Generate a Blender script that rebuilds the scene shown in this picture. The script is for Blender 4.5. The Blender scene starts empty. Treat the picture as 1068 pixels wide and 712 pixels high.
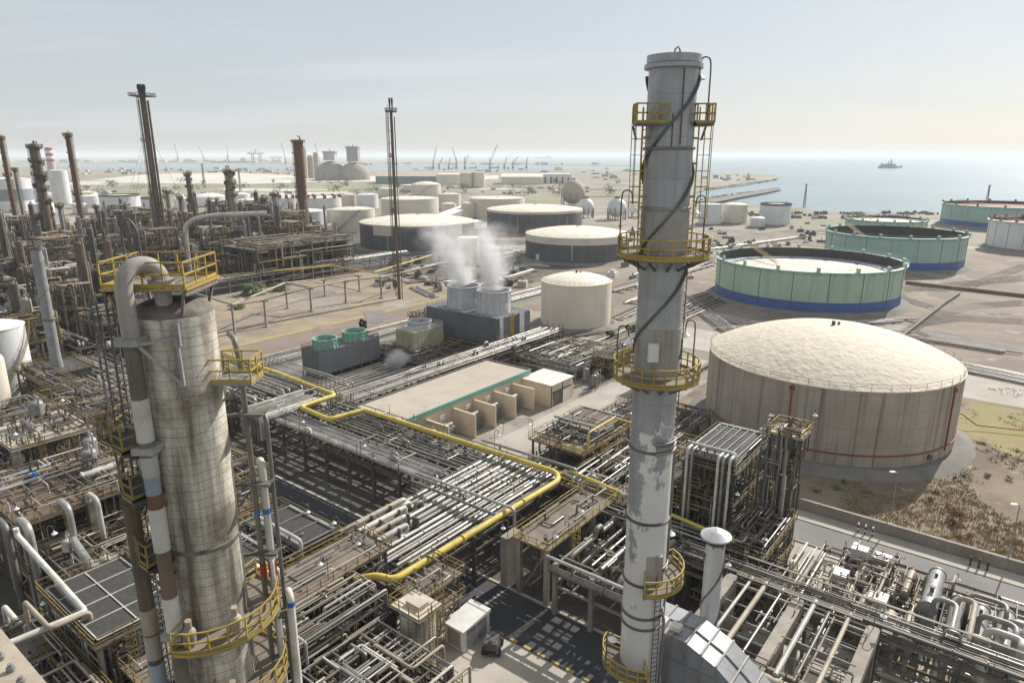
SUN_E, SKY_S, EXPO, HAZE, CLOUD, CLOUD_C, VEIL, VEIL_C = 5.0, .076, .38, .00011, .6, (9.4, 9.4, 9.4), .68, (6.9, 7.25, 7.6)
import bpy, math, random
from mathutils import Vector, Matrix
R = math.radians
rnd = random.Random(7)
SC = bpy.context.scene
COL = SC.collection
CAMH, PITCH, FPX = 50.0, R(15.27), 711.0      # camera height, tilt below the horizon, focal length in photo pixels
GR = R(-38)                                   # the plant's street grid is turned 38 degrees from the view
GS, GC = math.sin(R(38)), math.cos(R(38))

def at(px, py, z=0.0):
    """world point at height z seen in the photo at (px, py)"""
    x, y = (px - 534) / FPX, (356 - py) / FPX
    c, s = math.cos(PITCH), math.sin(PITCH)
    r = (x, c + y * s, -s + y * c)
    t = (z - CAMH) / r[2]
    return Vector((r[0] * t, r[1] * t, z))
def U(px, py, z=0.0):
    p = at(px, py, z)
    return (p.x * GC - p.y * GS, p.x * GS + p.y * GC)
def G(u, v, z=0.0):
    return Vector((u * GC + v * GS, -u * GS + v * GC, z))
def height_at(p, py):
    """height above ground point p that reaches photo row py"""
    y = (356 - py) / FPX
    c, s = math.cos(PITCH), math.sin(PITCH)
    return CAMH + p.y * (-s + y * c) / (c + y * s)

class MB:
    def __init__(self):
        self.v, self.f, self.s, self.mi, self.m = [], [], [], [], 0
    def face(self, ids, smooth=False):
        self.f.append(ids); self.s.append(smooth); self.mi.append(self.m)
    def poly(self, pts, flip=False):
        b = len(self.v); self.v += [tuple(p) for p in pts]
        ids = list(range(b, b + len(pts)))
        self.face(ids[::-1] if flip else ids)
    def hexa(self, p):
        b = len(self.v); self.v += [tuple(q) for q in p]
        for a in ((3, 2, 1, 0), (4, 5, 6, 7), (0, 1, 5, 4), (1, 2, 6, 5), (2, 3, 7, 6), (3, 0, 4, 7)):
            self.face([b + i for i in a])
    def box(self, x0, x1, y0, y1, z0, z1):
        self.hexa([(x0, y0, z0), (x1, y0, z0), (x1, y1, z0), (x0, y1, z0), (x0, y0, z1), (x1, y0, z1), (x1, y1, z1), (x0, y1, z1)])
    def bar(self, p, q, w, h=None):
        p, q = Vector(p), Vector(q); h = h or w
        d = (q - p)
        if d.length < 1e-6: return
        d.normalize()
        up = Vector((0, 0, 1)) if abs(d.z) < .95 else Vector((1, 0, 0))
        a = d.cross(up).normalized() * w / 2
        c = a.cross(d).normalized() * h / 2
        self.hexa([p - a - c, p + a - c, p + a + c, p - a + c, q - a - c, q + a - c, q + a + c, q - a + c])
    def cyl(self, p, q, r, n=12, r2=None, caps=True):
        p, q = Vector(p), Vector(q); r2 = r if r2 is None else r2
        d = (q - p).normalized()
        up = Vector((0, 0, 1)) if abs(d.z) < .95 else Vector((1, 0, 0))
        a = d.cross(up).normalized(); c = a.cross(d)
        b = len(self.v)
        cs = [(math.cos(2 * math.pi * i / n), math.sin(2 * math.pi * i / n)) for i in range(n)]
        lo = [tuple(p + (a * x + c * y) * r) for x, y in cs]
        hi = [tuple(q + (a * x + c * y) * r2) for x, y in cs]
        self.v += lo + hi
        for i in range(n):
            j = (i + 1) % n
            self.face([b + i, b + n + i, b + n + j, b + j], True)
        if caps:
            self.poly(lo); self.poly(hi, True)
    def tube(self, pts, r, n=8, bend=None, caps=True):
        P = [Vector(p) for p in pts]
        if bend:
            Q = [P[0]]
            for i in range(1, len(P) - 1):
                a, b, c = P[i - 1], P[i], P[i + 1]
                d1, d2 = (a - b), (c - b)
                k = min(bend, d1.length * .49, d2.length * .49)
                if k < 1e-4 or d1.angle(d2, 0) > 3.1: Q.append(b); continue
                s, e = b + d1.normalized() * k, b + d2.normalized() * k
                for t in (0, .25, .5, .75, 1):
                    Q.append(s * (1 - t) ** 2 + b * 2 * t * (1 - t) + e * t * t)
            Q.append(P[-1]); P = Q
        m = len(P); b0 = len(self.v); nrm = None
        for i in range(m):
            t = Vector((0, 0, 0))
            if i: t += (P[i] - P[i - 1]).normalized()
            if i < m - 1: t += (P[i + 1] - P[i]).normalized()
            if t.length < 1e-6: t = Vector((0, 0, 1))
            t.normalize()
            if nrm is None:
                up = Vector((0, 0, 1)) if abs(t.z) < .95 else Vector((1, 0, 0))
                nrm = t.cross(up).normalized()
            else:
                nrm = nrm - t * nrm.dot(t)
                if nrm.length < 1e-5: nrm = t.orthogonal()
                nrm.normalize()
            c = nrm.cross(t)
            for k in range(n):
                an = 2 * math.pi * k / n
                self.v.append(tuple(P[i] + (nrm * math.cos(an) + c * math.sin(an)) * r))
        for i in range(m - 1):
            for k in range(n):
                j = (k + 1) % n
                self.face([b0 + i * n + k, b0 + (i + 1) * n + k, b0 + (i + 1) * n + j, b0 + i * n + j], n > 4)
        if caps:
            self.poly(self.v[b0:b0 + n]); self.poly(self.v[b0 + (m - 1) * n:b0 + m * n], True)
    def lathe(self, prof, n=24, c=(0, 0), smooth=True, a0=0, a1=2 * math.pi):
        full = abs(a1 - a0 - 2 * math.pi) < 1e-6
        cols = n if full else n + 1
        for (r0, z0), (r1, z1) in zip(prof, prof[1:]):
            b = len(self.v)
            for r, z in ((r0, z0), (r1, z1)):
                for i in range(cols):
                    a = a0 + (a1 - a0) * i / n
                    self.v.append((c[0] + r * math.cos(a), c[1] + r * math.sin(a), z))
            for i in range(n):
                j = (i + 1) % cols
                self.face([b + i, b + j, b + cols + j, b + cols + i], smooth)
    def dome(self, r, z0, h, n=32, m=6, c=(0, 0)):
        # one shared surface so that the shading is smooth
        b = len(self.v)
        for k in range(m):
            t = k / m
            rr, zz = r * math.cos(t * math.pi / 2), z0 + h * math.sin(t * math.pi / 2)
            for i in range(n):
                a = 2 * math.pi * i / n
                self.v.append((c[0] + rr * math.cos(a), c[1] + rr * math.sin(a), zz))
        self.v.append((c[0], c[1], z0 + h)); top = len(self.v) - 1
        for k in range(m - 1):
            for i in range(n):
                j = (i + 1) % n
                self.face([b + k * n + i, b + k * n + j, b + (k + 1) * n + j, b + (k + 1) * n + i], True)
        for i in range(n):
            self.face([b + (m - 1) * n + i, b + (m - 1) * n + (i + 1) % n, top], True)
    def cap(self, r, z0, h, n=40, m=8, c=(0, 0)):
        """shallow spherical roof"""
        b = len(self.v); RR = (r * r + h * h) / (2 * h)
        for k in range(m):
            rr = r * (1 - k / m)
            zz = z0 + h - RR + math.sqrt(RR * RR - rr * rr)
            for i in range(n):
                a = 2 * math.pi * i / n
                self.v.append((c[0] + rr * math.cos(a), c[1] + rr * math.sin(a), zz))
        self.v.append((c[0], c[1], z0 + h)); top = len(self.v) - 1
        for k in range(m - 1):
            for i in range(n):
                j = (i + 1) % n
                self.face([b + k * n + i, b + k * n + j, b + (k + 1) * n + j, b + (k + 1) * n + i], True)
        for i in range(n):
            self.face([b + (m - 1) * n + i, b + (m - 1) * n + (i + 1) % n, top], True)
    def sphere(self, c, r, n=16, m=10):
        b = len(self.v)
        for k in range(1, m):
            t = math.pi * k / m
            for i in range(n):
                a = 2 * math.pi * i / n
                self.v.append((c[0] + r * math.sin(t) * math.cos(a), c[1] + r * math.sin(t) * math.sin(a), c[2] - r * math.cos(t)))
        lo = len(self.v); self.v.append((c[0], c[1], c[2] - r)); self.v.append((c[0], c[1], c[2] + r))
        for k in range(m - 2):
            for i in range(n):
                j = (i + 1) % n
                self.face([b + k * n + i, b + k * n + j, b + (k + 1) * n + j, b + (k + 1) * n + i], True)
        for i in range(n):
            j = (i + 1) % n
            self.face([lo, b + j, b + i], True)
            self.face([b + (m - 2) * n + i, b + (m - 2) * n + j, lo + 1], True)
    def rail(self, pts, closed=False, h=1.1, r=.03, step=1.5, toe=True):
        P = [Vector(p) for p in pts]
        if closed: P.append(P[0])
        for a, b in zip(P, P[1:]):
            L = (b - a).length
            k = max(1, round(L / step))
            for i in range(k if (closed or b is not P[-1]) else k + 1):
                q = a.lerp(b, i / k)
                self.bar(q, q + Vector((0, 0, h)), r * 2)
            for hh in (h, h * .52):
                o = Vector((0, 0, hh)); self.bar(a + o, b + o, r * 2)
            if toe: o = Vector((0, 0, .08)); self.bar(a + o, b + o, r * .7, .16)
    def ladder(self, p, z0, z1, out=(1, 0), w=.5, cage=True, r=.03):
        """straight ladder at p=(x, y); out is the unit direction the climber stands on"""
        ox, oy = out; tx, ty = -oy, ox
        for s in (-1, 1):
            x, y = p[0] + tx * s * w / 2, p[1] + ty * s * w / 2
            self.bar((x, y, z0), (x, y, z1 + 1), r * 2)
        z = z0 + .3
        while z < z1:
            self.bar((p[0] - tx * w / 2, p[1] - ty * w / 2, z), (p[0] + tx * w / 2, p[1] + ty * w / 2, z), r * 1.4); z += .4
        if cage:
            pr = [(.0, -.38), (.35, -.4), (.7, -.25), (.8, 0), (.7, .25), (.35, .4), (0, .38)]
            pr = [(p[0] + ox * a + tx * b, p[1] + oy * a + ty * b) for a, b in pr]
            z = z0 + 2.2
            while z < z1 + 1:
                for a, b in zip(pr, pr[1:]): self.bar((a[0], a[1], z), (b[0], b[1], z), r * 1.2)
                z += .95
            for a in pr[1:-1]: self.bar((a[0], a[1], z0 + 2.2), (a[0], a[1], z1 + 1), r * 1.1)
    def build(self, name, mats, parent=None, loc=None, rz=0.0):
        me = bpy.data.meshes.new(name)
        me.from_pydata(self.v, [], self.f)
        me.polygons.foreach_set('use_smooth', self.s)
        if not isinstance(mats, (list, tuple)): mats = [mats]
        for m in mats: me.materials.append(m)
        if len(mats) > 1: me.polygons.foreach_set('material_index', self.mi)
        o = bpy.data.objects.new(name, me); COL.objects.link(o)
        if parent is not None: o.parent = parent
        if loc is not None: o.location = loc
        o.rotation_euler[2] = rz
        return o

def tag(o, label=None, cat=None, group=None, kind=None):
    if label: o['label'] = label
    if cat: o['category'] = cat
    if group: o['group'] = group
    if kind: o['kind'] = kind
    return o
def thing(name, label, cat, loc=(0, 0, 0), rz=0.0, group=None):
    o = bpy.data.objects.new(name, None); COL.objects.link(o)
    o.location = loc; o.rotation_euler[2] = rz; o.empty_display_size = .3
    return tag(o, label, cat, group)
def copy_thing(src, loc, rz=None, label=None, group=None, scale=None):
    def rec(o, parent):
        c = o.copy(); COL.objects.link(c)
        if parent is not None: c.parent = parent
        for ch in KIDS.get(o.name, ()): rec(ch, c)
        return c
    if src.name not in DONE:
        for o in SC.objects:
            if o.parent: KIDS.setdefault(o.parent.name, []); (o in KIDS[o.parent.name]) or KIDS[o.parent.name].append(o)
        DONE.add(src.name)
    r = rec(src, None); r.location = loc
    if rz is not None: r.rotation_euler[2] = rz
    if label: r['label'] = label
    if group: r['group'] = group
    if scale: r.scale = scale
    return r
KIDS, DONE = {}, set()
# ---------------------------------------------------------------- materials
def nn(nt, typ, **kw):
    n = nt.nodes.new(typ)
    for k, v in kw.items():
        if k in n.inputs: n.inputs[k].default_value = v
        else: setattr(n, k, v)
    return n
def mixc(nt, fac, a, b, blend='MIX'):
    m = nt.nodes.new('ShaderNodeMix'); m.data_type = 'RGBA'; m.blend_type = blend
    for sock, v in ((0, fac), (6, a), (7, b)):
        if hasattr(v, 'links') or isinstance(v, bpy.types.NodeSocket): nt.links.new(v, m.inputs[sock])
        else: m.inputs[sock].default_value = v if sock == 0 else (*v, 1)[:4]
    return m.outputs[2]
def ramp(nt, src, a, b):
    m = nt.nodes.new('ShaderNodeMapRange'); m.inputs[1].default_value = a; m.inputs[2].default_value = b
    m.clamp = True; nt.links.new(src, m.inputs[0]); return m.outputs[0]
def mul(nt, a, k):
    m = nt.nodes.new('ShaderNodeMath'); m.operation = 'MULTIPLY'; nt.links.new(a, m.inputs[0])
    if isinstance(k, (int, float)): m.inputs[1].default_value = k
    else: nt.links.new(k, m.inputs[1])
    return m.outputs[0]
def noise(nt, vec, scale, detail=5, rough=.6, sc=None):
    if sc:
        mp = nt.nodes.new('ShaderNodeMapping'); mp.inputs['Scale'].default_value = sc
        nt.links.new(vec, mp.inputs[0]); vec = mp.outputs[0]
    n = nn(nt, 'ShaderNodeTexNoise', Scale=scale, Detail=detail, Roughness=rough)
    nt.links.new(vec, n.inputs['Vector']); return n.outputs[0]
def pmat(name, col, col2=None, rough=.6, metal=0.0, scale=.6, lo=.42, hi=.62, amt=.7, streak=None, samt=.6, sscale=(1.6, 1.6, .07),
         slo=(.5, .68), rand=.0, grain=.12, gscale=9.0, bump=0.0, bscale=12.0, rust=None, rlo=.6, rhi=.66, rscale=.9, bands=None, obj=False):
    m = bpy.data.materials.new(name); m.use_nodes = True; nt = m.node_tree
    b = nt.nodes['Principled BSDF']
    tc = nt.nodes.new('ShaderNodeTexCoord') if obj else nt.nodes.new('ShaderNodeNewGeometry')
    vec = tc.outputs['Object'] if obj else tc.outputs['Position']
    c = None
    src = col
    if col2 is not None:
        f = mul(nt, ramp(nt, noise(nt, vec, scale), lo, hi), amt); src = mixc(nt, f, src, col2)
    if bands:                                      # (period m, width, colour, amount): horizontal seams of cladding strips
        sep = nt.nodes.new('ShaderNodeSeparateXYZ'); nt.links.new(vec, sep.inputs[0])
        mo = nt.nodes.new('ShaderNodeMath'); mo.operation = 'MODULO'; mo.inputs[1].default_value = bands[0]
        ad = nt.nodes.new('ShaderNodeMath'); ad.operation = 'ADD'; ad.inputs[1].default_value = 500
        wob = mul(nt, noise(nt, vec, .8, 3, .5), .35); nt.links.new(sep.outputs[2], ad.inputs[0]); ad2 = nt.nodes.new('ShaderNodeMath'); nt.links.new(ad.outputs[0], ad2.inputs[0]); nt.links.new(wob, ad2.inputs[1]); nt.links.new(ad2.outputs[0], mo.inputs[0])
        f = ramp(nt, mo.outputs[0], bands[1], bands[1] * .4); src = mixc(nt, mul(nt, f, bands[3]), src, bands[2])
    if streak is not None:
        f = mul(nt, ramp(nt, noise(nt, vec, 1.0, 6, .65, sscale), *slo), samt); src = mixc(nt, f, src, streak)
    if rust is not None:
        f = ramp(nt, noise(nt, vec, rscale, 8, .72), rlo, rhi); src = mixc(nt, f, src, rust)
    if grain:
        g = ramp(nt, noise(nt, vec, gscale, 4, .7), .3, .7)
        k = nt.nodes.new('ShaderNodeMapRange'); k.inputs[3].default_value = 1 - grain; k.inputs[4].default_value = 1 + grain
        nt.links.new(g, k.inputs[0])
        src = mixc(nt, 1.0, src, k.outputs[0], 'MULTIPLY')
    if rand:
        oi = nt.nodes.new('ShaderNodeObjectInfo')
        k = nt.nodes.new('ShaderNodeMapRange'); k.inputs[3].default_value = 1 - rand; k.inputs[4].default_value = 1 + rand * .6
        nt.links.new(oi.outputs['Random'], k.inputs[0]); src = mixc(nt, 1.0, src, k.outputs[0], 'MULTIPLY')
    if isinstance(src, tuple): b.inputs['Base Color'].default_value = (*src, 1)
    else: nt.links.new(src, b.inputs['Base Color'])
    b.inputs['Roughness'].default_value = rough; b.inputs['Metallic'].default_value = metal
    b.inputs['Specular IOR Level'].default_value = .35
    if bump:
        bp = nt.nodes.new('ShaderNodeBump'); bp.inputs['Strength'].default_value = .6; bp.inputs['Distance'].default_value = bump
        nt.links.new(noise(nt, vec, bscale, 4, .6), bp.inputs['Height']); nt.links.new(bp.outputs[0], b.inputs['Normal'])
    return m
M = {}
def dm(key, *a, **k): M[key] = pmat(key, *a, **k)
dm('silver', (.41, .395, .37), (.235, .215, .185), rough=.42, metal=.45, scale=.45, rand=.45, rust=(.16, .11, .07), rlo=.6, rhi=.7, rscale=.9)
dm('pipe_grey', (.25, .235, .21), (.15, .132, .11), rough=.5, metal=.25, rand=.35, rust=(.19, .12, .07), rlo=.62, rhi=.7)
dm('pipe_white', (.55, .53, .48), (.36, .34, .30), rough=.5, rand=.35, rust=(.25, .17, .1), rlo=.68, rhi=.74)
dm('pipe_beige', (.36, .31, .235), (.24, .20, .15), rough=.6, rand=.2)
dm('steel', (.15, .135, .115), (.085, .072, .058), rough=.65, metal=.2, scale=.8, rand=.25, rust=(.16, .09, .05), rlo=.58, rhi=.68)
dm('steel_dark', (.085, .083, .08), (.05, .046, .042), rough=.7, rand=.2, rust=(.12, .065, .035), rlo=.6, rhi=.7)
dm('steel_pale', (.30, .295, .285), (.20, .195, .185), rough=.55, metal=.2, rand=.15)
dm('rusty', (.17, .085, .05), (.09, .06, .045), rough=.85, scale=.5, streak=(.26, .15, .09), samt=.5, rand=.15)
dm('rust_brown', (.15, .105, .075), (.09, .075, .06), rough=.85, scale=.4, streak=(.27, .22, .17), samt=.5, rand=.15)
dm('yellow', (.40, .285, .065), (.27, .19, .055), rough=.55, rust=(.22, .13, .05), rlo=.62, rhi=.7, rscale=1.5)
dm('yellow_pipe', (.60, .46, .10), (.46, .35, .095), rough=.55, streak=(.30, .23, .09), samt=.6, sscale=(.35, .35, .35), rust=(.26, .18, .08), rlo=.6, rhi=.7, rscale=1.1)
dm('yellow_dull', (.25, .18, .055), (.15, .11, .05), rough=.65, rust=(.15, .09, .05), rlo=.52, rhi=.65, rscale=1.5)
dm('deck', (.21, .175, .14), (.125, .10, .08), rough=.85, scale=.7, rust=(.17, .11, .07), rlo=.6, rhi=.7, rand=.2)
dm('deck_pale', (.50, .45, .37), (.36, .31, .24), rough=.85, scale=.5, rand=.1)
dm('grating', (.07, .068, .065), (.042, .04, .037), rough=.75, scale=1.2, rand=.2)
dm('concrete', (.32, .29, .245), (.20, .178, .148), rough=.9, scale=.35, streak=(.2, .17, .14), samt=.5, rand=.1)
dm('concrete_light', (.44, .40, .335), (.31, .28, .23), rough=.9, scale=.3, rand=.05)
dm('red', (.30, .045, .03), (.2, .05, .035), rough=.5)
dm('blue', (.05, .15, .42), (.05, .11, .3), rough=.45, amt=.5)
dm('white', (.66, .65, .62), (.58, .56, .52), rough=.45, scale=.8, rand=.08)
dm('black', (.03, .03, .032), rough=.6)
dm('glass', (.04, .05, .06), rough=.1)
dm('lamp', (.78, .78, .76), rough=.35)
def chimney_mat():
    """grey steel above, white paint peeling off in ragged patches below 35.5 m"""
    m = pmat('chimney_steel', (.37, .375, .39), (.29, .295, .30), rough=.42, metal=.35, scale=.5, streak=(.20, .195, .19), samt=.45, sscale=(1.3, 1.3, .06), grain=.07, rust=(.24, .17, .12), rlo=.68, rhi=.76, rscale=.8, bands=(2.45, .05, (.16, .16, .165), .55))
    nt = m.node_tree; b = nt.nodes['Principled BSDF']
    src = b.inputs['Base Color'].links[0].from_socket
    g = nt.nodes.new('ShaderNodeNewGeometry'); sep = nt.nodes.new('ShaderNodeSeparateXYZ'); nt.links.new(g.outputs['Position'], sep.inputs[0])
    below = ramp(nt, sep.outputs[2], 33.6, 32.8)
    n = noise(nt, g.outputs['Position'], 1.0, 9, .68, (.42, .42, .21))
    ad = nt.nodes.new('ShaderNodeMath'); ad.operation = 'MULTIPLY_ADD'; ad.inputs[1].default_value = .012; nt.links.new(sep.outputs[2], ad.inputs[0]); nt.links.new(n, ad.inputs[2])
    f = mul(nt, ramp(nt, ad.outputs[0], .84, .87), -1)
    inv = nt.nodes.new('ShaderNodeMath'); inv.operation = 'ADD'; inv.inputs[1].default_value = 1; nt.links.new(f, inv.inputs[0])
    nt.links.new(mixc(nt, mul(nt, inv.outputs[0], below), src, (.72, .71, .69)), b.inputs['Base Color'])
    return m
M['chimney'] = chimney_mat()
dm('collar_tan', (.32, .30, .27), (.26, .24, .215), rough=.6, streak=(.2, .12, .07), samt=.6)
dm('strake', (.13, .13, .135), (.09, .09, .09), rough=.55, metal=.2)
dm('vent_metal', (.56, .56, .55), (.47, .47, .46), rough=.42, metal=.3)
dm('duct', (.28, .285, .295), (.21, .21, .21), rough=.5, metal=.2, streak=(.34, .32, .3), samt=.4)
dm('insul', (.62, .58, .49), (.22, .185, .13), rough=.6, metal=.1, scale=.45, lo=.47, hi=.64, amt=.85, streak=(.085, .07, .05), samt=.92, sscale=(.62, .62, .045), slo=(.44, .6), bands=(.46, .045, (.15, .125, .095), .7), bump=.04, bscale=2.5, rust=(.30, .17, .09), rlo=.66, rhi=.76, rscale=.5)
dm('insul_dark', (.16, .145, .12), (.09, .08, .065), rough=.7, scale=.3, streak=(.05, .045, .035), samt=.7)
dm('tank_cream', (.66, .61, .51), (.58, .53, .43), rough=.55, scale=.12, streak=(.45, .40, .32), samt=.3, sscale=(.5, .5, .03), rand=.04)
dm('tank_white', (.66, .665, .66), (.56, .56, .54), rough=.5, scale=.12, streak=(.5, .48, .45), samt=.25, sscale=(.5, .5, .03), rand=.04)
dm('tank_white_roof', (.72, .71, .67), (.58, .56, .51), rough=.6, scale=.2, rust=(.42, .37, .3), rlo=.64, rhi=.74, rscale=.3)
dm('tank_cream_roof', (.70, .65, .54), (.56, .51, .41), rough=.65, scale=.22, lo=.4, hi=.66, amt=.8, rust=(.45, .38, .28), rlo=.62, rhi=.72, rscale=.3)
dm('tank_dark', (.125, .125, .135), (.10, .098, .10), rough=.6, metal=.2, scale=.1, streak=(.17, .165, .165), samt=.8, sscale=(.9, .9, .02))
dm('tank_old', (.41, .36, .295), (.31, .265, .215), rough=.75, scale=.1, streak=(.165, .12, .09), samt=.9, sscale=(1.1, 1.1, .024), bands=(2.9, .1, (.2, .16, .13), .6), rust=(.20, .11, .06), rlo=.66, rhi=.76, rscale=.5)
dm('tank_old_roof', (.62, .55, .43), (.48, .42, .32), rough=.75, scale=.5, lo=.35, hi=.7, bump=.45, bscale=.8, rust=(.36, .30, .22), rlo=.6, rhi=.72, rscale=.8)
dm('tank_green', (.39, .52, .40), (.33, .45, .345), rough=.55, scale=.08, streak=(.19, .26, .19), samt=.6, sscale=(.5, .5, .03))
dm('tank_green_blue', (.31, .47, .415), (.27, .40, .36), rough=.5, scale=.08, streak=(.18, .27, .24), samt=.35, sscale=(.5, .5, .03))
dm('tank_blue', (.06, .125, .34), (.05, .10, .27), rough=.45, scale=.15)
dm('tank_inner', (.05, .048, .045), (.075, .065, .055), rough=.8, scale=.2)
dm('tank_float', (.62, .58, .50), (.42, .36, .28), rough=.7, scale=.12, amt=.8)
dm('tank_float_red', (.24, .085, .06), (.17, .07, .05), rough=.8, scale=.15)
dm('ct_grey', (.135, .14, .15), (.10, .105, .11), rough=.65, scale=.2, streak=(.19, .19, .19), samt=.4)
dm('ct_light', (.52, .525, .53), (.42, .42, .425), rough=.55, scale=.4)
dm('ct_green', (.24, .45, .35), (.20, .36, .28), rough=.5, scale=.6, streak=(.12, .25, .19), samt=.4)
dm('ct_olive', (.42, .40, .26), (.31, .29, .19), rough=.7, scale=.3, streak=(.17, .15, .1), samt=.6)
dm('sub_wall', (.66, .55, .40), (.57, .47, .34), rough=.85, scale=.4, streak=(.5, .40, .29), samt=.4)
dm('sub_roof', (.42, .365, .295), (.36, .31, .245), rough=.9, scale=.2, grain=.05, rust=(.28, .24, .19), rlo=.58, rhi=.68, rscale=.16)
dm('trim_green', (.16, .36, .29), (.24, .33, .27), rough=.6, scale=.8, amt=.5)
dm('roof_white', (.66, .64, .58), (.52, .49, .43), rough=.7, scale=.5)
dm('asphalt', (.060, .060, .064), (.045, .045, .047), rough=.9, scale=.12, rust=(.085, .08, .076), rlo=.56, rhi=.66, rscale=.25)
dm('asphalt_grey', (.20, .19, .18), (.155, .15, .14), rough=.9, scale=.15, rust=(.26, .245, .22), rlo=.58, rhi=.68, rscale=.2)
dm('road_brown', (.225, .175, .14), (.19, .15, .12), rough=.95, scale=.07, rust=(.27, .22, .17), rlo=.58, rhi=.66, rscale=.12)
dm('concrete_road', (.40, .36, .305), (.31, .28, .235), rough=.92, scale=.14, rust=(.25, .225, .19), rlo=.62, rhi=.72, rscale=.35)
dm('yard', (.31, .28, .235), (.19, .17, .145), rough=.95, scale=.14, rust=(.1, .09, .075), rlo=.55, rhi=.68, rscale=.5)
dm('yard_dark', (.11, .10, .086), (.06, .054, .047), rough=.95, scale=.15, rust=(.22, .195, .16), rlo=.56, rhi=.68, rscale=.3)
dm('bund', (.215, .20, .18), (.15, .14, .125), rough=.95, scale=.2, grain=.1)
dm('sand_lot', (.31, .25, .175), (.215, .175, .125), rough=.95, scale=.09, lo=.4, hi=.6, amt=.9, rust=(.29, .255, .11), rlo=.56, rhi=.66, rscale=.1, grain=.2, gscale=1.5)
dm('dirt', (.25, .205, .16), (.165, .13, .10), rough=.95, scale=.06, rust=(.36, .30, .235), rlo=.57, rhi=.68, rscale=.1, bump=.1, bscale=1.2)
dm('scrub', (.235, .185, .13), (.15, .11, .075), rough=.95, scale=.09, amt=.9, rust=(.34, .285, .22), rlo=.58, rhi=.68, rscale=.16, bump=.15, bscale=2)
dm('grass_far', (.22, .225, .13), (.31, .285, .19), rough=.95, scale=.012, rust=(.12, .14, .08), rlo=.58, rhi=.66, rscale=.03)
dm('salt_flat', (.58, .55, .49), (.44, .41, .35), rough=.95, scale=.01)
dm('paint_white', (.78, .77, .74), (.5, .49, .47), rough=.7, scale=2, lo=.5, hi=.6)
dm('rock', (.19, .18, .165), (.12, .115, .105), rough=.95, scale=.1)
dm('city', (.42, .40, .38), (.33, .32, .31), rough=.9, scale=.01, rand=.3)
dm('city_blue', (.27, .31, .36), (.22, .25, .3), rough=.7, scale=.02, rand=.2)
dm('far_steel', (.15, .17, .2), rough=.7, rand=.2)
dm('leaf', (.055, .085, .03), (.09, .11, .045), rough=.8, scale=1.5)
dm('leaf_dry', (.25, .13, .075), (.19, .115, .065), rough=.9, scale=1.2)
dm('leaf_palm', (.085, .115, .045), (.14, .135, .06), rough=.75, scale=1.2)
dm('grass_dry', (.36, .27, .14), (.27, .23, .09), rough=.9, scale=.3)
dm('bark', (.12, .09, .065), rough=.95)
dm('coal_black', (.035, .03, .028), rough=.8)
def land_mat():
    m = pmat('land', (.27, .235, .19), (.185, .16, .13), rough=.95, scale=.02, rust=(.37, .335, .28), rlo=.55, rhi=.66, rscale=.035, grain=.14, gscale=1.2)
    nt = m.node_tree; b = nt.nodes['Principled BSDF']; src = b.inputs['Base Color'].links[0].from_socket
    g = nt.nodes.new('ShaderNodeNewGeometry')
    f = mul(nt, ramp(nt, noise(nt, g.outputs['Position'], .006, 6, .6), .5, .58), .75)
    src = mixc(nt, f, src, (.20, .205, .125))
    f = mul(nt, ramp(nt, noise(nt, g.outputs['Position'], .011, 5, .6, (1, 2.2, 1)), .56, .64), .7)
    src = mixc(nt, f, src, (.47, .44, .385))
    nt.links.new(src, b.inputs['Base Color']); return m
M['land'] = land_mat()
def sea_mat():
    m = bpy.data.materials.new('sea_water'); m.use_nodes = True; nt = m.node_tree; b = nt.nodes['Principled BSDF']
    b.inputs['Base Color'].default_value = (.16, .24, .27, 1); b.inputs['Roughness'].default_value = .22; b.inputs['IOR'].default_value = 1.33
    g = nt.nodes.new('ShaderNodeNewGeometry')
    bp = nt.nodes.new('ShaderNodeBump'); bp.inputs['Strength'].default_value = .55; bp.inputs['Distance'].default_value = 1.2
    n1 = noise(nt, g.outputs['Position'], .09, 6, .62, (1, .6, 1))
    nt.links.new(n1, bp.inputs['Height']); nt.links.new(bp.outputs[0], b.inputs['Normal'])
    n2 = ramp(nt, noise(nt, g.outputs['Position'], .0016, 4, .6, (.5, 1.6, 1)), .4, .65)
    nt.links.new(mixc(nt, n2, (.12, .20, .235), (.18, .255, .28)), b.inputs['Base Color'])
    return m
M['sea'] = sea_mat()

dm('grass_green', (.27, .225, .11), (.235, .215, .08), rough=.95, scale=.12, lo=.4, hi=.55, amt=.9, rust=(.27, .185, .12), rlo=.5, rhi=.6, rscale=.2, bump=.15, bscale=3)
dm('fin_dark', (.055, .053, .05), (.035, .033, .03), rough=.8, scale=2)
dm('stain', (.125, .11, .093), (.09, .08, .07), rough=.95, scale=.12, grain=.2)
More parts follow.
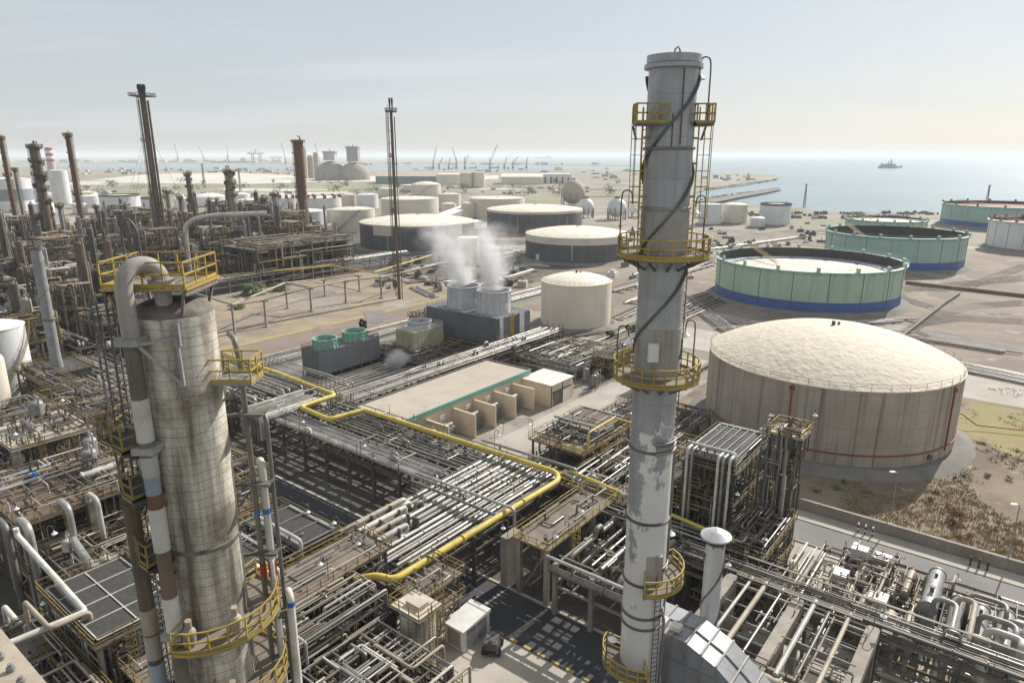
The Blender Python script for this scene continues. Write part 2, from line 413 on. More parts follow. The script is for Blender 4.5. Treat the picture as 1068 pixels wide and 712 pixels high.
# ---------------------------------------------------------------- setting: ground, roads, water
def sheet(name, pts, z, mat, kind='structure', label=None):
    mb = MB(); P = [Vector((p[0], p[1], z)) for p in pts]
    area = sum(a.x * b.y - b.x * a.y for a, b in zip(P, P[1:] + P[:1]))
    mb.poly(P, flip=area < 0)
    return tag(mb.build(name, M[mat]), kind=kind)
def guv(*pts): return [G(u, v) for u, v in pts]
def rect(u0, u1, v0, v1): return guv((u0, v0), (u1, v0), (u1, v1), (u0, v1))
def pxs(*pts): return [at(a, b) for a, b in pts]
sea = sheet('sea', [(-42000, -3000), (42000, -3000), (42000, 42000), (-42000, 42000)], -1.6, 'sea')
coast = [(430, -300), (520, 200), (505, 470)] + [tuple(at(*p))[:2] for p in
  [(1068, 229), (1020, 226), (980, 223), (930, 222), (860, 221.5), (835, 217), (800, 213.5), (770, 213), (745, 212.5), (727, 208), (722, 202), (735, 197.5), (775, 193), (806, 187.5),
   (812, 184.5), (806, 182), (780, 181), (745, 181), (700, 179), (660, 178), (600, 177), (560, 178.2), (520, 178.5), (500, 177.2), (390, 177.6), (330, 177), (260, 177.2), (160, 176.6), (100, 176.2), (60, 174), (0, 172.4), (-300, 172.4)]] + [(-6000, 3000), (-6000, -300)]
land = sheet('land', coast, 0, 'land')
mb = MB()
for a, b in zip(coast, coast[1:]): mb.poly([(a[0], a[1], 0), (b[0], b[1], 0), (b[0], b[1], -4), (a[0], a[1], -4)])
tag(mb.build('shore', M['rock']), kind='structure')
far = [at(*p) for p in [(-400, 170.8), (0, 170.6), (150, 170.4), (300, 170.8), (420, 170.2), (520, 171), (560, 171.5), (600, 172.6), (656, 173.2), (668, 172.4), (640, 171.2), (600, 170.2), (540, 168.6), (470, 167), (440, 166), (300, 165.2), (150, 164.6), (-400, 164.4)]]
sheet('far_shore', far, -.6, 'grass_far')
bw = [at(*p) for p in [(724, 210), (760, 204.2), (792, 198.4), (812, 196.6), (816, 197.4), (800, 201), (772, 206), (745, 211.5)]]
sheet('breakwater', bw, .3, 'rock')
sheet('salt_flat', pxs((75, 190), (150, 182), (240, 180), (330, 184), (520, 183), (520, 187), (330, 190), (250, 192), (160, 191)), .05, 'salt_flat')
sheet('marsh_grass', pxs((70, 201), (150, 196), (260, 193), (420, 191), (520, 191), (520, 195), (400, 199), (280, 203), (100, 205)), .08, 'grass_far')
sheet('far_grass', pxs((540, 205), (600, 202), (640, 203), (650, 208), (560, 210)), .08, 'grass_far')
# process area floors
sheet('dark_yard', rect(-420, -168, -40, 330), .02, 'yard_dark')
sheet('process_yard', rect(-168, 60, -20, 86), .03, 'yard_dark')
sheet('utility_yard', rect(-142, -56, 74, 152), .034, 'yard')
sheet('brown_road', rect(-167.5, -152.5, 20, 330), .04, 'road_brown')
sheet('pipe_track', rect(-152.5, -142, 20, 240), .044, 'bund')
sheet('sand_lot', guv((-238, 70), (-167.7, 70), (-167.7, 196), (-238, 196)), .042, 'sand_lot')
sheet('weed_strip', guv((-170.5, 85), (-167.9, 85), (-167.9, 180), (-170, 180)), .048, 'grass_dry')
sheet('weed_verge', guv((-155.2, 112), (-152.7, 112), (-152.7, 200), (-154.6, 200)), .048, 'grass_dry')
sheet('asphalt_yard', guv((-103, 43), (-60, 43), (-52, 49), (-52, 55.6), (-92, 57.2), (-103, 60)), .05, 'asphalt')
sheet('main_road', rect(-54, 70, 49, 55.4), .054, 'asphalt')
sheet('parking_pad', rect(-51, -24, 36, 48.6), .046, 'concrete_road')
sheet('side_road', guv((-73, 77), (-65.5, 77), (-65.5, 118), (-68, 124), (-62, 131), (-62, 139), (-73, 130)), .05, 'concrete_road')
sheet('rear_lane', rect(-100, -62, 148, 160), .05, 'concrete_road')
sheet('right_road', rect(-60, 90, 87.8, 93.6), .056, 'asphalt_grey')
sheet('right_pavement', rect(-60, 90, 93.8, 96.6), .05, 'concrete_road')
sheet('machine_yard', rect(-23.5, 60, 64, 87.6), .05, 'concrete_light')
sheet('scrub_ground', guv((-60, 97.2), (90, 97.2), (90, 168), (2, 168), (-60, 170)), .03, 'scrub')
sheet('dirt_field', guv((-130, 200), (-12, 200), (90, 182), (260, 160), (420, 220), (330, 560), (60, 560), (-110, 330)), .03, 'dirt')
sheet('slab_road', guv((-90, 168), (110, 168), (110, 184), (-90, 190)), .045, 'concrete_road')
sheet('field_track', guv((-60, 232), (60, 205), (120, 225), (118, 232), (58, 212), (-58, 240)), .04, 'bund')
# kerbs and paint
def strip(name, u0, u1, v0, v1, z0, z1, mat):
    mb = MB(); mb.box(0, u1 - u0, 0, v1 - v0, 0, z1 - z0); return tag(mb.build(name, M[mat], loc=G(u0, v0, z0), rz=GR), kind='structure')
sheet('grass_verge', guv((-9, 146), (2, 138), (14, 142), (60, 136), (60, 166), (-7, 166)), .04, 'grass_green')
strip('road_kerb', -92, 70, 55.5, 55.85, 0, .17, 'concrete_light')
strip('pavement_kerb', -60, 90, 93.6, 93.85, 0, .16, 'concrete_light')
strip('yard_kerb', -23.5, 60, 87.5, 87.8, 0, .2, 'concrete')
mb = MB()
for i in range(52):
    mb.m = i % 2; mb.box(i * .9, i * .9 + .9, 0, .32, 0, .2)
tag(mb.build('striped_kerb', [M['black'], M['yellow']], loc=G(-50, 48.6, 0), rz=GR), kind='structure')
mb = MB()
for i in range(14): mb.box(i * 4.2 - 94, i * 4.2 - 92, 53.0, 53.16, 0, .004)
for i in range(12): mb.box(i * 6 - 46, i * 6 - 44.2, 52.0, 52.14, 0, .004)
for x in range(8): mb.box(-44.5, -43.2, 49.7 + x * .68, 50 + x * .68, 0, .004)
mb.box(-94, -56, 55.0, 55.18, 0, .004)
dm('paint_worn', (.42, .41, .39), (.09, .09, .09), rough=.85, scale=1.1, lo=.42, hi=.56, amt=1)
tag(mb.build('road_markings', M['paint_worn'], loc=G(0, 0, .06), rz=GR), kind='structure')
# ---------------------------------------------------------------- storage tanks
def front(L, Rr, pyb):
    """foot of a round tank from its left, right and lowest photo limits: centre, radius, front point"""
    pm = pyb; ct, st = math.cos(PITCH), math.sin(PITCH)
    for _ in range(6):
        den = ct + (356 - pm) / FPX * st
        a0, a1 = math.atan2((L - 534) / FPX, den), math.atan2((Rr - 534) / FPX, den)
        am = (a0 + a1) / 2
        mid = 534 + FPX * math.tan(am) * (ct + (356 - pyb) / FPX * st)
        f = at(mid, pyb); h = math.hypot(f.x, f.y)
        s = math.sin(abs(a1 - a0) / 2); r = h * s / (1 - s)
        cy_ = (h + r) * math.cos(am); pm = 356 + FPX * (CAMH * ct - cy_ * st) / (cy_ * ct + CAMH * st)
    return f * ((h + r) / h), r, f
def tank_parts(t, r, h, wall, roof='cap', rm=None, rh=None, band=None, rim=True, slab=True, n=56, stair=None, railing='yellow_dull', rise=.9):
    mb = MB(); mb.lathe([(r, rise), (r, h)], n); mb.build('shell', M[wall], t)
    if slab:
        mb = MB(); mb.lathe([(r + 3.4, 0.05), (r + 1.2, rise), (.1, rise)], n, smooth=False); mb.build('foundation', M['bund'], t)
    if band: mb = MB(); mb.lathe([(r + .03, rise + .02), (r + .03, rise + band[1]), (r, rise + band[1])], n); mb.build('painted_band', M[band[0]], t)
    if roof == 'cap':
        mb = MB(); mb.lathe([(r, h), (r + .12, h + .02), (r + .12, h + .14)], n); mb.cap(r + .12, h + .14, rh or r * .1, n); mb.build('roof', M[rm or wall], t)
        if railing and r > 6:
            mb = MB(); k = 44
            mb.rail([((r - .1) * math.cos(2 * math.pi * i / k), (r - .1) * math.sin(2 * math.pi * i / k), h + .15) for i in range(k)], True, r=.025, step=99, toe=False); mb.build('railing', M[railing], t)
        mb = MB(); mb.cyl((0, 0, h + (rh or r * .1)), (0, 0, h + (rh or r * .1) + .9), .35, 8); mb.cyl((1.2, .4, h + (rh or r * .1) - .2), (1.2, .4, h + (rh or r * .1) + .6), .25, 8); mb.build('roof_vent', M['steel'], t)
    if stair:
        a0, a1 = stair; mb = MB(); k = int(h / .28)
        pi = None
        for i in range(k):
            a = a0 + (a1 - a0) * i / k; z = h * i / k + rise * .5
            p = Vector((math.cos(a), math.sin(a), 0))
            mb.bar(p * (r + .05) + Vector((0, 0, z)), p * (r + .95) + Vector((0, 0, z)), .25, .06)
            q = p * (r + .95) + Vector((0, 0, z))
            if pi is not None:
                for hh in (0, .55, 1.05): mb.bar(pi + Vector((0, 0, hh)), q + Vector((0, 0, hh)), .07)
            if i % 5 == 0: mb.bar(q, q + Vector((0, 0, 1.05)), .06)
            pi = q
        mb.build('stair', M[railing or 'steel'], t)
def tank(label, L, Rr, pyb, pyt, wall, name='storage_tank', cat='tank', group=None, **k):
    c, r, f = front(L, Rr, pyb); h = height_at(f, pyt)
    t = thing(name, label, cat, c, 0, group)
    tank_parts(t, r, h, wall, **k)
    return t, c, r, h
def floater(label, L, Rr, pyb, pyt, wall, band, floor='tank_float', drop=5.0, ladder=0.6):
    c, r, f = front(L, Rr, pyb); h = height_at(f, pyt); t = thing('floating_roof_tank', label, 'tank', c)
    n = 72
    mb = MB(); mb.lathe([(r + 3.6, 0.05), (r + 1.4, 1.3), (.1, 1.3)], n, smooth=False); mb.build('foundation', M['bund'], t)
    mb = MB(); mb.lathe([(r, 1.3), (r, h)], n); mb.build('shell', M[wall], t)
    mb = MB(); mb.lathe([(r + .03, 1.32), (r + .03, 1.3 + (h - 1.3) * .24), (r, 1.3 + (h - 1.3) * .24)], n); mb.build('painted_band', M[band], t)
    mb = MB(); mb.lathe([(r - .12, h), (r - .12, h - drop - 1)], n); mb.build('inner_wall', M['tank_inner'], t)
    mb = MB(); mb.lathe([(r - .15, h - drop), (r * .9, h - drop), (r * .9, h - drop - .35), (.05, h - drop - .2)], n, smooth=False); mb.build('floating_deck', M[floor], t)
    if floor == 'tank_float':
        mb = MB(); mb.lathe([(r - .2, h - drop + .02), (r * .84, h - drop + .02)], n, smooth=False); mb.build('seal_ring', M['city_blue'], t)
    mb = MB(); mb.lathe([(r, h), (r + .9, h - .05), (r + .9, h - .3), (r, h - .35)], n, smooth=False); mb.lathe([(r, h + .01), (r - .2, h + .01)], n)
    for i in range(48):
        a = i * math.pi / 24; mb.bar((r * math.cos(a), r * math.sin(a), h - 1.3), ((r + .8) * math.cos(a), (r + .8) * math.sin(a), h - .3), .12)
    mb.build('wind_girder', M[wall], t)
    mb = MB(); k = 60
    mb.rail([((r + .8) * math.cos(2 * math.pi * i / k), (r + .8) * math.sin(2 * math.pi * i / k), h) for i in range(k)], True, r=.022, step=99, toe=False); mb.build('railing', M[wall], t)
    for i in range(16):
        a = i * math.pi / 8 + .1; mb = MB()
        ca, sa = math.cos(a), math.sin(a)
        mb.bar(((r + .1) * ca, (r + .1) * sa, h + .05), ((r + .1) * ca, (r + .1) * sa, h + 1.35), 1.9 if abs(ca) < .7 else 1.9, .5)
        mb.build('foam_box', M[wall if floor != 'tank_float_red' else 'tank_float_red'], t)
    for i in range(18):
        a = i * math.pi / 9; mb = MB(); mb.bar(((r + .05) * math.cos(a), (r + .05) * math.sin(a), 1.4), ((r + .05) * math.cos(a), (r + .05) * math.sin(a), h - .4), .14); mb.build('drain_pipe', M['strake'], t)
    mb = MB(); a = ladder * math.pi; p = Vector((r * math.cos(a), r * math.sin(a), h + .2)); q = Vector((r * .35 * math.cos(a + .5), r * .35 * math.sin(a + .5), h - drop + .3))
    side = (q - p).cross(Vector((0, 0, 1))).normalized() * .5
    for s in (-1, 1):
        for hh in (0, 1.0): mb.bar(p + side * s + Vector((0, 0, hh)), q + side * s + Vector((0, 0, hh)), .1)
    for i in range(24):
        o = p.lerp(q, i / 23); mb.bar(o - side, o + side, .12)
        if i % 4 == 0:
            for s in (-1, 1): mb.bar(o + side * s, o + side * s + Vector((0, 0, 1)), .08)
    mb.build('rolling_ladder', M['yellow'], t)
    return t, c, r, h
# the big domed tank in the middle right
c, r, f = front(734, 999, 487); hdome = height_at(f, 405)
t = thing('domed_tank', 'huge rusty beige storage tank with pale domed roof behind the tall chimney', 'tank', c)
tank_parts(t, r, hdome, 'tank_old', rm='tank_old_roof', rh=5.6, n=96, rise=1.0)
mb = MB()
for a in (-2.25, -.95):
    x, y = (r + .12) * math.cos(a), (r + .12) * math.sin(a)
    mb.tube([(x, y, 2.2), (x, y, hdome - 1), (x * .99, y * .99, hdome - .2)], .13, 6); mb.box(x - .3, x + .3, y - .2, y + .3, hdome - 1.2, hdome - .4)
mb.tube([((r + .16) * math.cos(R(a)), (r + .16) * math.sin(R(a)), 3.0) for a in range(-180, 5, 5)], .12, 6)
mb.tube([((r + .2), -.5, 3.0), (r + 4, -2, 2.5), (r + 6, -3.5, .9), (r + 14, -6, .8), (r + 30, -11, .8)], .12, 6)
mb.build('fire_water_pipe', M['red'], t)
mb = MB()
for i in range(9):
    a = -1.9 + i * .17; mb.box((r + .1) * math.cos(a) - .25, (r + .1) * math.cos(a) + .25, (r + .1) * math.sin(a) - .2, (r + .1) * math.sin(a), hdome - 2.2 - (i % 2), hdome - 1.9)
mb = MB()
for a in (-1.15, -2.6): mb.cyl(((r - .1) * math.cos(a), (r - .1) * math.sin(a), 2), ((r + .4) * math.cos(a), (r + .4) * math.sin(a), 2), .5, 12)
mb.build('manhole', M['steel'], t)
DOME = (c, r)
# floating-roof crude tanks
G1 = floater('light green open-topped tank with blue base band, nearest of the green tanks', 745, 940, 328.5, 283, 'tank_green', 'tank_blue', drop=3.4)
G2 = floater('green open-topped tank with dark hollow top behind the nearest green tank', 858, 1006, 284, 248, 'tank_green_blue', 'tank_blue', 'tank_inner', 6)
G3 = floater('far green open-topped tank half hidden behind the dark-topped green tank', 880, 966, 248, 231, 'tank_green', 'tank_blue', 'tank_float', 1.2)
G4 = floater('green tank with rust red floating roof by the sea at the right edge', 979, 1128, 241, 216.5, 'tank_green_blue', 'tank_blue', 'tank_float_red', 2.0)
W5 = floater('white open-topped tank with red roof fittings at the right edge', 1026, 1134, 264, 233, 'tank_white', 'tank_white', 'tank_float_red', 1.5)
# dark clad tanks
A = tank('dark corrugated tank with cream roof and one pale panel, beside the slim flare', 376, 495, 264, 236, 'tank_dark', rm='tank_cream_roof', rh=3.2)
B = tank('dark clad tank with cream roof, middle one of the three dark tanks', 508, 607, 245, 221.5, 'tank_dark', rm='tank_cream_roof', rh=2.6)
C_ = tank('dark clad tank with deep cream rim band nearest to the tall chimney', 548, 655, 276.5, 249, 'tank_dark', rm='tank_cream_roof', rh=3.0, band=None)
for (t, c, r, h), bh in ((A, .18), (B, .1), (C_, .26)):
    mb = MB(); mb.lathe([(r, h - h * bh), (r + .08, h - h * bh), (r + .08, h + .02), (r, h + .03)], 56)
    if bh == .18:
        mb = MB(); mb.lathe([(r + .08, h - .6), (r + .08, h + .02)], 56); mb.lathe([(r + .1, h * .62), (r + .1, h - .3)], 10, a0=-2.25, a1=-1.85); mb.lathe([(r + .1, h * .62), (r + .1, h - .3)], 6, a0=-.9, a1=-.6)
    mb.build('rim_band', M['tank_cream'], t)
    mb = MB()
    for a in ((-1.95, -.9) if bh != .26 else (-1.75, -.3)):
        for i in range(9):
            z = 2 + i * (h - 5) / 9; x, y = (r + .06) * math.cos(a), (r + .06) * math.sin(a)
            mb.box(x - .28, x + .28, y - .1, y + .1, z, z + .4)
    mb.build('cladding_marker', M['tank_white'], t)
mb = MB(); t, c, r, h = C_
mb.box(-.78 * r - 1, -.78 * r + 2.6, -.63 * r - .6, -.63 * r - .35, 1.2, 4); mb.build('access_hatch', M['tank_white'], t)
# the beige tank beside the steaming cooling tower
T4 = tank('smooth beige cone-roofed tank standing right of the steaming cooling tower', 564, 636.5, 346.5, 299, 'tank_cream', rm='tank_cream_roof', rh=2.2, railing='yellow', stair=(-.3, 1.4))
# tank farm in the middle distance
FARM = [
 ('wide cream tank right behind the dark pale-panelled tank, with flat cream roof', 398, 458, 232, 208.5, 'tank_cream'),
 ('low cream tank in front of the wide cream tank, left of the slim flare', 398, 441, 228, 215.5, 'tank_cream'),
 ('broad beige tank left of the dark pale-panelled tank', 346, 392, 244, 219.5, 'tank_cream'),
 ('bright white flat-topped tank behind the long dark cooler bank', 300, 342, 247.5, 221.5, 'tank_white'),
 ('round-roofed cream tank with curved stair, highest in the central farm', 429, 460, 207, 193, 'tank_cream'),
 ('white tank between the domed cream tank and the slim cream tank', 457, 481, 219, 203, 'tank_cream'),
 ('small cream tank close against the slim upright cream tank', 460, 476, 223, 213, 'tank_cream'),
 ('slim upright cream tank right of the central group', 481, 497.5, 228.5, 212.5, 'tank_cream'),
 ('wide low cream tank behind the dark middle tank', 490, 547, 229, 208, 'tank_cream'),
 ('tall white tank behind the broad beige tank', 372, 395, 219, 203.5, 'tank_white'),
 ('narrow cream tank beside the tall white tank', 356, 373, 218, 203.5, 'tank_cream'),
 ('white tank with red roof fittings behind the rusty ribbed stack', 321, 357, 226, 207, 'tank_white'),
 ('white tank with red roof fittings left of the rusty ribbed stack', 288, 312, 222, 207, 'tank_white'),
 ('small white tank tucked under the red-fitted tanks', 341, 352, 232, 219, 'tank_white'),
 ('long white tank with dark roof rim left of the flare stack', 105, 149, 223, 205.5, 'tank_white'),
 ('white tank right of the flare stack with dark rim', 149, 178, 226, 208, 'tank_white'),
 ('pale round-roofed tank behind the grey purple column', 200, 238, 216, 206, 'tank_white'),
 ('white tank with low dome right of the grey purple column', 216, 241, 224, 211, 'tank_white'),
 ('white tank right of the platform-ringed cream column', 248, 276, 222, 209, 'tank_white'),
 ('pale tank near the twin grey columns', 276, 292, 215, 203, 'tank_cream'),
 ('boxy white tank beside the chimney railing on its right', 728, 752, 235, 213.5, 'tank_white'),
 ('cream tank next to the boxy white tank right of the chimney', 752, 779, 234, 214, 'tank_cream'),
 ('small low white tank between two pale tanks near the shore', 782, 797, 238, 228, 'tank_white'),
 ('white tank with dark roof edge standing near the shore', 791, 824, 236, 215, 'tank_white'),
 ('pale twin tank by the warehouse, the left one', 480, 493, 196, 180.5, 'tank_cream'),
 ('pale twin tank by the warehouse, the right one', 493, 506, 196, 180, 'tank_cream'),
 ('low cream tank at the left end of the marsh grass', 77, 103, 211, 201, 'tank_cream'),
 ('big white tank with blue wall left of the platform column', -8, 38, 222, 187, 'tank_white'),
 ('tall white block-like tank between the two rusty stacks', 56, 76, 214, 178, 'tank_white'),
]
for i, (lab, L, Rr, b, tp, w) in enumerate(FARM):
    t, c, r, h = tank(lab, L, Rr, b, tp, w, rm=w + '_roof', rh=(.3 if i in (8, 13, 20) else 3.5 if i in (4, 16) else 1.2), n=40, railing='steel' if i != 4 else 'yellow_dull', stair=(-2.2, -1.0) if i in (4, 2, 12) else None)
    if i in (11, 12):
        for k in range(10):
            a = k * math.pi / 5; mb = MB(); mb.box(r * .95 * math.cos(a) - 1.2, r * .95 * math.cos(a) + 1.2, r * .95 * math.sin(a) - 1, r * .95 * math.sin(a) + 1, h, h + 2.4); mb.build('roof_fitting', M['tank_float_red'], t)
    if i in (14, 15, 23):
        mb = MB(); mb.lathe([(r + .1, h - .1), (r + .1, h + 1.6), (r - .3, h + 1.6), (r - .3, h)], 40); mb.build('roof_rim', M['strake'], t)
    if i == 27:
        mb = MB(); mb.lathe([(r + .1, h * .35), (r + .1, h * .7)], 40); mb.build('blue_panel', M['city_blue'], t)
# gas spheres
for lab, cx, cy, rp, base in (('largest pale gas sphere on legs, behind the dark middle tank', 597.5, 200, 12.5, 214), ('small white gas sphere on legs between the large sphere and the chimney', 610.5, 215.5, 8.6, 227), ('white gas sphere on legs nearest to the chimney', 643, 216.5, 9.8, 229)):
    p = at(cx, base); d = p.y * math.cos(PITCH) + CAMH * math.sin(PITCH); r = rp / FPX * d; zc = height_at(p, cy)
    t = thing('gas_sphere', lab, 'gas tank', p)
    mb = MB(); mb.sphere((0, 0, zc), r, 28, 18); mb.build('sphere_shell', M['tank_white' if rp < 12 else 'concrete_light'], t)
    for i in range(10):
        a = i * math.pi / 5; mb = MB(); mb.cyl((r * .97 * math.cos(a), r * .97 * math.sin(a), 0), (r * .97 * math.cos(a), r * .97 * math.sin(a), zc), .45, 6); mb.build('leg', M['steel_pale'], t)
    mb = MB(); mb.cyl((0, 0, zc + r), (0, 0, zc + r + 1), 1.2, 8); mb.rail([(-2, -2, zc + r * .97), (2, -2, zc + r * .97), (2, 2, zc + r * .97), (-2, 2, zc + r * .97)], True, r=.08); mb.build('top_platform', M['steel'], t)
# the tank and vessel at the left edge
t4 = tank('white upright tank with spiral stair at the left edge', -34, 41, 425, 347, 'tank_white', rm='tank_white_roof', rh=1.2, stair=(-1.2, .5), railing='yellow_dull')
# ---------------------------------------------------------------- chimneys, columns, flares
def arc(r, z, a0, a1, k, c=(0, 0)):
    return [(c[0] + r * math.cos(a0 + (a1 - a0) * i / k), c[1] + r * math.sin(a0 + (a1 - a0) * i / k), z) for i in range(k + 1)]
def ring_platform(t, ri, ro, z, a0=0, a1=2 * math.pi, rail='yellow', deck='deck', rr=.035, step=1.1, c=(0, 0)):
    full = a1 - a0 > 6.2
    k = max(6, int((a1 - a0) / .26))
    mb = MB(); mb.lathe([(ri, z), (ro, z), (ro, z - .22), (ri, z - .12), (ri, z)], k, c, False, a0, a1)
    for i in range(0, k + 1, 2):
        a = a0 + (a1 - a0) * i / k
        mb.bar((c[0] + ri * math.cos(a), c[1] + ri * math.sin(a), z - .95), (c[0] + (ro - .1) * math.cos(a), c[1] + (ro - .1) * math.sin(a), z - .2), .13)
        mb.bar((c[0] + ri * math.cos(a), c[1] + ri * math.sin(a), z - .22), (c[0] + ro * math.cos(a), c[1] + ro * math.sin(a), z - .22), .14)
    p = mb.build('platform', M[deck], t)
    mb = MB(); pts = arc(ro - .05, z, a0, a1, k, c)
    if full: pts = pts[:-1]
    else: pts = [(c[0] + ri * math.cos(a0), c[1] + ri * math.sin(a0), z)] + pts + [(c[0] + ri * math.cos(a1), c[1] + ri * math.sin(a1), z)]
    mb.rail(pts, full, r=rr, step=step)
    # painted kick rim
    mb.lathe([(ro + .02, z - .16), (ro + .02, z)], k, c, False, a0, a1)
    mb.build('railing', M[rail], p)
    return p
def gooseneck(t, base, h=3.2, out=(1, 0), mat='strake', name='lamp'):
    mb = MB(); x, y, z = base; ox, oy = out
    mb.tube([(x, y, z), (x, y, z + h * .86), (x + ox * .1, y + oy * .1, z + h), (x + ox * .75, y + oy * .75, z + h), (x + ox * .85, y + oy * .85, z + h * .8)], .05, 6, bend=.35)
    p = mb.build(name, M[mat], t)
    mb = MB(); cx, cy = x + ox * .85, y + oy * .85
    mb.lathe([(.06, z + h * .8), (.12, z + h * .74), (.36, z + h * .68), (.36, z + h * .665), (.05, z + h * .68)], 12, (cx, cy)); mb.sphere((cx, cy, z + h * .665), .13, 8, 6)
    mb.build('lamp_shade', M['lamp'], p)
CHX, CHY, CHR = 9.75, 44.0, 1.47
tch = thing('chimney', 'tall grey steel chimney with spiral strakes, peeling white paint and yellow ringed platforms', 'chimney', (CHX, CHY, 0))
mb = MB(); mb.lathe([(CHR, 0), (CHR, 55.3)], 40); mb.build('shaft', M['chimney'], tch)
mb = MB()
for rr, z0, z1 in ((1.62, 55.3, 55.75), (1.75, 55.0, 55.25)):
    mb.lathe([(CHR - .05, z0), (rr, z0), (rr, z1), (CHR - .2, z1)], 40, smooth=False)
mb.lathe([(CHR - .15, 55.75), (CHR - .15, 53)], 30); mb.tube([(0, 0, 55.75), (0, -.1, 56.1), (.18, -.1, 56.25), (.3, -.1, 56.05), (.3, 0, 55.75)], .06, 6)
mb.build('top_flange', M['chimney'], tch)
for z0, z1, w in ((44.2, 46.6, .05), (36.0, 39.1, .05)): mb = MB(); mb.lathe([(CHR, z0), (CHR + w, z0), (CHR + w, z1), (CHR, z1)], 40); mb.build('insulated_collar', M['collar_tan'], tch)
for k in range(2):
    mb = MB(); pts = []
    for i in range(121):
        z = 37 + (54.6 - 37) * i / 120; a = k * math.pi + 2.6 + i / 120 * 2 * math.pi * 1.55
        pts.append(((CHR + .1) * math.cos(a), (CHR + .1) * math.sin(a), z))
    mb.tube(pts, .09, 6); mb.build('strake', M['strake'], tch)
for zc in (50.3, 46.7, 35.2, 30.4, 25.0, 20.0, 17.3, 16.4):
    mb = MB(); mb.lathe([(CHR, zc), (CHR + .13, zc + .04), (CHR + .13, zc + .16), (CHR, zc + .2)], 40, smooth=False); mb.build('stiffener_ring', M['pipe_grey' if zc > 36 else 'steel'], tch)
for k, (zc, a0, a1) in enumerate(((31.2, -1.6, -.2), (30.9, -1.5, -.1), (30.5, -1.6, -.2), (21.5, -1.1, 0), (21.2, -1.1, 0))):
    mb = MB(); mb.tube(arc(CHR + .12, zc, a0, a1, 10), .1, 6); mb.build('wrap_pipe', M['pipe_grey'], tch)
for a in (-1.35, -1.7):
    mb = MB(); mb.bar(((CHR + .02) * math.cos(a), (CHR + .02) * math.sin(a), 50.6 if a > -1.5 else 50.4), ((CHR + .02) * math.cos(a), (CHR + .02) * math.sin(a), 54.9 if a > -1.5 else 52.4), .07); mb.build('rust_bar', M['rust_brown'], tch)
ring_platform(tch, CHR, 2.95, 43.9, rr=.04)
ring_platform(tch, CHR, 2.9, 35.7, rr=.045)
ring_platform(tch, CHR, 2.85, 20.3, -1.75, .55, rr=.045)
ring_platform(tch, CHR, 2.85, 12.9, 2.55, 4.75, rr=.045)
# two small perches near the top with their caged ladders
for s in (-1, 1):
    mb = MB(); x0, x1 = sorted((s * .75 if s < 0 else s * 1.3, s * 2.35)); y0, y1 = (-1.55, -.3) if s < 0 else (-1.25, .6)
    if s < 0: x0, x1 = -2.35, -.55
    mb.box(x0, x1, y0, y1, 51.7, 51.85); mb.bar((x0 * .9, y1, 50.9), (x0, y1, 51.7), .12); mb.bar((x1 * .9, y1, 50.9), (x1, y1, 51.7), .12)
    p = mb.build('platform', M['strake'], tch)
    mb = MB(); mb.rail([(x0, y1, 51.85), (x0, y0, 51.85), (x1, y0, 51.85), (x1, y1, 51.85)], r=.045, step=.6); mb.build('railing', M['yellow'], p)
    mb = MB(); mb.ladder((s * 1.66, -.45), 44, 51.8, (s, -.25), r=.035)
    for z in (45.5, 47.5, 49.5, 51): mb.bar((s * 1.4, -.45, z), (s * 1.7, -.45, z), .12)
    mb.build('caged_ladder', M['yellow'], tch)
mb = MB(); mb.ladder((1.62, .2), 21, 43.8, (1, .1), cage=False); mb.build('ladder', M['steel'], tch)
mb = MB(); mb.ladder((.8, -1.42), 5, 20, (.4, -.9), cage=False); mb.build('ladder', M['steel'], tch)
gooseneck(tch, (2.3, .2, 51.8), 3.9, (-.85, -.3)); gooseneck(tch, (-2.9, -.5, 44), 3.9, (.75, -.6)); gooseneck(tch, (2.75, .8, 44), 3.5, (-.8, -.2))
gooseneck(tch, (-2.75, -.4, 35.8), 3.4, (.8, -.3)); gooseneck(tch, (2.7, .9, 35.8), 3.4, (-.7, .3)); gooseneck(tch, (1.6, 2.2, 20.3), 3, (.8, -.2)); gooseneck(tch, (-2.7, -.9, 12.9), 3, (.6, .5))
mb = MB(); mb.box(-.95, -.3, -1.9, -1.5, 37.1, 38.3); mb.build('control_box', M['white'], tch)
mb = MB(); mb.box(-.2, .95, -1.5, -1.2, 20.5, 22.6); mb.build('door_panel', M['collar_tan'], tch)
mb = MB(); mb.tube([(1.7, .3, 10), (1.7, .3, 30)], .1, 8); mb.tube([(1.45, -1.0, 8), (1.45, -1.0, 17), (1.2, -.9, 18)], .09, 8); mb.build('conduit', M['pipe_grey'], tch)
# ---- big old distillation column, left foreground
CLX, CLY, CLR = -15.95, 30.5, 1.74
CC = (.42, 0)
tc1 = thing('distillation_column', 'huge weathered insulated column with yellow-railed top platform in the left foreground', 'column', (CLX, CLY, 0))
mb = MB(); mb.lathe([(CLR, 0), (CLR, 43.1)], 48, CC); mb.build('shell', M['insul'], tc1)
mb = MB(); mb.dome(CLR, 43.1, .7, 48, 6, CC); mb.build('top_head', M['insul_dark'], tc1)
for zc in (31.5, 26.8, 21.6, 16):
    mb = MB(); mb.lathe([(CLR, zc), (CLR + .07, zc + .03), (CLR + .07, zc + .2), (CLR, zc + .23)], 48, CC); mb.build('seam_ring', M['insul_dark'], tc1)
mb = MB(); mb.box(-1.8, 1.9, -1.6, 1.8, 44.32, 44.46)
for x in (-1.7, 1.8): mb.bar((x, -1.55, 44.2), (x, 1.75, 44.2), .16, .2)
for x in (-1.5, 1.7):
    for y in (-1.45, 1.6): mb.bar((x, y, 44.2), (x * .75, y * .8, 42.4), .12)
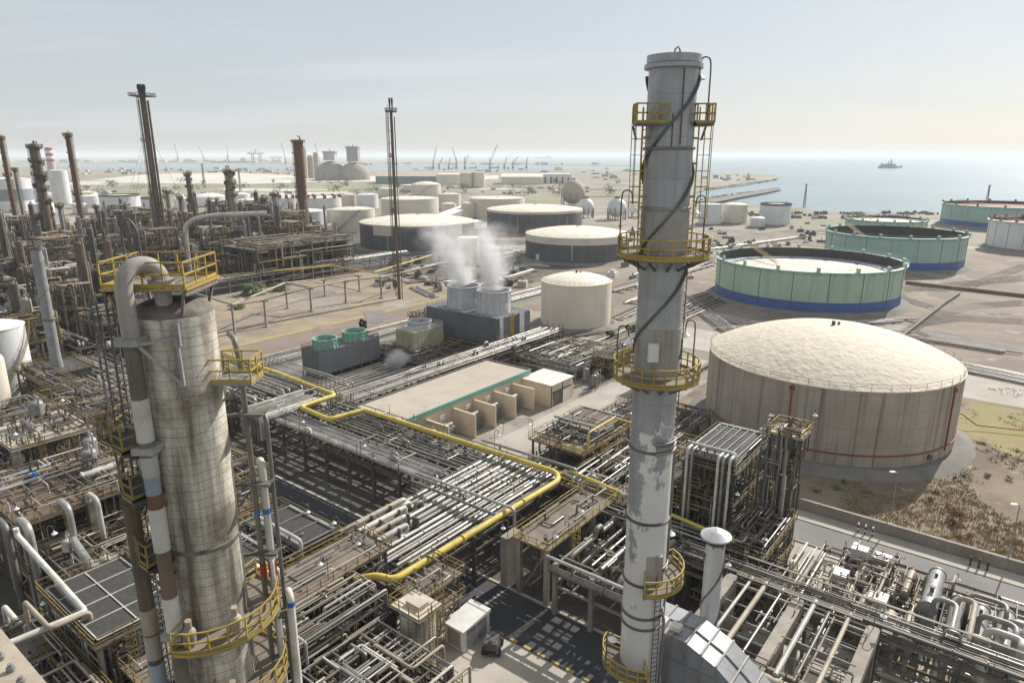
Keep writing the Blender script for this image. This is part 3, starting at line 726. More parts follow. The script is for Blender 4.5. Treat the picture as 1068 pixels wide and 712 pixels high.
p = mb.build('top_platform', M['deck'], tc1)
mb = MB(); mb.rail([(-1.75, -1.55, 44.48), (1.85, -1.55, 44.48), (1.85, 1.75, 44.48), (-1.75, 1.75, 44.48)], True, r=.032, step=.95)
mb.bar((-1.8, -1.63, 44.4), (1.9, -1.63, 44.4), .05, .1); mb.bar((1.93, -1.6, 44.4), (1.93, 1.8, 44.4), .05, .1); mb.build('railing', M['yellow'], p)
# overhead pipe: rises from the head, bends over and runs down the left flank in painted lengths
mb = MB(); mb.tube([(.5, -.85, 43.0), (.5, -.85, 45.0), (.25, -1.15, 45.45), (-.2, -1.7, 45.5), (-.42, -2.2, 44.9), (-.42, -2.2, 42.3)], .36, 16, bend=.6)
mb.cyl((.5, -.85, 44.5), (.5, -.85, 44.75), .54, 16)
op = mb.build('overhead_pipe', M['collar_tan'], tc1)
SEG = ((42.4, 39.7, 'insul_dark'), (39.7, 37.7, 'pipe_white'), (37.7, 37.0, 'insul_dark'), (37.0, 36.0, 'pipe_white'), (36.0, 35.1, 'city_blue'), (35.1, 34.4, 'rusty'), (34.4, 32.2, 'pipe_white'), (32.2, 29.7, 'rust_brown'), (29.7, 27.8, 'pipe_white'), (27.8, 2, 'insul_dark'))
for a, b, m in SEG:
    mb = MB(); mb.cyl((-.42, -2.25, a - .01), (-.42, -2.25, b), .34 + (.03 if m == 'pipe_white' else 0), 16); mb.build('pipe_section', M[m], op)
for z in (42.3, 37.3, 27.6):
    mb = MB(); mb.box(-.92, .08, -2.7, -1.72, z - .15, z + .15); mb.build('pipe_clamp', M['steel_pale'], tc1)
mb = MB(); q = Vector((.65, -2.05, 38.5)); q = Vector((1.25, -1.65, 42.3)); mb.bar((0, -2.5, 42.2), q, .13); mb.bar(q + Vector((0, 0, .2)), (1.35, -1.75, 40.1), .13); mb.bar((.05, -2.5, 42.1), (1.35, -1.75, 40.1), .13); mb.box(1.05, 1.4, -1.7, -1.1, 41.9, 42.9)
mb.build('support_strut', M['steel_pale'], tc1)
# second darker downcomer beside it
mb = MB(); mb.tube([(-2.3, -1.1, 34), (-2.3, -1.1, 2)], .36, 14); mb.build('downcomer', M['rust_brown'], tc1)
mb = MB()
for z, m in ((25.2, 0), (23.7, 1), (22, 2), (19.8, 1)): mb.m = m; mb.cyl((-2.3, -1.1, z + 3), (-2.3, -1.1, z + 1.6), .39, 14)
mb.build('painted_sleeve', [M['pipe_beige'], M['collar_tan'], M['city_blue']], tc1)
mb = MB(); mb.ladder((-2.25, -.35), 4, 43, (-1, 0), r=.035); mb.build('caged_ladder', M['strake'], tc1)
for z, a0, a1, ro in ((37.4, 2.5, 4.2, 3.3), (35.0, 2.5, 4.2, 3.2), (31.4, 2.6, 4.2, 3.0)):
    ring_platform(tc1, CLR, ro, z, a0, a1, step=1.2, rail='yellow_dull', deck='steel_dark', c=CC)
ring_platform(tc1, CLR, 3.3, 27.2, -1.75, 1.2, deck='deck', c=CC)
ring_platform(tc1, CLR, 3.4, 23.3, -1.3, 1.3, deck='deck', c=CC)
mb = MB(); mb.tube([(-2.1, 1.2, 44), (-2.1, 1.2, 46.7), (-1.75, 1.2, 47.3), (-1.35, 1.2, 46.7), (-1.35, 1.2, 44)], .06, 8, bend=.4); mb.build('vent_loop', M['strake'], tc1)
for i, (x, y, r, z1, m) in enumerate(((2.7, 1.3, .14, 40.2, 'pipe_grey'), (3.15, 1.5, .2, 34.6, 'pipe_white'), (3.5, 1.8, .11, 37, 'pipe_grey'), (3.3, 1.1, .11, 29.4, 'pipe_white'), (3.9, 1.6, .2, 26.8, 'pipe_white'))):
    mb = MB(); mb.tube([(x - .3, y + .6, z1 - .1), (x - .2, y + .3, z1 + .3), (x, y, z1), (x, y, 2)] if i else [(x - .9, y + 1.2, z1 + 1.2), (x - .3, y + .3, z1 + 1.2), (x, y, z1), (x, y, 2)], r, 10, bend=.4)
    o = mb.build('side_pipe', M[m], tc1)
    mb = MB()
    for k, z in enumerate((32.3, 29.2, 26.6, 20.2)):
        if z < z1 and i in (0, 1, 4): mb.m = k % 2; mb.cyl((x, y, z), (x, y, z - (.9 if k == 1 else .3)), r + .015, 10, caps=False)
    mb.build('colour_band', [M['blue'], M['red']], o)
for z in (37.6, 33.8, 29.8, 26):
    mb = MB(); mb.bar((1.5, .9, z), (3.6, 1.5, z), .14); mb.box(2.5, 3.6, 1.0, 1.9, z - .06, z + .06); mb.build('pipe_bracket', M['steel'], tc1)
for x, y, z in ((.4, -2.6, 27.2), (2.2, -1.6, 27.2), (1.9, -2.1, 23.3)):
    mb = MB(); mb.cyl((x, y, z), (x + .1, y - .1, z + .7), .3, 12); mb.sphere((x + .1, y - .1, z + .75), .32, 12, 8); mb.cyl((x + .1, y - .1, z + 1), (x + .15, y - .15, z + 1.5), .16, 8); mb.build('relief_valve', M['pipe_beige'], tc1)
# small square perch right of the column head
mb = MB(); mb.box(2.0, 3.9, -.6, 1.0, 39.7, 39.85); mb.bar((2, .2, 38.6), (3.6, .2, 39.7), .12)
p = mb.build('side_perch', M['steel_pale'], tc1)
mb = MB(); mb.rail([(2.0, -.6, 39.85), (3.9, -.6, 39.85), (3.9, 1, 39.85), (2, 1, 39.85)], r=.035, step=.9); mb.build('railing', M['yellow'], p)
# ---- generic column
def column(label, pos, h, r, mat, plats=(), name='process_column', rail='yellow_dull', base=None, top='dome', side=0.0, pipes=2, cat='column', group=None, n=18, deck='steel'):
    t = thing(name, label, cat, pos, 0, group)
    mb = MB(); mb.lathe([(r * 1.25, 0), (r * 1.02, min(2.5, h * .1)), (r, min(2.6, h * .1)), (r, h)], n); mb.build('shell', M[mat], t)
    if top == 'dome': mb = MB(); mb.dome(r, h, r * .6, n, 4); mb.cyl((0, 0, h + r * .5), (0, 0, h + r * .5 + .8), r * .25, 8); mb.build('top_head', M[mat], t)
    else: mb = MB(); mb.lathe([(r, h), (r * 1.12, h), (r * 1.12, h + .4), (r * .9, h + .4), (r * .9, h - 2)], n, smooth=False); mb.build('top_rim', M[mat], t)
    for i, z in enumerate(plats):
        w = min(1.3, .55 + r * .4)
        full = z > h - 1.5
        ring_platform(t, r, r + w, z, 0 if full else side + i * .9, 2 * math.pi if full else side + i * .9 + 3.6, rail, deck, rr=.05, step=1.6)
    if name == 'stack':
        for k in range(int(h / 3.2)):
            z = 3 + k * 3.2; mb = MB(); mb.lathe([(r, z), (r * 1.13, z), (r * 1.13, z + .35), (r, z + .35)], 12, smooth=False)
            if k % 2: mb.box(-r * 1.5, -r * .9, -.5, .5, z, z + .5)
            mb.build('stiffener_ring', M[mat], t)
    elif h > 34:
        for k in range(26):
            z = rnd.uniform(h * .3, h * .98); a = rnd.uniform(0, 6.28); mb = MB(); c = ((r + .5) * math.cos(a), (r + .5) * math.sin(a))
            mb.box(c[0] - .5, c[0] + .5, c[1] - .5, c[1] + .5, z, z + rnd.uniform(.6, 2)); mb.bar((0, 0, z), (c[0], c[1], z), .25); mb.build('fitting', M['steel_dark'], t)
    if plats:
        mb = MB(); a = side + 1.2; mb.ladder(((r + .25) * math.cos(a), (r + .25) * math.sin(a)), 1, max(plats), (math.cos(a), math.sin(a)), r=.045); mb.build('caged_ladder', M[rail if r < 1.5 else 'steel'], t)
    for i in range(pipes):
        a = side - .5 + i * .55; pr = max(.09, r * (.16 - .03 * i)); z = h * (.99 - .17 * i); mb = MB()
        mb.tube([(0 if i == 0 else r * .8 * math.cos(a), 0 if i == 0 else r * .8 * math.sin(a), z + (r * .9 + .8 if i == 0 else 0)), ((r + .5) * math.cos(a), (r + .5) * math.sin(a), z + (r * .9 + .8 if i == 0 else .1)), ((r + .5) * math.cos(a), (r + .5) * math.sin(a), .5)], pr, 8, bend=pr * 3)
        mb.build('downpipe', M[('pipe_grey', 'silver', 'pipe_white')[i % 3]], t)
    return t
def col_px(label, px, pyb, pyt, wpx, mat, np_=3, **k):
    p = at(px, pyb); d = p.y * math.cos(PITCH) + CAMH * math.sin(PITCH); r = wpx / 2 / FPX * d; h = height_at(p, pyt)
    return column(label, p, h, r, mat, [h * (1 - .9 * i / max(np_, 1)) - .5 for i in range(np_)], **k)
col_px('rust brown stack leaning at the far left edge, cut by the picture edge', 24, 268, 143, 4.2, 'rusty', 3, name='stack', top='open', cat='stack', pipes=1)
col_px('thin grey stack close beside the rust brown stack at the left edge', 31, 262, 176, 3.2, 'pipe_grey', 1, name='stack', top='open', cat='stack', pipes=0)
col_px('thick dark rusty column crowded with platforms, left of the red white chimney', 60, 290, 152, 8.5, 'rust_brown', 9, deck='rust_brown', rail='steel', side=2.2)
col_px('bare dark red stack with one platform half way, second from the flare', 92, 272, 140, 5.0, 'rusty', 2, name='stack', top='open', cat='stack', pipes=1)
col_px('slim grey purple column with a capped top, right of the flare stack', 203, 243, 181, 4.6, 'steel', 2)
col_px('cream column ringed by several platforms, right of the slim grey purple column', 247, 256, 178, 8.2, 'pipe_beige', 6, side=3)
tr_ = col_px('tall rusty ribbed stack with caged ladder standing behind the long dark cooler bank', 319, 252, 147, 9.5, 'rusty', 1, name='stack', top='open', cat='stack', pipes=1, side=2.0)
for i, (x, yb, yt, w, m, np_, lab) in enumerate((
    (279, 258, 207, 5.5, 'steel', 3, 'left one of the twin grey columns left of the rusty ribbed stack'),
    (291, 258, 202, 5.5, 'steel_pale', 3, 'right one of the twin grey columns left of the rusty ribbed stack'),
    (262, 258, 222, 4, 'rust_brown', 3, 'short brown column between the cream ringed column and the twin columns'),
    (180, 246, 199, 5, 'pipe_beige', 2, 'short beige column between the flare stack and the slim grey purple column'),
    (193, 250, 206, 3.5, 'rust_brown', 2, 'thin brown column just left of the slim grey purple column'),
    (125, 262, 227, 3.5, 'steel_pale', 1, 'thin pale column left of the flare stack foot'),
    (133, 262, 225, 3.5, 'steel', 1, 'thin grey column close left of the flare stack'),
    (143, 268, 226, 4, 'rust_brown', 2, 'brown column with bushy platform in front of the long white tank'),
    (150, 270, 230, 3, 'rusty', 0, 'thin rusty pole-like column right beside the brown column'),
    (107, 262, 215, 3, 'steel_dark', 3, 'dark thin column beside the bare dark red stack'),
    (74, 285, 214, 4, 'steel_pale', 2, 'pale column in front of the thick dark rusty column'),
    (48, 280, 225, 3.5, 'rust_brown', 3, 'brown column left of the thick dark rusty column'),
    (222, 262, 232, 4, 'steel_pale', 2, 'short pale column under the silver goose-neck pipe'),
    (236, 270, 238, 4, 'steel', 2, 'short grey column right of the silver goose-neck pipe'),
    (168, 262, 236, 3, 'steel_pale', 2, 'short pale column hard right of the flare foot'),
    (15, 300, 243, 6, 'steel_dark', 3, 'dark squat column near the left edge'),
    (300, 262, 222, 3, 'steel', 2, 'thin column right of the twin grey columns'),
    (270, 262, 233, 3, 'rust_brown', 1, 'small brown column in front of the twin grey columns'))):
    col_px(lab, x, yb, yt, w, m, np_, side=i * 1.3, n=12, rail=('yellow_dull', 'steel')[i % 2])
# white spiral-ribbed stack on the dark furnace
p = at(60, 384, 8); h = 8 + (height_at(at(60, 384, 8), 260) - 8)
ts = thing('stack', 'pale grey leaning-looking stack with spiral rib above the dark furnace box', 'stack', p)
hs = h - 8; mb = MB(); mb.lathe([(1.15, 0), (1.0, 3), (1.0, hs)], 20); mb.build('shell', M['duct'], ts)
mb = MB(); mb.tube([(1.05 * math.cos(i * .19), 1.05 * math.sin(i * .19), hs * (.45 + .55 * i / 80)) for i in range(81)], .1, 5); mb.build('spiral_rib', M['pipe_beige'], ts)
mb = MB(); mb.lathe([(1.0, hs), (1.2, hs), (1.2, hs + .4), (.9, hs + .4), (.9, hs - 2)], 20, smooth=False); mb.lathe([(1.0, hs * .42), (1.3, hs * .42), (1.3, hs * .43), (1, hs * .43)], 20, smooth=False); mb.build('rim', M['steel'], ts)
# red-white chimney far away
p = at(56, 188); h = height_at(p, 154); t = thing('striped_chimney', 'distant power station chimney banded red and white at its top', 'chimney', p)
r = 7 / 2 / FPX * p.y
mb = MB(); mb.lathe([(r * 1.2, 0), (r * .9, h)], 20); mb.build('shaft', M['concrete_light'], t)
mb = MB()
for i in range(5):
    mb.m = i % 2; z1 = h * (1 - i * .085); z0 = h * (1 - (i + 1) * .085); mb.lathe([(r * (1.2 - .3 * z0 / h) + .1, z0), (r * (1.2 - .3 * z1 / h) + .1, z1)], 20)
mb.build('warning_band', [M['red'], M['tank_white']], t)
# ---- flare stacks
def flare(label, px, pyb, pyt, r, mat, guys, tip):
    p = at(px, pyb); h = height_at(p, pyt); t = thing('flare_stack', label, 'flare stack', p)
    mb = MB(); mb.lathe([(r * 1.1, 0), (r, h * .1), (r * .85, h - 4)], 14); mb.build('riser', M[mat], t)
    for k, (a, rr) in enumerate(((.3, .35), (2.2, .3), (4.0, .22))):
        if k < (3 if r > .8 else 1):
            mb = MB(); mb.tube([((r + .6) * math.cos(a), (r + .6) * math.sin(a), 0), ((r + .45) * math.cos(a), (r + .45) * math.sin(a), h - 6)], rr * r, 6); mb.build('pilot_pipe', M[('rust_brown', 'pipe_beige', 'steel')[k]], t)
    mb = MB(); mb.ladder((-(r + .5), 0), 1, h - 5, (-1, 0), w=.7, r=.06)
    for i in range(int(h / 4)): mb.bar((0, 0, i * 4 + 2), (-(r + .9), 0, i * 4 + 2), .14)
    mb.build('caged_ladder', M['steel_dark'], t)
    for z in (h - 4.6, h * .72, h * .45):
        w = (1.9 if z > h - 5 else 1.0) * max(.6, r); mb = MB(); a0 = -w - r; 
        mb.box(-r - w, r + w if z > h - 5 else -r, -r - w if z > h - 5 else -1, r + w if z > h - 5 else 1, z, z + .2); pl = mb.build('platform', M['steel_dark'], t)
        mb = MB(); x1 = r + w if z > h - 5 else -r; yy = r + w if z > h - 5 else 1
        mb.rail([(-r - w, -yy, z + .2), (x1, -yy, z + .2), (x1, yy, z + .2), (-r - w, yy, z + .2)], True, r=.07, step=1.4); mb.build('railing', M['steel_dark'], pl)
    mb = MB()
    for k in range(tip):
        a = k * 2 * math.pi / tip; q = r * .75 if tip > 1 else 0
        mb.lathe([(r * .3, h - 4.5), (r * .42, h - 2.5), (r * .6, h - 1.6), (r * .62, h - .5), (r * .4, h)], 9, (q * math.cos(a), q * math.sin(a)))
    mb.build('burner_tip', M['coal_black'], t)
    for a in guys:
        mb = MB(); mb.tube([(0, 0, h * .78), (h * .42 * math.cos(a), h * .42 * math.sin(a), 0)], .05, 3); mb.build('guy_wire', M['steel_dark'], t)
flare('tallest brown flare stack with ladder and crowned burner tip, left of centre', 174, 290, 88, 1.25, 'rust_brown', (-.4, 2.6, 4.4), 4)
flare('slim dark flare stack rising alone before the dark pale-panelled tank', 416.5, 312, 102, .55, 'rust_brown', (), 2)
# ---------------------------------------------------------------- pipe racks and pipes
rnd = random.Random(11)
JM = ('silver', 'pipe_grey', 'pipe_white', 'steel', 'pipe_beige', 'rust_brown', 'yellow_dull')
JW = (4, 5, 2, 5, 3, 4, 1)
def jungle(mb, x0, x1, y0, y1, z0, z1, n, rr=(.05, .14), vert=.45, segs=(3, 6)):
    """small-bore piping: square-cornered runs inside a box"""
    for _ in range(n):
        p = Vector((rnd.uniform(x0, x1), rnd.uniform(y0, y1), rnd.uniform(z0, z1))); P = [p]; last = -1
        for k in range(rnd.randint(*segs)):
            ax = 2 if (rnd.random() < vert and last != 2) else rnd.choice((0, 1))
            if ax == last: ax = (ax + 1) % 3
            last = ax; lo, hi = ((x0, x1), (y0, y1), (z0, z1))[ax]
            q = p.copy(); span = (hi - lo) * rnd.uniform(.15, .7) * rnd.choice((-1, 1))
            q[ax] = min(hi, max(lo, q[ax] + span))
            if (q - p).length > .3: P.append(q); p = q
        if len(P) < 2: continue
        mb.m = rnd.choices(range(7), JW)[0]
        mb.tube(P, rnd.uniform(*rr), 6, bend=.22)
        if rnd.random() < .4:      # a valve with its wheel on the run
            c = P[0].lerp(P[1], .5); mb.m = rnd.choice((3, 5, 6, 3)); mb.cyl(c - Vector((0, 0, .16)), c + Vector((0, 0, .2)), .19, 7); mb.cyl(c + Vector((0, 0, .2)), c + Vector((0, 0, .55)), .04, 4); mb.cyl(c + Vector((0, 0, .55)), c + Vector((0, 0, .6)), .2, 8)
def pipe(pts, r, mat, label, group=None, n=8, bend=None, name='pipe', world=False, flange=0):
    """one pipe of its own, running through points in street-grid coordinates"""
    p0 = Vector(pts[0]); loc = Vector((p0.x, p0.y, 0)) if world else G(p0.x, p0.y, 0)
    q = [Vector((p[0] - p0.x, p[1] - p0.y, p[2])) for p in pts]
    mb = MB(); mb.tube(q, r, n, bend if bend is not None else r * 3)
    for a, b in zip(q, q[1:]):
        L = (b - a).length
        if flange and L > flange:
            for k in range(1, int(L / flange) + 1):
                c = a.lerp(b, (k - .3) * flange / L); d = (b - a).normalized(); mb.cyl(c - d * .07, c + d * .07, r * 1.35, n)
    o = mb.build(name, M[mat], loc=loc, rz=0 if world else GR)
    return tag(o, label, 'pipe', group)
def rack(label, u0, u1, v0, v1, levels, axis='u', bay=6.0, mat='steel', post=.38, rows=None, name='pipe_rack'):
    t = thing(name, label, 'pipe rack', G(u0, v0), GR)
    L, W = (u1 - u0, v1 - v0) if axis == 'u' else (v1 - v0, u1 - u0)
    fx = (lambda a, b, z: (a, b, z)) if axis == 'u' else (lambda a, b, z: (b, a, z))
    k = max(1, round(L / bay)); rows = rows or max(2, round(W / 7) + 1)
    for i in range(k + 1):
        mb = MB(); a = L * i / k
        for j in range(rows):
            b = W * j / (rows - 1); mb.bar(fx(a, b, 0), fx(a, b, levels[-1] + .1), post)
        for z in levels: mb.bar(fx(a, -.3, z - .2), fx(a, W + .3, z - .2), .26, .38)
        if i % 2 == 0 and W > 3: mb.bar(fx(a, 0, levels[0] - 1.6), fx(a, min(W, 2), levels[0] - .4), .12)
        mb.build('portal_frame', M[mat], t)
    for j in range(rows):
        b = W * j / (rows - 1)
        for z in levels:
            mb = MB(); mb.bar(fx(0, b, z - .52), fx(L, b, z - .52), .2, .3); mb.build('side_beam', M[mat], t)
    mb = MB()
    for i in range(k):
        a = L * (i + .5) / k
        for z in levels: mb.bar(fx(a, 0, z - .2), fx(a, W, z - .2), .14, .2)
    mb.build('cross_beam', M[mat], t)
    if L < 100:
        mb = MB(); xs, ys = (L, W) if axis == 'u' else (W, L); z = levels[-1]
        for _ in range(int(L * W / 11)):      # small take-offs, drains and valves over and under the main lines
            x, y = rnd.uniform(0, xs), rnd.uniform(0, ys); d = rnd.uniform(1.5, 7)
            jungle(mb, max(0, x - d), min(xs, x + d), max(0, y - d * .6), min(ys, y + d * .6), z - rnd.choice((2.5, .3, 2)), z + rnd.uniform(.5, 1.5), 1, (.04, .11), .35)
        for _ in range(int(L / 3)):
            x, y = rnd.uniform(0, xs), rnd.choice((0, ys)); mb.m = rnd.choice((1, 3, 5)); mb.bar((x, y, z - .3), (x, y, z + rnd.uniform(.6, 2.2)), rnd.uniform(.06, .14))
        mb.build('pipework', [M[m] for m in JM], t)['kind'] = 'stuff'
    for k in range(2 if W > 2.5 and L < 100 else 0):      # cable trays
        mb = MB(); b = W * (.02 + .96 * k); z = levels[-1] + .55 + .2 * k
        mb.bar(fx(L * .04, b, z), fx(L * .93, b, z), .3, .06)
        for i in range(k + 9): mb.bar(fx(L * (.06 + i * .09), b, levels[-1] - .2), fx(L * (.06 + i * .09), b, z), .08)
        mb.build('cable_tray', M['steel'], t)
    return t
def bundle(axis, a0, a1, b0, b1, z, count, label, group, mats=('silver', 'pipe_grey', 'silver', 'pipe_white'), rr=(.10, .24), jit=0.6, drop=0, name='pipe'):
    step = (b1 - b0) / count
    for i in range(count):
        b = b0 + step * (i + .5) + rnd.uniform(-.22, .22) * step; r = min(rnd.choice((rr[0], rr[1], rnd.uniform(*rr))), step * .4)
        s, e = a0 + rnd.uniform(0, jit), a1 - rnd.uniform(0, jit)
        P = [(s, b, z + r), (e, b, z + r)]
        x = rnd.random()
        if jit and x < .3: e2 = s + (e - s) * rnd.uniform(.3, .8); P = [(s, b, z + r), (e2, b, z + r), (e2, b, z + .9 + r), (e2 + 1.2, b, z + .9 + r), (e2 + 1.2, b, z + r), (e, b, z + r)]
        if drop and x > .45: P = P + [(P[-1][0], b, z - drop * rnd.uniform(.5, 1))]
        if drop and x < .6: P = [(P[0][0], b, z - drop * rnd.uniform(.5, 1))] + P
        if axis == 'v': P = [(q[1], q[0], q[2]) for q in P]
        pipe(P, r, rnd.choice(mats), label, group, flange=9 if r > .15 else 0, name=name)
# rack along the main road
rack('long grey pipe rack between the dark road and the yellow pipe, carrying silver pipes', -106, -50, 59.6, 73.6, (4.6, 6.6), 'u', 5.6)
bundle('u', -104, -60, 59.8, 64.6, 6.6, 8, 'silver pipe running the length of the long rack beside the dark road', 'silver pipes on the front of the long rack', ('silver', 'silver', 'pipe_white', 'pipe_grey'), (.16, .26), 1.5, 2.5)
bundle('u', -103, -50, 65.2, 69.6, 6.6, 5, 'grey pipe in the middle lane of the long rack beside the dark road', 'middle lane pipes on the long rack', ('pipe_grey', 'silver', 'silver'), (.12, .22), 6, 3)
bundle('u', -100, -50, 70, 73.4, 6.6, 4, 'thin pipe along the yellow pipe on the back of the long rack', 'back lane pipes on the long rack', ('pipe_grey', 'silver'), (.08, .16), 8, 3)
bundle('u', -104, -52, 60, 73, 4.6, 6, 'shaded pipe on the lower level of the long rack beside the dark road', 'lower level pipes on the long rack', ('pipe_grey', 'steel', 'silver'), (.1, .24), 8, 2)
for i in range(9):
    u = -105.4 + i * .95
    pipe([(u, 69 + rnd.uniform(0, 3), 7.5), (u, 58.6, 7.5), (u, 58.6, 2.5 + rnd.uniform(0, 1.4))], .27, rnd.choice(('pipe_grey', 'silver', 'pipe_white')), 'thick ribbed row pipe bending down at the left end of the long rack', 'row of thick bent pipes at the left end of the long rack', bend=.8)
# the bright yellow pipe and its branches
pipe([(-138, 74.5, 7.9), (-97.4, 72.6, 7.9), (-97.4, 64.9, 7.9), (-88.6, 64.4, 7.9), (-87.6, 70.8, 7.9), (-48.0, 71.4, 7.9), (-46.4, 69.6, 7.9), (-47.2, 40.6, 7.9), (-49.2, 40.2, 7.9), (-51.2, 38.8, 7.3)], .40, 'yellow_pipe', 'thick bright yellow pipe zigzagging over the racks in the centre', n=12, bend=1.1, flange=11)
pipe([(-47.6, 70.9, 7.9), (-46.4, 72.4, 8.2), (-43.5, 72.0, 8.2), (-22, 68.8, 8.2)], .24, 'yellow_pipe', 'slimmer yellow pipe branching towards the tall chimney', n=10, bend=.6)
# rack crossing the road
rack('broad pipe rack bridging the dark road under the yellow pipe', -60.5, -47.8, 41, 73, (4.9, 6.5), 'v', 6.2)
bundle('v', 42, 74, -60.2, -54.4, 6.5, 7, 'fat pale pipe lying along the broad rack that bridges the road', 'fat pale pipes on the bridging rack', ('pipe_white', 'silver', 'silver', 'pipe_grey'), (.26, .36), 2, 1.5)
bundle('v', 42, 76, -54, -48.4, 6.5, 8, 'slender silver pipe lying along the broad rack that bridges the road', 'slender pipes on the bridging rack', ('silver', 'pipe_white', 'pipe_grey'), (.13, .24), 3, 1.5)
bundle('v', 41, 73, -60, -48.4, 4.9, 5, 'shaded pipe on the lower level of the broad rack that bridges the road', 'lower level pipes on the bridging rack', ('pipe_grey', 'steel', 'silver'), (.12, .24), 4)
for z, dv in ((8.0, 0), (8.7, 1.1), (8.0, 14), (8.7, 14.9)):
    pipe([(-62, 57.2 + dv, z), (-47.5, 57.6 + dv, z), (-45.5, 57.6 + dv, z), (-45.5, 57.6 + dv, 5)] if dv else [(-62, 57.2, z - 1), (-62, 57.2, z), (-47, 57.2, z)], .2, 'silver', 'silver pipe crossing on top of the bridging rack', 'pipes crossing over the bridging rack')
for i in range(4):
    mb = MB(); x = -59 + i * 1.6
    t = thing('heat_exchanger', 'hairpin bundle of fat pale tubes at the near end of the bridging rack', 'heat exchanger', G(x, 42.6, 6.9), GR, 'pale hairpin exchangers on the bridging rack')
    for k in range(2):
        mb = MB(); mb.tube([(0, 0, k * 1.0), (0, 10 - i * 1.4, k * 1.0)], .36, 10); mb.build('shell_tube', M['pipe_white' if i % 2 else 'pipe_beige'], t)
    mb = MB(); mb.tube([(0, 10 - i * 1.4, 0), (0, 10.7 - i * 1.4, 0), (0, 10.7 - i * 1.4, 1.0), (0, 10 - i * 1.4, 1.0)], .3, 8, bend=.5); mb.build('return_bend', M['pipe_white'], t)
    mb = MB()
    for y in (1, 5, 8): mb.box(-.5, .5, y - .12, y + .12, -.45, 1.3)
    mb.build('saddle', M['steel'], t)
# walkway block and rack on the right bank of the road
rack('shorter pipe rack on concrete legs between the road and the tall chimney', -37, -27.6, 55.2, 68, (4.2, 6.4), 'u', 4.7, 'concrete', .5)
bundle('v', 56, 68.5, -36.8, -28, 6.4, 7, 'pipe on the short concrete-legged rack left of the chimney', 'pipes on the short rack left of the chimney', ('pipe_grey', 'silver', 'pipe_white', 'rust_brown'), (.14, .34), 1.5, 2)
bundle('u', -38, -26, 56, 68, 4.2, 4, 'low cross pipe under the short rack left of the chimney', 'low cross pipes under the short rack', ('pipe_grey', 'silver'), (.12, .22), 2)
bundle('u', -40, -20, 66.5, 70.5, 7.2, 5, 'thin pipe passing behind the chimney from the short rack', 'thin pipes passing behind the chimney', ('silver', 'pipe_grey'), (.07, .14), 3)
pipe([(-37.2, 54.4, 6.2), (-20, 54.4, 6.2)], .42, 'pipe_grey', 'fat grey pipe along the road edge of the short rack left of the chimney', flange=4)
pipe([(-38.2, 55, 7.1), (-27, 55, 7.1), (-27, 66, 7.1)], .18, 'pipe_white', 'white pipe turning a corner on top of the short rack left of the chimney')
# rack from the substation to the cooling towers
rack('narrow pipe rack running beside the flat tan-roofed building to the cooling towers', -103.5, -96.8, 76, 146, (3.6, 5.2), 'v', 7)
bundle('v', 75, 147, -103.2, -97.2, 5.2, 9, 'silver pipe on the narrow rack beside the flat tan-roofed building', 'silver pipes on the narrow rack', ('silver', 'silver', 'pipe_grey'), (.12, .26), 3, 2)
bundle('v', 75, 146, -103, -97.4, 3.6, 3, 'shaded lower pipe of the narrow rack beside the flat tan-roofed building', 'lower pipes of the narrow rack', ('pipe_grey', 'steel'), (.12, .22), 3)
# left part of the long rack, towards the left units
rack('pipe rack continuing left from the long rack behind the foreground column', -150, -107, 62, 74, (4.8, 6.8), 'u', 6.2)
bundle('u', -150, -106, 62.3, 73.6, 6.8, 13, 'pipe on the rack that continues left behind the foreground column', 'pipes on the continuing left rack', ('silver', 'pipe_grey', 'pipe_white', 'pipe_beige'), (.12, .28), 4, 3)
bundle('u', -148, -106, 62.5, 73.6, 4.8, 4, 'lower pipe on the rack that continues left behind the foreground column', 'lower pipes on the continuing left rack', ('steel', 'pipe_grey'), (.12, .25), 5)
for i in range(10):
    v = 75.5 + i * 1.1
    pipe([(-141 + i * .3, v, 4.6), (-108 + rnd.uniform(-3, 3), v, 4.6), (-107 + rnd.uniform(-2, 2), v + .1, 1.5)], rnd.uniform(.1, .2), rnd.choice(('silver', 'pipe_grey')), 'pipe lying between the continuing left rack and the green-fanned cooler', 'pipes before the green-fanned cooler')
# ground level pipe tracks
bundle('v', 60, 235, -152, -144, .5, 7, 'pipe lying on sleepers in the ground track along the brown road', 'pipes on the ground track along the brown road', ('silver', 'pipe_grey', 'pipe_white'), (.14, .26))
bundle('v', 150, 262, -96, -84, .5, 6, 'pipe on the ground track leading to the far green tanks', 'pipes on the ground track beyond the beige tank', ('pipe_grey', 'silver', 'steel'), (.16, .3))
a, b = at(735, 331), at(1180, 424); d = (b - a).normalized(); nv = Vector((-d.y, d.x, 0))
for i in range(8):
    o = nv * (i * .95 - 1); pipe([a + o + Vector((0, 0, .5)), b + o + Vector((0, 0, .5))], .2 + .06 * (i % 3), ('pipe_grey', 'silver', 'steel')[i % 3], 'long ground pipe passing behind the domed tank towards the right edge', 'ground pipes behind the domed tank', world=True)
a, b = at(700, 306), at(760, 352)
for i in range(6):
    o = Vector((i * .9, i * .7, 0)); pipe([a + o + Vector((0, 0, .6)), b + o + Vector((0, 0, .6))], .22, ('pipe_grey', 'silver')[i % 2], 'short ground pipe between the chimney and the nearest green tank', 'short ground pipes right of the chimney', world=True)
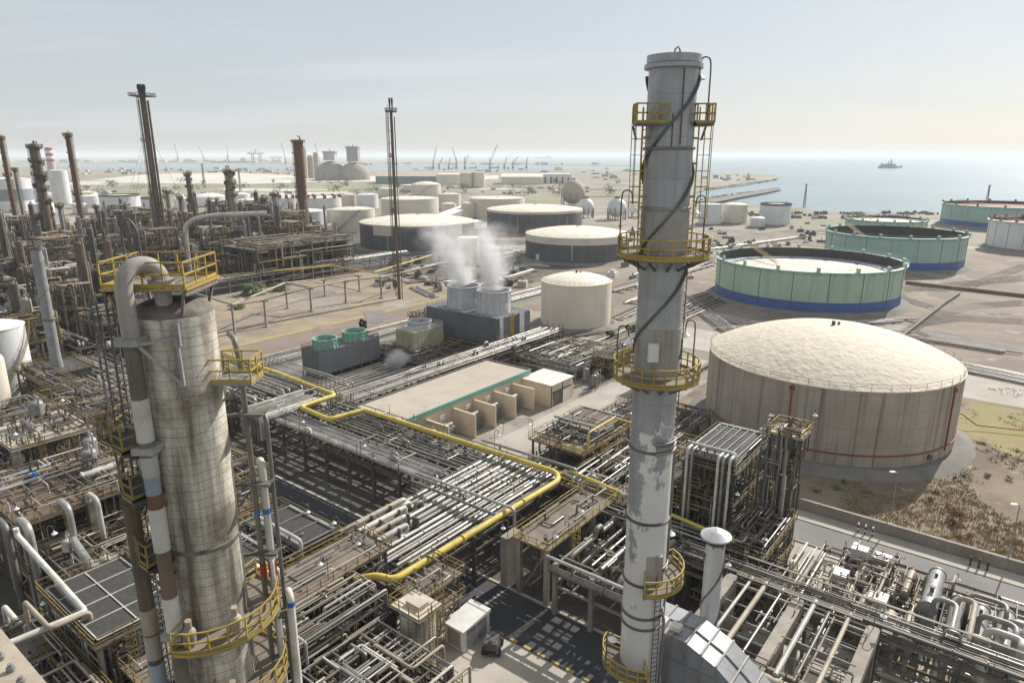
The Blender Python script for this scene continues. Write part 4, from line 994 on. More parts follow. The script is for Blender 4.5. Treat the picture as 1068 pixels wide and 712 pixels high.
# pipe trestle on the sandy lot
t = thing('pipe_trestle', 'pipe trestle on tall concrete posts striding over the sandy lot', 'pipe rack', at(300, 322), 0)
posts = []
for px, pb, ptop in ((245, 348, 319), (278, 341, 314), (300, 322, 296), (325, 325, 301), (361, 316, 294), (398, 311, 290), (339, 309, 292), (375, 304, 288)):
    p = at(px, pb); h = height_at(p, ptop); posts.append((p, h)); q = p - at(300, 322)
    mb = MB(); mb.bar(q, q + Vector((0, 0, h)), .55); mb.bar(q + Vector((-1.3, 0, h)), q + Vector((1.3, 0, h)), .4); mb.box(q.x - .8, q.x + .8, q.y - .8, q.y + .8, 0, .35); mb.build('post', M['concrete'], t)
up = lambda i, dz=.35: posts[i][0] + Vector((0, 0, posts[i][1] + dz))
for k, (seq, m, r) in enumerate((((0, 2), 'pipe_beige', .3), ((1, 0), 'pipe_beige', .3), ((2, 3, 4, 5), 'pipe_beige', .32), ((1, 3), 'steel', .25), ((2, 6, 7), 'pipe_grey', .22))):
    pts = [up(i) for i in seq]
    if k == 0: pts = [at(205, 306, 7)] + pts
    if k == 2: pts = pts + [at(455, 276, 5)]
    pipe(pts, r, m, ('beige pipe on the trestle, its left span', 'beige pipe on the trestle joining the two nearest posts', 'long beige pipe on the trestle leading right to the slim flare', 'dark thin pipe on the trestle', 'grey pipe at the back of the trestle')[k], world=True, bend=.6)
pipe([at(215, 289, 6), at(345, 277, 6), at(390, 284, 6), at(450, 266, 6)], .33, 'yellow_pipe', 'yellow pipe with a kink behind the sandy lot', world=True, bend=1)
rack('low pipe rack along the back of the sandy lot under the kinked yellow pipe', -246, -238, 96, 226, (3.2, 5.4), 'v', 9, 'steel_pale', .3)
bundle('v', 96, 228, -246, -238.4, 5.4, 6, 'pipe on the low rack along the back of the sandy lot', 'pipes on the rack behind the sandy lot', ('silver', 'pipe_white', 'pipe_grey'), (.18, .34), 10, 2)
for i, (x0, y0, x1, y1, z, r, m, lab) in enumerate((
    (0, 297, 130, 281, 6, .5, 'pipe_beige', 'upper beige pipe crossing the left units behind the spiral-ribbed stack'),
    (0, 318, 122, 306, 6, .5, 'yellow_dull', 'dull yellow pipe crossing the left units behind the spiral-ribbed stack'),
    (62, 325, 125, 316, 6, .42, 'yellow_dull', 'shorter dull yellow pipe right of the spiral-ribbed stack'),
    (60, 352, 200, 334, 5, .3, 'pipe_white', 'pale pipe crossing behind the big column at the height of its head'))):
    pipe([at(x0 - 40, y0 + 5, z), at(x1, y1, z)], r, m, lab, world=True)
rack('wide pipe rack between the white upright tank and the foreground column', -165, -112, 46, 60, (4.5, 6.5), 'u', 7)
bundle('u', -166, -112, 46.2, 59.6, 6.5, 12, 'pipe on the wide rack beside the white upright tank', 'pipes on the wide rack by the white upright tank', ('silver', 'pipe_grey', 'pipe_white', 'pipe_beige'), (.14, .3), 5, 3)
# rack at the bottom right with deep beams, and the pipe stream behind it
rack('deep-beamed concrete pipe rack right of the grey duct at the lower right', -19.5, -6.6, 49.6, 61, (9.0,), 'u', 6.4, 'concrete', .8)
for k in range(3):
    mb = MB(); mb.box(-.55, .55, 0, 11.4, 0, 1.0); tag(mb.build('concrete_beam', M['concrete'], loc=G(-19.5 + k * 6.45, 49.6, 8.2), rz=GR), ('thick concrete beam of the deep-beamed rack nearest the vent', 'thick concrete beam in the middle of the deep-beamed rack', 'thick concrete beam at the right end of the deep-beamed rack')[k], 'beam')
for i, u in enumerate((-17.6, -16.2, -14.6, -11.6, -10.2, -8.6)):
    pipe([(u, 49.4, 9.5), (u, 61.4, 9.5)], (.16, .24, .12, .24, .14, .2)[i], ('pipe_white', 'pipe_beige', 'silver', 'pipe_white', 'pipe_grey', 'pipe_beige')[i], 'pipe spanning the deep-beamed rack from front to back', 'pipes spanning the deep-beamed rack', n=10)
for i in range(4): pipe([(-19.3, 51 + i * 2.2, 8.7), (-6.4, 51 + i * 2.2, 8.7)], .06, 'silver', 'thin conduit strung across the open bays of the deep-beamed rack', 'conduits across the deep-beamed rack')
pipe([(-19.6, 49.0, 9.0), (-6.2, 49.0, 9.0)], .5, 'pipe_beige', 'fat beige pipe along the near edge of the deep-beamed rack', n=12, flange=5)
rack('long pipe rack sweeping to the lower right corner past the machines', -26, 26, 62, 65.2, (7.4, 8.6), 'u', 6.5, 'steel', .3)
bundle('u', -27, 27, 62.1, 65.1, 8.6, 8, 'silver pipe on the long rack sweeping to the lower right corner', 'silver pipes sweeping to the lower right', ('silver', 'pipe_grey', 'pipe_grey', 'steel'), (.06, .14), 2)
bundle('u', -26, 26, 62.1, 65.1, 7.4, 3, 'lower pipe of the long rack sweeping to the lower right corner', 'lower pipes sweeping to the lower right', ('pipe_grey', 'steel', 'silver'), (.1, .2), 3)
bundle('u', -6, 26, 50, 60, 6.0, 8, 'low pipe beyond the deep-beamed rack at the bottom edge', 'low pipes right of the deep-beamed rack', ('silver', 'pipe_grey', 'pipe_beige'), (.14, .3), 3, 2)
rack('low pipe rack in front of the machines at the bottom edge', -5.5, 26, 50, 60, (6.0,), 'u', 6)
bundle('v', 66.5, 87, -21, -15.5, .7, 9, 'pale pipe running on the ground from the air cooler towards the right road', 'pale ground pipes by the machines', ('pipe_white', 'silver', 'pipe_beige'), (.1, .2), 3)
for k, (v, z) in enumerate(((86.4, .9), (86.9, 1.6), (85.8, .6))):
    pipe([(-14, v, z), (40, v, z)], .16, ('pipe_beige', 'silver', 'pipe_grey')[k], 'pipe along the yard kerb beside the right road', 'pipes along the kerb of the right road')
# ---------------------------------------------------------------- process structures and equipment
rnd = random.Random(23)
def structure(label, u0, u1, v0, v1, decks, name='process_structure', mat='steel', deck='grating', rail='yellow', bay=4.5, pipes=30, group=None, braces=True, ladder=True, rr=(.05, .14), hole=.0, post=.26, railr=.032, topjungle=1.2, thick=.12, vert=.45):
    t = thing(name, label, 'steel structure', G(u0, v0), GR, group)
    X, Y = u1 - u0, v1 - v0; nx, ny = max(1, round(X / bay)), max(1, round(Y / bay)); top = decks[-1]
    mb = MB()
    for i in range(nx + 1):
        for j in range(ny + 1): mb.bar((X * i / nx, Y * j / ny, 0), (X * i / nx, Y * j / ny, top - .05), post)
    for z in decks:
        for j in range(ny + 1): mb.bar((0, Y * j / ny, z - .25), (X, Y * j / ny, z - .25), .18, .32)
        for i in range(nx + 1): mb.bar((X * i / nx, 0, z - .25), (X * i / nx, Y, z - .25), .18, .32)
    if braces:
        zs = [0] + list(decks)
        for a, b in zip(zs, zs[1:]):
            i = rnd.randrange(nx); mb.bar((X * i / nx, 0, a), (X * (i + 1) / nx, 0, b - .3), .12)
            j = rnd.randrange(ny); mb.bar((X, Y * j / ny, a), (X, Y * (j + 1) / ny, b - .3), .12)
    mb.build('frame', M[mat], t)
    for k, z in enumerate(decks):
        mb = MB(); ex = .5
        if hole and z == top:
            for i in range(nx):
                for j in range(ny):
                    if rnd.random() > hole: mb.box(X * i / nx + .13, X * (i + 1) / nx - .13, Y * j / ny + .13, Y * (j + 1) / ny - .13, z - thick, z)
            mb.box(-ex, X + ex, -ex, .0, z - thick, z)
        else: mb.box(-ex, X + ex, -ex, Y + ex, z - thick, z)
        d = mb.build('deck', M[deck], t)
        if rail:
            mb = MB(); mb.rail([(-ex, -ex, z), (X + ex, -ex, z), (X + ex, Y + ex, z), (-ex, Y + ex, z)], True, r=railr, step=1.6); mb.build('railing', M[rail], d)
    if ladder:
        mb = MB(); mb.ladder((X + .75, Y * .3), .2, top, (1, 0), r=.035); mb.build('caged_ladder', M[rail or 'steel'], t)
        if len(decks) > 1:      # a flight of stairs between the two lowest decks
            mb = MB(); z0, z1 = 0, decks[0]; L = min(X * .9, (z1 - z0) * 1.1)
            for y in (-1.5, -.7): mb.bar((0, y, z0), (L, y, z1), .08, .25); mb.bar((0, y, z0 + 1), (L, y, z1 + 1), .06)
            for i in range(int(z1 / .25)): mb.box(L * i * .25 / z1, L * i * .25 / z1 + .3, -1.5, -.7, i * .25 - .03, i * .25)
            mb.build('stair', M[rail or 'steel'], t)
    if pipes:
        if X * Y > 40 and u0 > -170: pipes = int(pipes * 1.7)
        mb = MB(); jungle(mb, .1, X - .1, .1, Y - .1, .4, top + topjungle, pipes, rr, vert); o = mb.build('pipework', [M[m] for m in JM], t); o['kind'] = 'stuff'
    return t
def drum(u, v, z, r, h, mat, label, group=None, legs=False, rz=GR):
    t = thing('vertical_drum', label, 'vessel', G(u, v, z), rz, group); b = .9 if legs else 0
    mb = MB(); mb.lathe([(r, b + r * .4), (r, h)], 18); mb.build('shell', M[mat], t)
    mb = MB(); mb.dome(r, h, r * .5, 18, 4); mb.cyl((0, 0, h + r * .4), (0, 0, h + r * .5 + .5), r * .2, 8); mb.build('top_head', M[mat], t)
    for k in range(3 if legs else 0):
        a = k * 2.094; mb = MB(); mb.bar((r * .9 * math.cos(a), r * .9 * math.sin(a), 0), (r * .9 * math.cos(a), r * .9 * math.sin(a), b + r), .14); mb.build('leg', M['steel'], t)
    if not legs: mb = MB(); mb.lathe([(r * 1.02, 0), (r * 1.02, r * .45)], 18); mb.build('skirt', M['steel'], t)
    mb = MB(); mb.tube([(0, 0, h + r * .5 + .4), (0, 0, h + r * .5 + .8), (r + .4, 0, h + r * .5 + .8), (r + .4, 0, .3)], max(.06, r * .14), 8, bend=.25); mb.build('outlet_pipe', M['silver'], t)
    return t
def hdrum(u, v, z, r, L, mat, label, group=None, axis='v', lift=None, sat=True):
    t = thing('horizontal_drum', label, 'vessel', G(u, v, z), GR + (0 if axis == 'v' else -math.pi / 2), group); lift = lift if lift is not None else r + .5
    mb = MB(); mb.cyl((0, 0, lift), (0, L, lift), r, 20, caps=False); mb.build('shell', M[mat], t)
    for s in (0, 1):
        mb = MB(); pr = [(r, 0), (r * .86, r * .22), (r * .5, r * .4), (.02, r * .46)]
        for (a, da), (b_, db) in zip(pr, pr[1:]): mb.cyl((0, s * L + (da if s else -da), lift), (0, s * L + (db if s else -db), lift), a, 20, b_, caps=False)
        mb.cyl((0, s * L - .1, lift), (0, s * L + .1, lift), r * 1.12, 20)
        mb.build('end_head', M[mat], t)
    for y in (.2, .8):
        mb = MB(); mb.box(-r * .8, r * .8, L * y - .15, L * y + .15, 0, lift - r * .5); mb.build('saddle', M['concrete'], t)
    mb = MB(); mb.cyl((0, L * .3, lift + r * .9), (0, L * .3, lift + r + .5), r * .25, 8); mb.cyl((0, L * .3, lift + r + .5), (0, L * .3, lift + r + .6), r * .36, 8); mb.build('nozzle', M['steel'], t); mb = MB(); mb.cyl((0, L * .75, lift + r * .9), (0, L * .75, lift + r + .35), r * .2, 8); mb.build('nozzle', M['steel'], t)
    return t
def fin_fan(label, u0, u1, v0, v1, z, n, mat='grating', group=None, name='air_cooler'):
    t = thing(name, label, 'air cooler', G(u0, v0, z), GR, group); X, Y = u1 - u0, v1 - v0
    mb = MB(); mb.box(0, X, 0, Y, .05, .8); mb.build('plenum', M['steel'], t)
    for i in range(n):
        x = X * i / n; w = X / n
        mb = MB(); mb.box(x + .1, x + w - .1, .25, Y - .25, .8, 1.06)
        mb.build('tube_bundle', M[mat], t)
        mb = MB(); mb.box(x + .05, x + w - .05, -.12, .22, .45, 1.25); mb.box(x + .05, x + w - .05, Y - .22, Y + .12, .45, 1.25); mb.build('header_box', M['steel_pale'], t)
        mb = MB(); mb.cyl((x + w * .35, -.1, 1.2), (x + w * .35, -.1, 1.9), .14, 8); mb.build('nozzle', M['silver'], t)
    mb = MB()
    for i in range(n + 1): mb.bar((X * i / n, 0, 1.12), (X * i / n, Y, 1.12), .1, .14)
    mb.build('top_beam', M['steel_pale'], t); mb = MB()
    mb.tube([(-.3, -.1, 1.9), (X + .2, -.1, 1.9), (X + .2, -.1, -2)], .2, 10, bend=.5); mb.build('manifold', M['pipe_white'], t)
    return t
def pump(u, v, z, label, group, rz=0):
    t = thing('pump', label, 'pump', G(u, v, z), GR + rz, group)
    mb = MB(); mb.box(-.5, .5, -1.3, 1.3, 0, .3); mb.build('base', M['concrete'], t)
    mb = MB(); mb.cyl((0, -1.1, .75), (0, .1, .75), .38, 12); mb.box(-.15, .2, -.9, -.4, 1.05, 1.3); mb.build('motor', M[('blue', 'pipe_grey', 'steel')[rnd.randrange(3)]], t)
    mb = MB(); mb.cyl((0, .3, .75), (0, .8, .75), .5, 12); mb.cyl((0, .1, .75), (0, .4, .75), .14, 8); mb.tube([(0, .55, 1.1), (0, .55, 2.2), (.9, .55, 2.2)], .14, 8, bend=.3); mb.build('casing', M['steel'], t)
    return t
def lamp_post(p, h, label, group=None, rz=0.0, yellow=False):
    t = thing('lamp_post', label, 'lamp', p, rz, group); gooseneck(t, (0, 0, 0), h, (1, 0), 'steel' if not yellow else 'yellow', 'pole')
    return t
def equip(u0, u1, v0, v1, z, n, where, kinds='dhp', big=1.0):
    for _ in range(n):
        k = rnd.choice(kinds); u, v = rnd.uniform(u0 + 1, u1 - 1), rnd.uniform(v0 + 1, v1 - 1)
        if k == 'd': drum(u, v, z, rnd.uniform(.45, .95) * big, rnd.uniform(2, 4.2) * big, rnd.choice(('pipe_grey', 'pipe_beige', 'pipe_white', 'steel_pale', 'rust_brown')), 'upright vessel ' + where, 'upright vessels ' + where, True)
        elif k == 'h':
            ax = rnd.choice('uv'); L = rnd.uniform(2.6, 5) * big
            hdrum(u, v, z, rnd.uniform(.4, .75) * big, L, rnd.choice(('pipe_grey', 'pipe_beige', 'pipe_white', 'silver')), 'lying cylindrical vessel ' + where, 'lying vessels ' + where, ax)
        else: pump(u, v, z, 'pump with its motor ' + where, 'pumps ' + where, rnd.choice((0, 1.5708)))
# --- centre: cooler block between the side road and the chimney
structure('brown two-storey air cooler frame left of the chimney with yellow railings', -56.5, -47.5, 77.5, 91, (4.6, 8.6), mat='rust_brown', deck='deck', pipes=70, hole=.3)
fin_fan('dark brown finned air cooler on the two-storey frame left of the chimney', -56, -48.5, 83, 91, 8.7, 4, 'rust_brown')
structure('lower pipe-filled frame with yellow kinked rail, hard left of the chimney', -46.3, -37.5, 71, 87, (3.8, 6.8), deck='deck', pipes=90, hole=.5)
structure('slim yellow-railed frame tucked behind the left edge of the chimney', -36, -28.5, 73, 84, (4.2, 8.4, 11.5), rail='yellow', pipes=50, hole=.4)
pipe([(-51, 77.2, 9.2), (-46.6, 77.2, 9.2), (-46.6, 77.2, 12.2), (-46.6, 84.5, 12.2), (-38.5, 84.5, 11.8), (-38.5, 84.5, 7)], .17, 'yellow_pipe', 'yellow pipe stepping over the cooler frame left of the chimney', bend=.5)
equip(-56, -47, 78, 91, 0, 6, 'under the brown cooler frame')
equip(-46, -38, 72, 86, 3.9, 5, 'on the lower pipe-filled frame')
# walkway over the right bank of the road
structure('brown walkway platform on concrete legs beside the road, with yellow ladder', -42.5, -38.6, 55.8, 70.5, (7.4,), mat='concrete', deck='deck', pipes=14, post=.55, bay=5, ladder=True)
mb = MB(); mb.box(0, 1.1, 0, 2.6, 0, 6.6); tag(mb.build('concrete_pier', M['concrete'], loc=G(-45.2, 55.6), rz=GR), 'blunt concrete pier carrying the walkway at the road edge', 'pier')
# --- air-cooler tower right of the chimney
structure('tall open frame under the wide air cooler in front of the domed tank', -30.2, -24.0, 72.5, 83.5, (6.0, 10.5, 14.6), mat='steel', pipes=70, bay=6, hole=0, deck='grating', rail='yellow_dull')
fin_fan('wide grey finned air cooler on the tall frame in front of the domed tank', -29.8, -24.4, 73.2, 83, 14.8, 6, 'fin_dark')
for i, (u, v) in enumerate(((-25.6, 71.2), (-25, 71.2), (-29.4, 71.3), (-28.8, 71.3), (-24.3, 71.4))): pipe([(u, 72.6, 16.6), (u, v, 16.6), (u, v, 1)], .17, ('pipe_white', 'silver')[i % 2], 'riser pipe down the near face of the tall air cooler frame', 'riser pipes on the air cooler frame', bend=.5)
hdrum(-27.6, 74.2, 6.1, 1.0, 8, 'steel_pale', 'fat grey horizontal drum inside the tall air cooler frame')
column('slim grey column with square top platform beside the tall air cooler', G(-20.3, 79.6), 18.9, .72, 'steel', (5.2, 9.5, 14.2), side=-.5, rail='yellow_dull', pipes=3)
tt = thing('platform_frame', 'square crowning platform with yellow rails round the slim grey column head', 'platform', G(-22.2, 77.8, 0), GR)
mb = MB(); mb.box(0, 3.9, 0, 3.6, 18.3, 18.42); mb.box(.4, 2.2, .3, 3.4, 16.2, 16.3); mb.build('deck', M['deck_pale'], tt)
mb = MB(); mb.rail([(0, 0, 18.42), (3.9, 0, 18.42), (3.9, 3.6, 18.42), (0, 3.6, 18.42)], True, r=.035); mb.rail([(.4, 3.4, 16.3), (.4, .3, 16.3), (2.2, .3, 16.3)]); mb.build('railing', M['yellow'], tt)
mb = MB()
for x, y in ((.2, .2), (3.7, .2), (.2, 3.4), (3.7, 3.4)): mb.bar((x, y, 18.3), (1.9 + (x - 2) * .3, 1.8 + (y - 2) * .3, 15.4), .14); mb.bar((x, y, 18.3), (x, y, 15.8), .12)
mb.build('brace', M['steel_dark'], tt)
mb = MB(); jungle(mb, -.6, 3.4, -.4, 3.2, 2, 19.4, 46, (.05, .12), .7, (4, 7)); mb.build('pipework', [M[m] for m in JM], tt)['kind'] = 'stuff'
structure('leggy pipe frame under the slim grey column right of the tall air cooler', -23.2, -18.6, 67.5, 78, (4.4, 8.0), mat='steel_dark', pipes=80, hole=.6, rail='yellow_dull')
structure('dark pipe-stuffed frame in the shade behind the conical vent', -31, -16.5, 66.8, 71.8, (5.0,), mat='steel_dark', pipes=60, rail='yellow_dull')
# vent stack with the conical cap and the ribbed grey duct joined to the chimney
p = G(-16.9, 48.0); hv = height_at(p, 559)
t = thing('vent_stack', 'pale vent stack with wide conical cap right of the chimney foot', 'vent', p)
mb = MB(); mb.lathe([(.74, 4), (.74, hv - .4)], 24); mb.build('shaft', M['vent_metal'], t)
mb = MB(); mb.lathe([(.02, hv + .75), (.5, hv + .55), (1.2, hv + .12), (1.22, hv), (1.0, hv - .05), (.3, hv + .1)], 28); mb.build('conical_cap', M['vent_metal'], t)
mb = MB(); mb.lathe([(.9, hv - .3), (.62, hv - .8), (.62, hv - .5)], 24); 
for i in range(6): mb.bar((.74 * math.cos(i * 1.05), .74 * math.sin(i * 1.05), hv - .8), (.95 * math.cos(i * 1.05), .95 * math.sin(i * 1.05), hv + .05), .06)
mb.build('cap_bracket', M['strake'], t)
for k in range(2):
    mb = MB(); mb.tube([(.78 * math.cos(i * .16 + k * 3.14), .78 * math.sin(i * .16 + k * 3.14), 6 + (hv - 7.5) * i / 60) for i in range(61)], .07, 5); mb.build('spiral_rib', M['steel'], t)
t = thing('flue_duct', 'ribbed light grey flue duct stepping down from the chimney at the bottom edge', 'duct', G(-20.2, 42.4), GR)
prof = [(0, 14.6), (3.6, 14.6), (6.2, 13.6), (9.6, 11.2), (13.5, 10.6)]
mb = MB(); W0, W1 = 0, 3.6
for (x0, z0), (x1, z1) in zip(prof, prof[1:]): mb.hexa([(x0, W0, 4), (x1, W0, 4), (x1, W1, 4), (x0, W1, 4), (x0, W0, z0), (x1, W0, z1), (x1, W1, z1), (x0, W1, z0)])
mb.build('duct_wall', M['duct'], t)
def prof_z(x):
    for (x0, z0), (x1, z1) in zip(prof, prof[1:]):
        if x <= x1: return z0 + (z1 - z0) * (x - x0) / (x1 - x0)
    return prof[-1][1]
mb = MB()
for i in range(12):
    x = i * 1.2 + .12; z = prof_z(x); mb.bar((x, -.06, 4), (x, -.06, z + .1), .12); mb.bar((x, -.06, z + .09), (x, W1, z + .09), .14, .16); mb.bar((x, W1 + .05, 4), (x, W1 + .05, z), .12)
for z in (12.6, 10.2, 7.8): mb.bar((0, -.06, z), (13.4 if z < 10.5 else 6.4, -.06, z), .1)
for (x0, z0), (x1, z1) in zip(prof, prof[1:]): mb.bar((x0, 1.8, z0 + .06), (x1, 1.8, z1 + .06), .14)
mb.build('stiffener_rib', M['steel_pale'], t)
mb = MB(); mb.box(-.4, .5, .4, 3.2, 14.7, 15.3); mb.box(1, 1.8, .3, 1.2, 14.7, 15.2); mb.box(2.1, 2.9, .5, 1.2, 14.7, 15.1); mb.build('hatch_box', M['pipe_white'], t)
# --- machines at the lower right
def compressor(u, v, label):
    t = thing('compressor', label, 'machine', G(u, v), GR)
    mb = MB(); mb.box(-2.6, 2.6, -3.2, 3.2, 0, .9); mb.build('base', M['concrete'], t)
    mb = MB(); mb.box(-.9, .9, -2.4, 1.2, .9, 2.6); mb.cyl((0, 1.2, 1.8), (0, 3, 1.8), .9, 14); mb.build('crankcase', M['pipe_beige'], t)
    for s in (-1, 1):
        for y in (-1.8, -.2):
            mb = MB(); mb.cyl((s * .9, y, 1.7), (s * 2.4, y, 1.7), .5, 12); mb.cyl((s * 2.3, y, 1.7), (s * 2.5, y, 1.7), .62, 12); mb.tube([(s * 1.9, y, 2.1), (s * 1.9, y, 3.6), (s * .6, y, 3.9)], .16, 8, bend=.4); mb.build('cylinder', M['pipe_grey'], t)
    mb = MB(); mb.box(-2.2, -.4, 1.6, 3.4, 3.0, 4.1); mb.build('control_cabinet', M['white'], t)
    mb = MB(); mb.cyl((1.9, -2.9, 3.4), (1.9, 2.2, 3.4), .45, 12); mb.build('pulsation_bottle', M['pipe_beige'], t)
    mb = MB(); jungle(mb, -2.7, 2.7, -3.2, 3.3, .8, 4.6, 34, (.04, .1)); o = mb.build('pipework', [M[m] for m in JM], t); o['kind'] = 'stuff'
    mb = MB(); mb.rail([(-2.8, -3.3, .9), (2.8, -3.3, .9), (2.8, 3.3, .9), (-2.8, 3.3, .9)], True); mb.build('railing', M['yellow_dull'], t)
U2 = lambda a, b, z=0: U(a, b, z)
for (a, b), lab in (((902, 604), 'cluttered compressor machine with pipes nearest to the slim grey column'), ((880, 632), 'cluttered compressor machine with white cabinet in front of the first compressor'), ((926, 615), 'compressor machine with pale cabinet between the first compressor and the stacked exchangers'), ((922, 660), 'compressor machine with white cabinet close to the sweeping pipe rack')):
    compressor(*U2(a, b, 1.5), lab)
def stacked(u, v, n, r, L, label, group=None):
    for k in range(n):
        hdrum(u, v, k * (2 * r + .25), r, L, 'duct' if k < n - 1 else 'steel_pale', label + (', bottom one', ', middle one', ', top one')[k if n == 3 else (0 if k == 0 else 2)], group, 'v', lift=r + .55)
u, v = U2(961, 668, 1); stacked(u, v, 3, .78, 7.5, 'grey heat exchanger in the stack of three beside the compressors')
u, v = U2(989, 676, 1); stacked(u, v, 2, .7, 6.5, 'grey exchanger of the pair right of the stack of three')
u, v = U2(1013, 690, 1); stacked(u, v, 2, .78, 6.5, 'grey exchanger of the pair under the big inverted-U pipe')
u, v = U2(1041, 697, 1); stacked(u, v, 2, .78, 6.5, 'grey exchanger of the pair nearest the right edge')
for i, (x0, y0, x1, y1, z, r, m) in enumerate(((975, 622, 992, 660, 7, .34, 'pipe_beige'), (1000, 622, 1010, 668, 7.4, .36, 'pipe_beige'), (1006, 660, 1030, 668, 6.4, .42, 'pipe_white'), (1022, 640, 1060, 664, 6.6, .4, 'pipe_beige'), (1030, 655, 1066, 676, 7.0, .45, 'pipe_white'), (1012, 618, 1050, 640, 5.6, .3, 'pipe_grey'), (935, 655, 948, 668, 5.4, .32, 'pipe_white'), (1050, 645, 1090, 668, 6.2, .34, 'silver'))):
    a, b = U2(x0, y0, z), U2(x1, y1, z)
    pipe([(a[0], a[1], .6), (a[0], a[1], z), (b[0], a[1], z), (b[0], b[1], z), (b[0], b[1], 1)], r * .72, m if i % 3 else 'steel_pale', 'fat inverted-U pipe looping over the exchangers at the lower right', 'fat looping pipes over the exchangers', n=12, bend=.9)
for i in range(17):
    u = rnd.uniform(-12, 16); v = rnd.uniform(66.6, 84); h = rnd.uniform(1.6, 4.4); L = rnd.uniform(3, 10)
    pts = [(u, v, .3), (u, v, h), (u + L * .3 * rnd.choice((-1, 1)), v, h), (u + L * .3, v + L * rnd.choice((-.5, .5)), h)]
    pts[3] = (pts[2][0], max(66.4, min(86, v + L * rnd.choice((-.6, .6)))), h)
    pipe(pts + [(pts[3][0], pts[3][1], .3)], rnd.uniform(.1, .2), rnd.choice(('pipe_white', 'silver', 'pipe_beige', 'pipe_grey')), 'pale pipe bending among the machines in the lower right yard', 'pale pipes among the machines')
bundle('v', 67, 86, -3.5, .2, .8, 5, 'straight pipe on the yard slab between the compressors and the exchangers', 'straight slab pipes by the compressors', ('pipe_white', 'pipe_beige'), (.12, .24), 2)
bundle('v', 67, 86, 10, 15, .8, 6, 'straight pipe on the yard slab at the right edge', 'straight slab pipes at the right edge', ('pipe_white', 'silver', 'pipe_beige'), (.12, .24), 2)
equip(-14, -2, 67, 85, .1, 7, 'among the compressors at the lower right', 'dp', .9)
t = thing('skid_frame', 'low steel skid frame cluttered with pipework between the compressors', 'steel structure', G(-16, 66.8), GR)
JW = (2, 5, 1, 5, 3, 5, 1)
mb = MB(); jungle(mb, 0, 24, 0, 19, .3, 2.6, 60, (.05, .11)); mb.build('pipework', [M[m] for m in JM], t)['kind'] = 'stuff'
mb = MB()
for x in range(0, 25, 4):
    for y in (0, 6, 12, 19): mb.bar((x, y, 0), (x, y, 2.2), .16)
    mb.bar((x, 0, 2.1), (x, 19, 2.1), .14, .2)
mb.build('frame', M['steel'], t)
JW = (4, 5, 2, 5, 3, 4, 1)
# --- bottom centre: walkway, coolers, vessel, tangle
structure('rusty walkway deck with yellow railings at the bottom centre, left of the yellow pipe end', -56.5, -51.6, 18, 43.5, (8.6,), mat='steel', deck='deck', pipes=30, rail='yellow_dull', railr=.035)
structure('wide deck carrying the finned coolers behind the walkway at the bottom centre', -69, -57.2, 24, 42, (5, 8.2), mat='steel', deck='deck', pipes=70, rail='yellow_dull', hole=.2)
fin_fan('grey finned air cooler on the wide deck, the raised one by the road', -66, -57.6, 37, 41.4, 8.6, 3, 'fin_dark')
fin_fan('grey finned air cooler on the wide deck, the lower one nearest the column', -66.5, -58, 30, 34.6, 8.3, 3, 'fin_dark')
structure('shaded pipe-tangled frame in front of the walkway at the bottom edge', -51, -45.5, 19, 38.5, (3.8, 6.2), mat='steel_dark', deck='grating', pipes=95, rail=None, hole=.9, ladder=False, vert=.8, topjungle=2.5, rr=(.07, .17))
structure('low tangled frame beside the capped vessel at the bottom edge', -45, -35, 24, 36.5, (2.8, 4.6), mat='steel', deck='grating', pipes=110, rail='yellow_dull', hole=.85, ladder=False, vert=.75, topjungle=2.2, rr=(.07, .16))
for i in range(9):
    u, v = -50.6 + (i % 5) * .62, 26 + (i // 5) * 3.4
    pipe([(u, v + 2.4, 7.6), (u, v, 7.6), (u, v, .5)], .24, ('pipe_grey', 'pipe_white', 'steel_pale')[i % 3], 'upright grey pipe in the row of risers at the bottom edge', 'row of upright risers at the bottom', bend=.5)
for i in range(14):
    u, v, z = rnd.uniform(-50, -36), rnd.uniform(20, 36), rnd.uniform(3.5, 7); a, b, c = rnd.uniform(2, 6), rnd.uniform(2, 5), rnd.uniform(1.5, 3)
    pipe([(u, v, z - c), (u, v, z), (u + a, v, z), (u + a, v + b, z), (u + a, v + b, z - c)], rnd.uniform(.13, .22), rnd.choice(('pipe_white', 'silver', 'pipe_grey', 'pipe_beige')), 'pale bent pipe in the tangle at the bottom centre', 'pale bent pipes in the bottom tangle', bend=.4)
u, v = U(437, 690, 1.0)
t = thing('capped_vessel', 'squat ribbed vessel with a flat square lid platform at the bottom centre', 'vessel', G(-42.3, 39.2), GR)
mb = MB(); mb.lathe([(1.75, .6), (1.75, 7.8)], 26); mb.build('shell', M['insul'], t)
mb = MB(); mb.box(-2, 2, -1.7, 1.6, 7.9, 8.1); mb.box(-.9, .9, -.6, .7, 8.1, 8.5); mb.build('lid_platform', M['deck_pale'], t)
mb = MB(); mb.rail([(-2, 1.6, 8.1), (-2, -1.7, 8.1), (2, -1.7, 8.1), (2, 1.6, 8.1)], r=.035); mb.ladder((2.2, -.4), .4, 8.1, (1, 0)); mb.build('railing', M['yellow_dull'], t)
structure('yellow-railed stair platform behind the capped vessel by the road', -47.5, -43.6, 40.8, 46.5, (4.4, 7.2), deck='deck', pipes=26, rail='yellow_dull')
t = thing('site_cabin', 'small white site cabin with double doors beside the road under the yellow pipe', 'cabin', G(*U(474, 676)), GR)
mb = MB(); mb.box(-1.3, 1.3, 0, 4.2, .15, 2.6); mb.build('wall', M['white'], t)
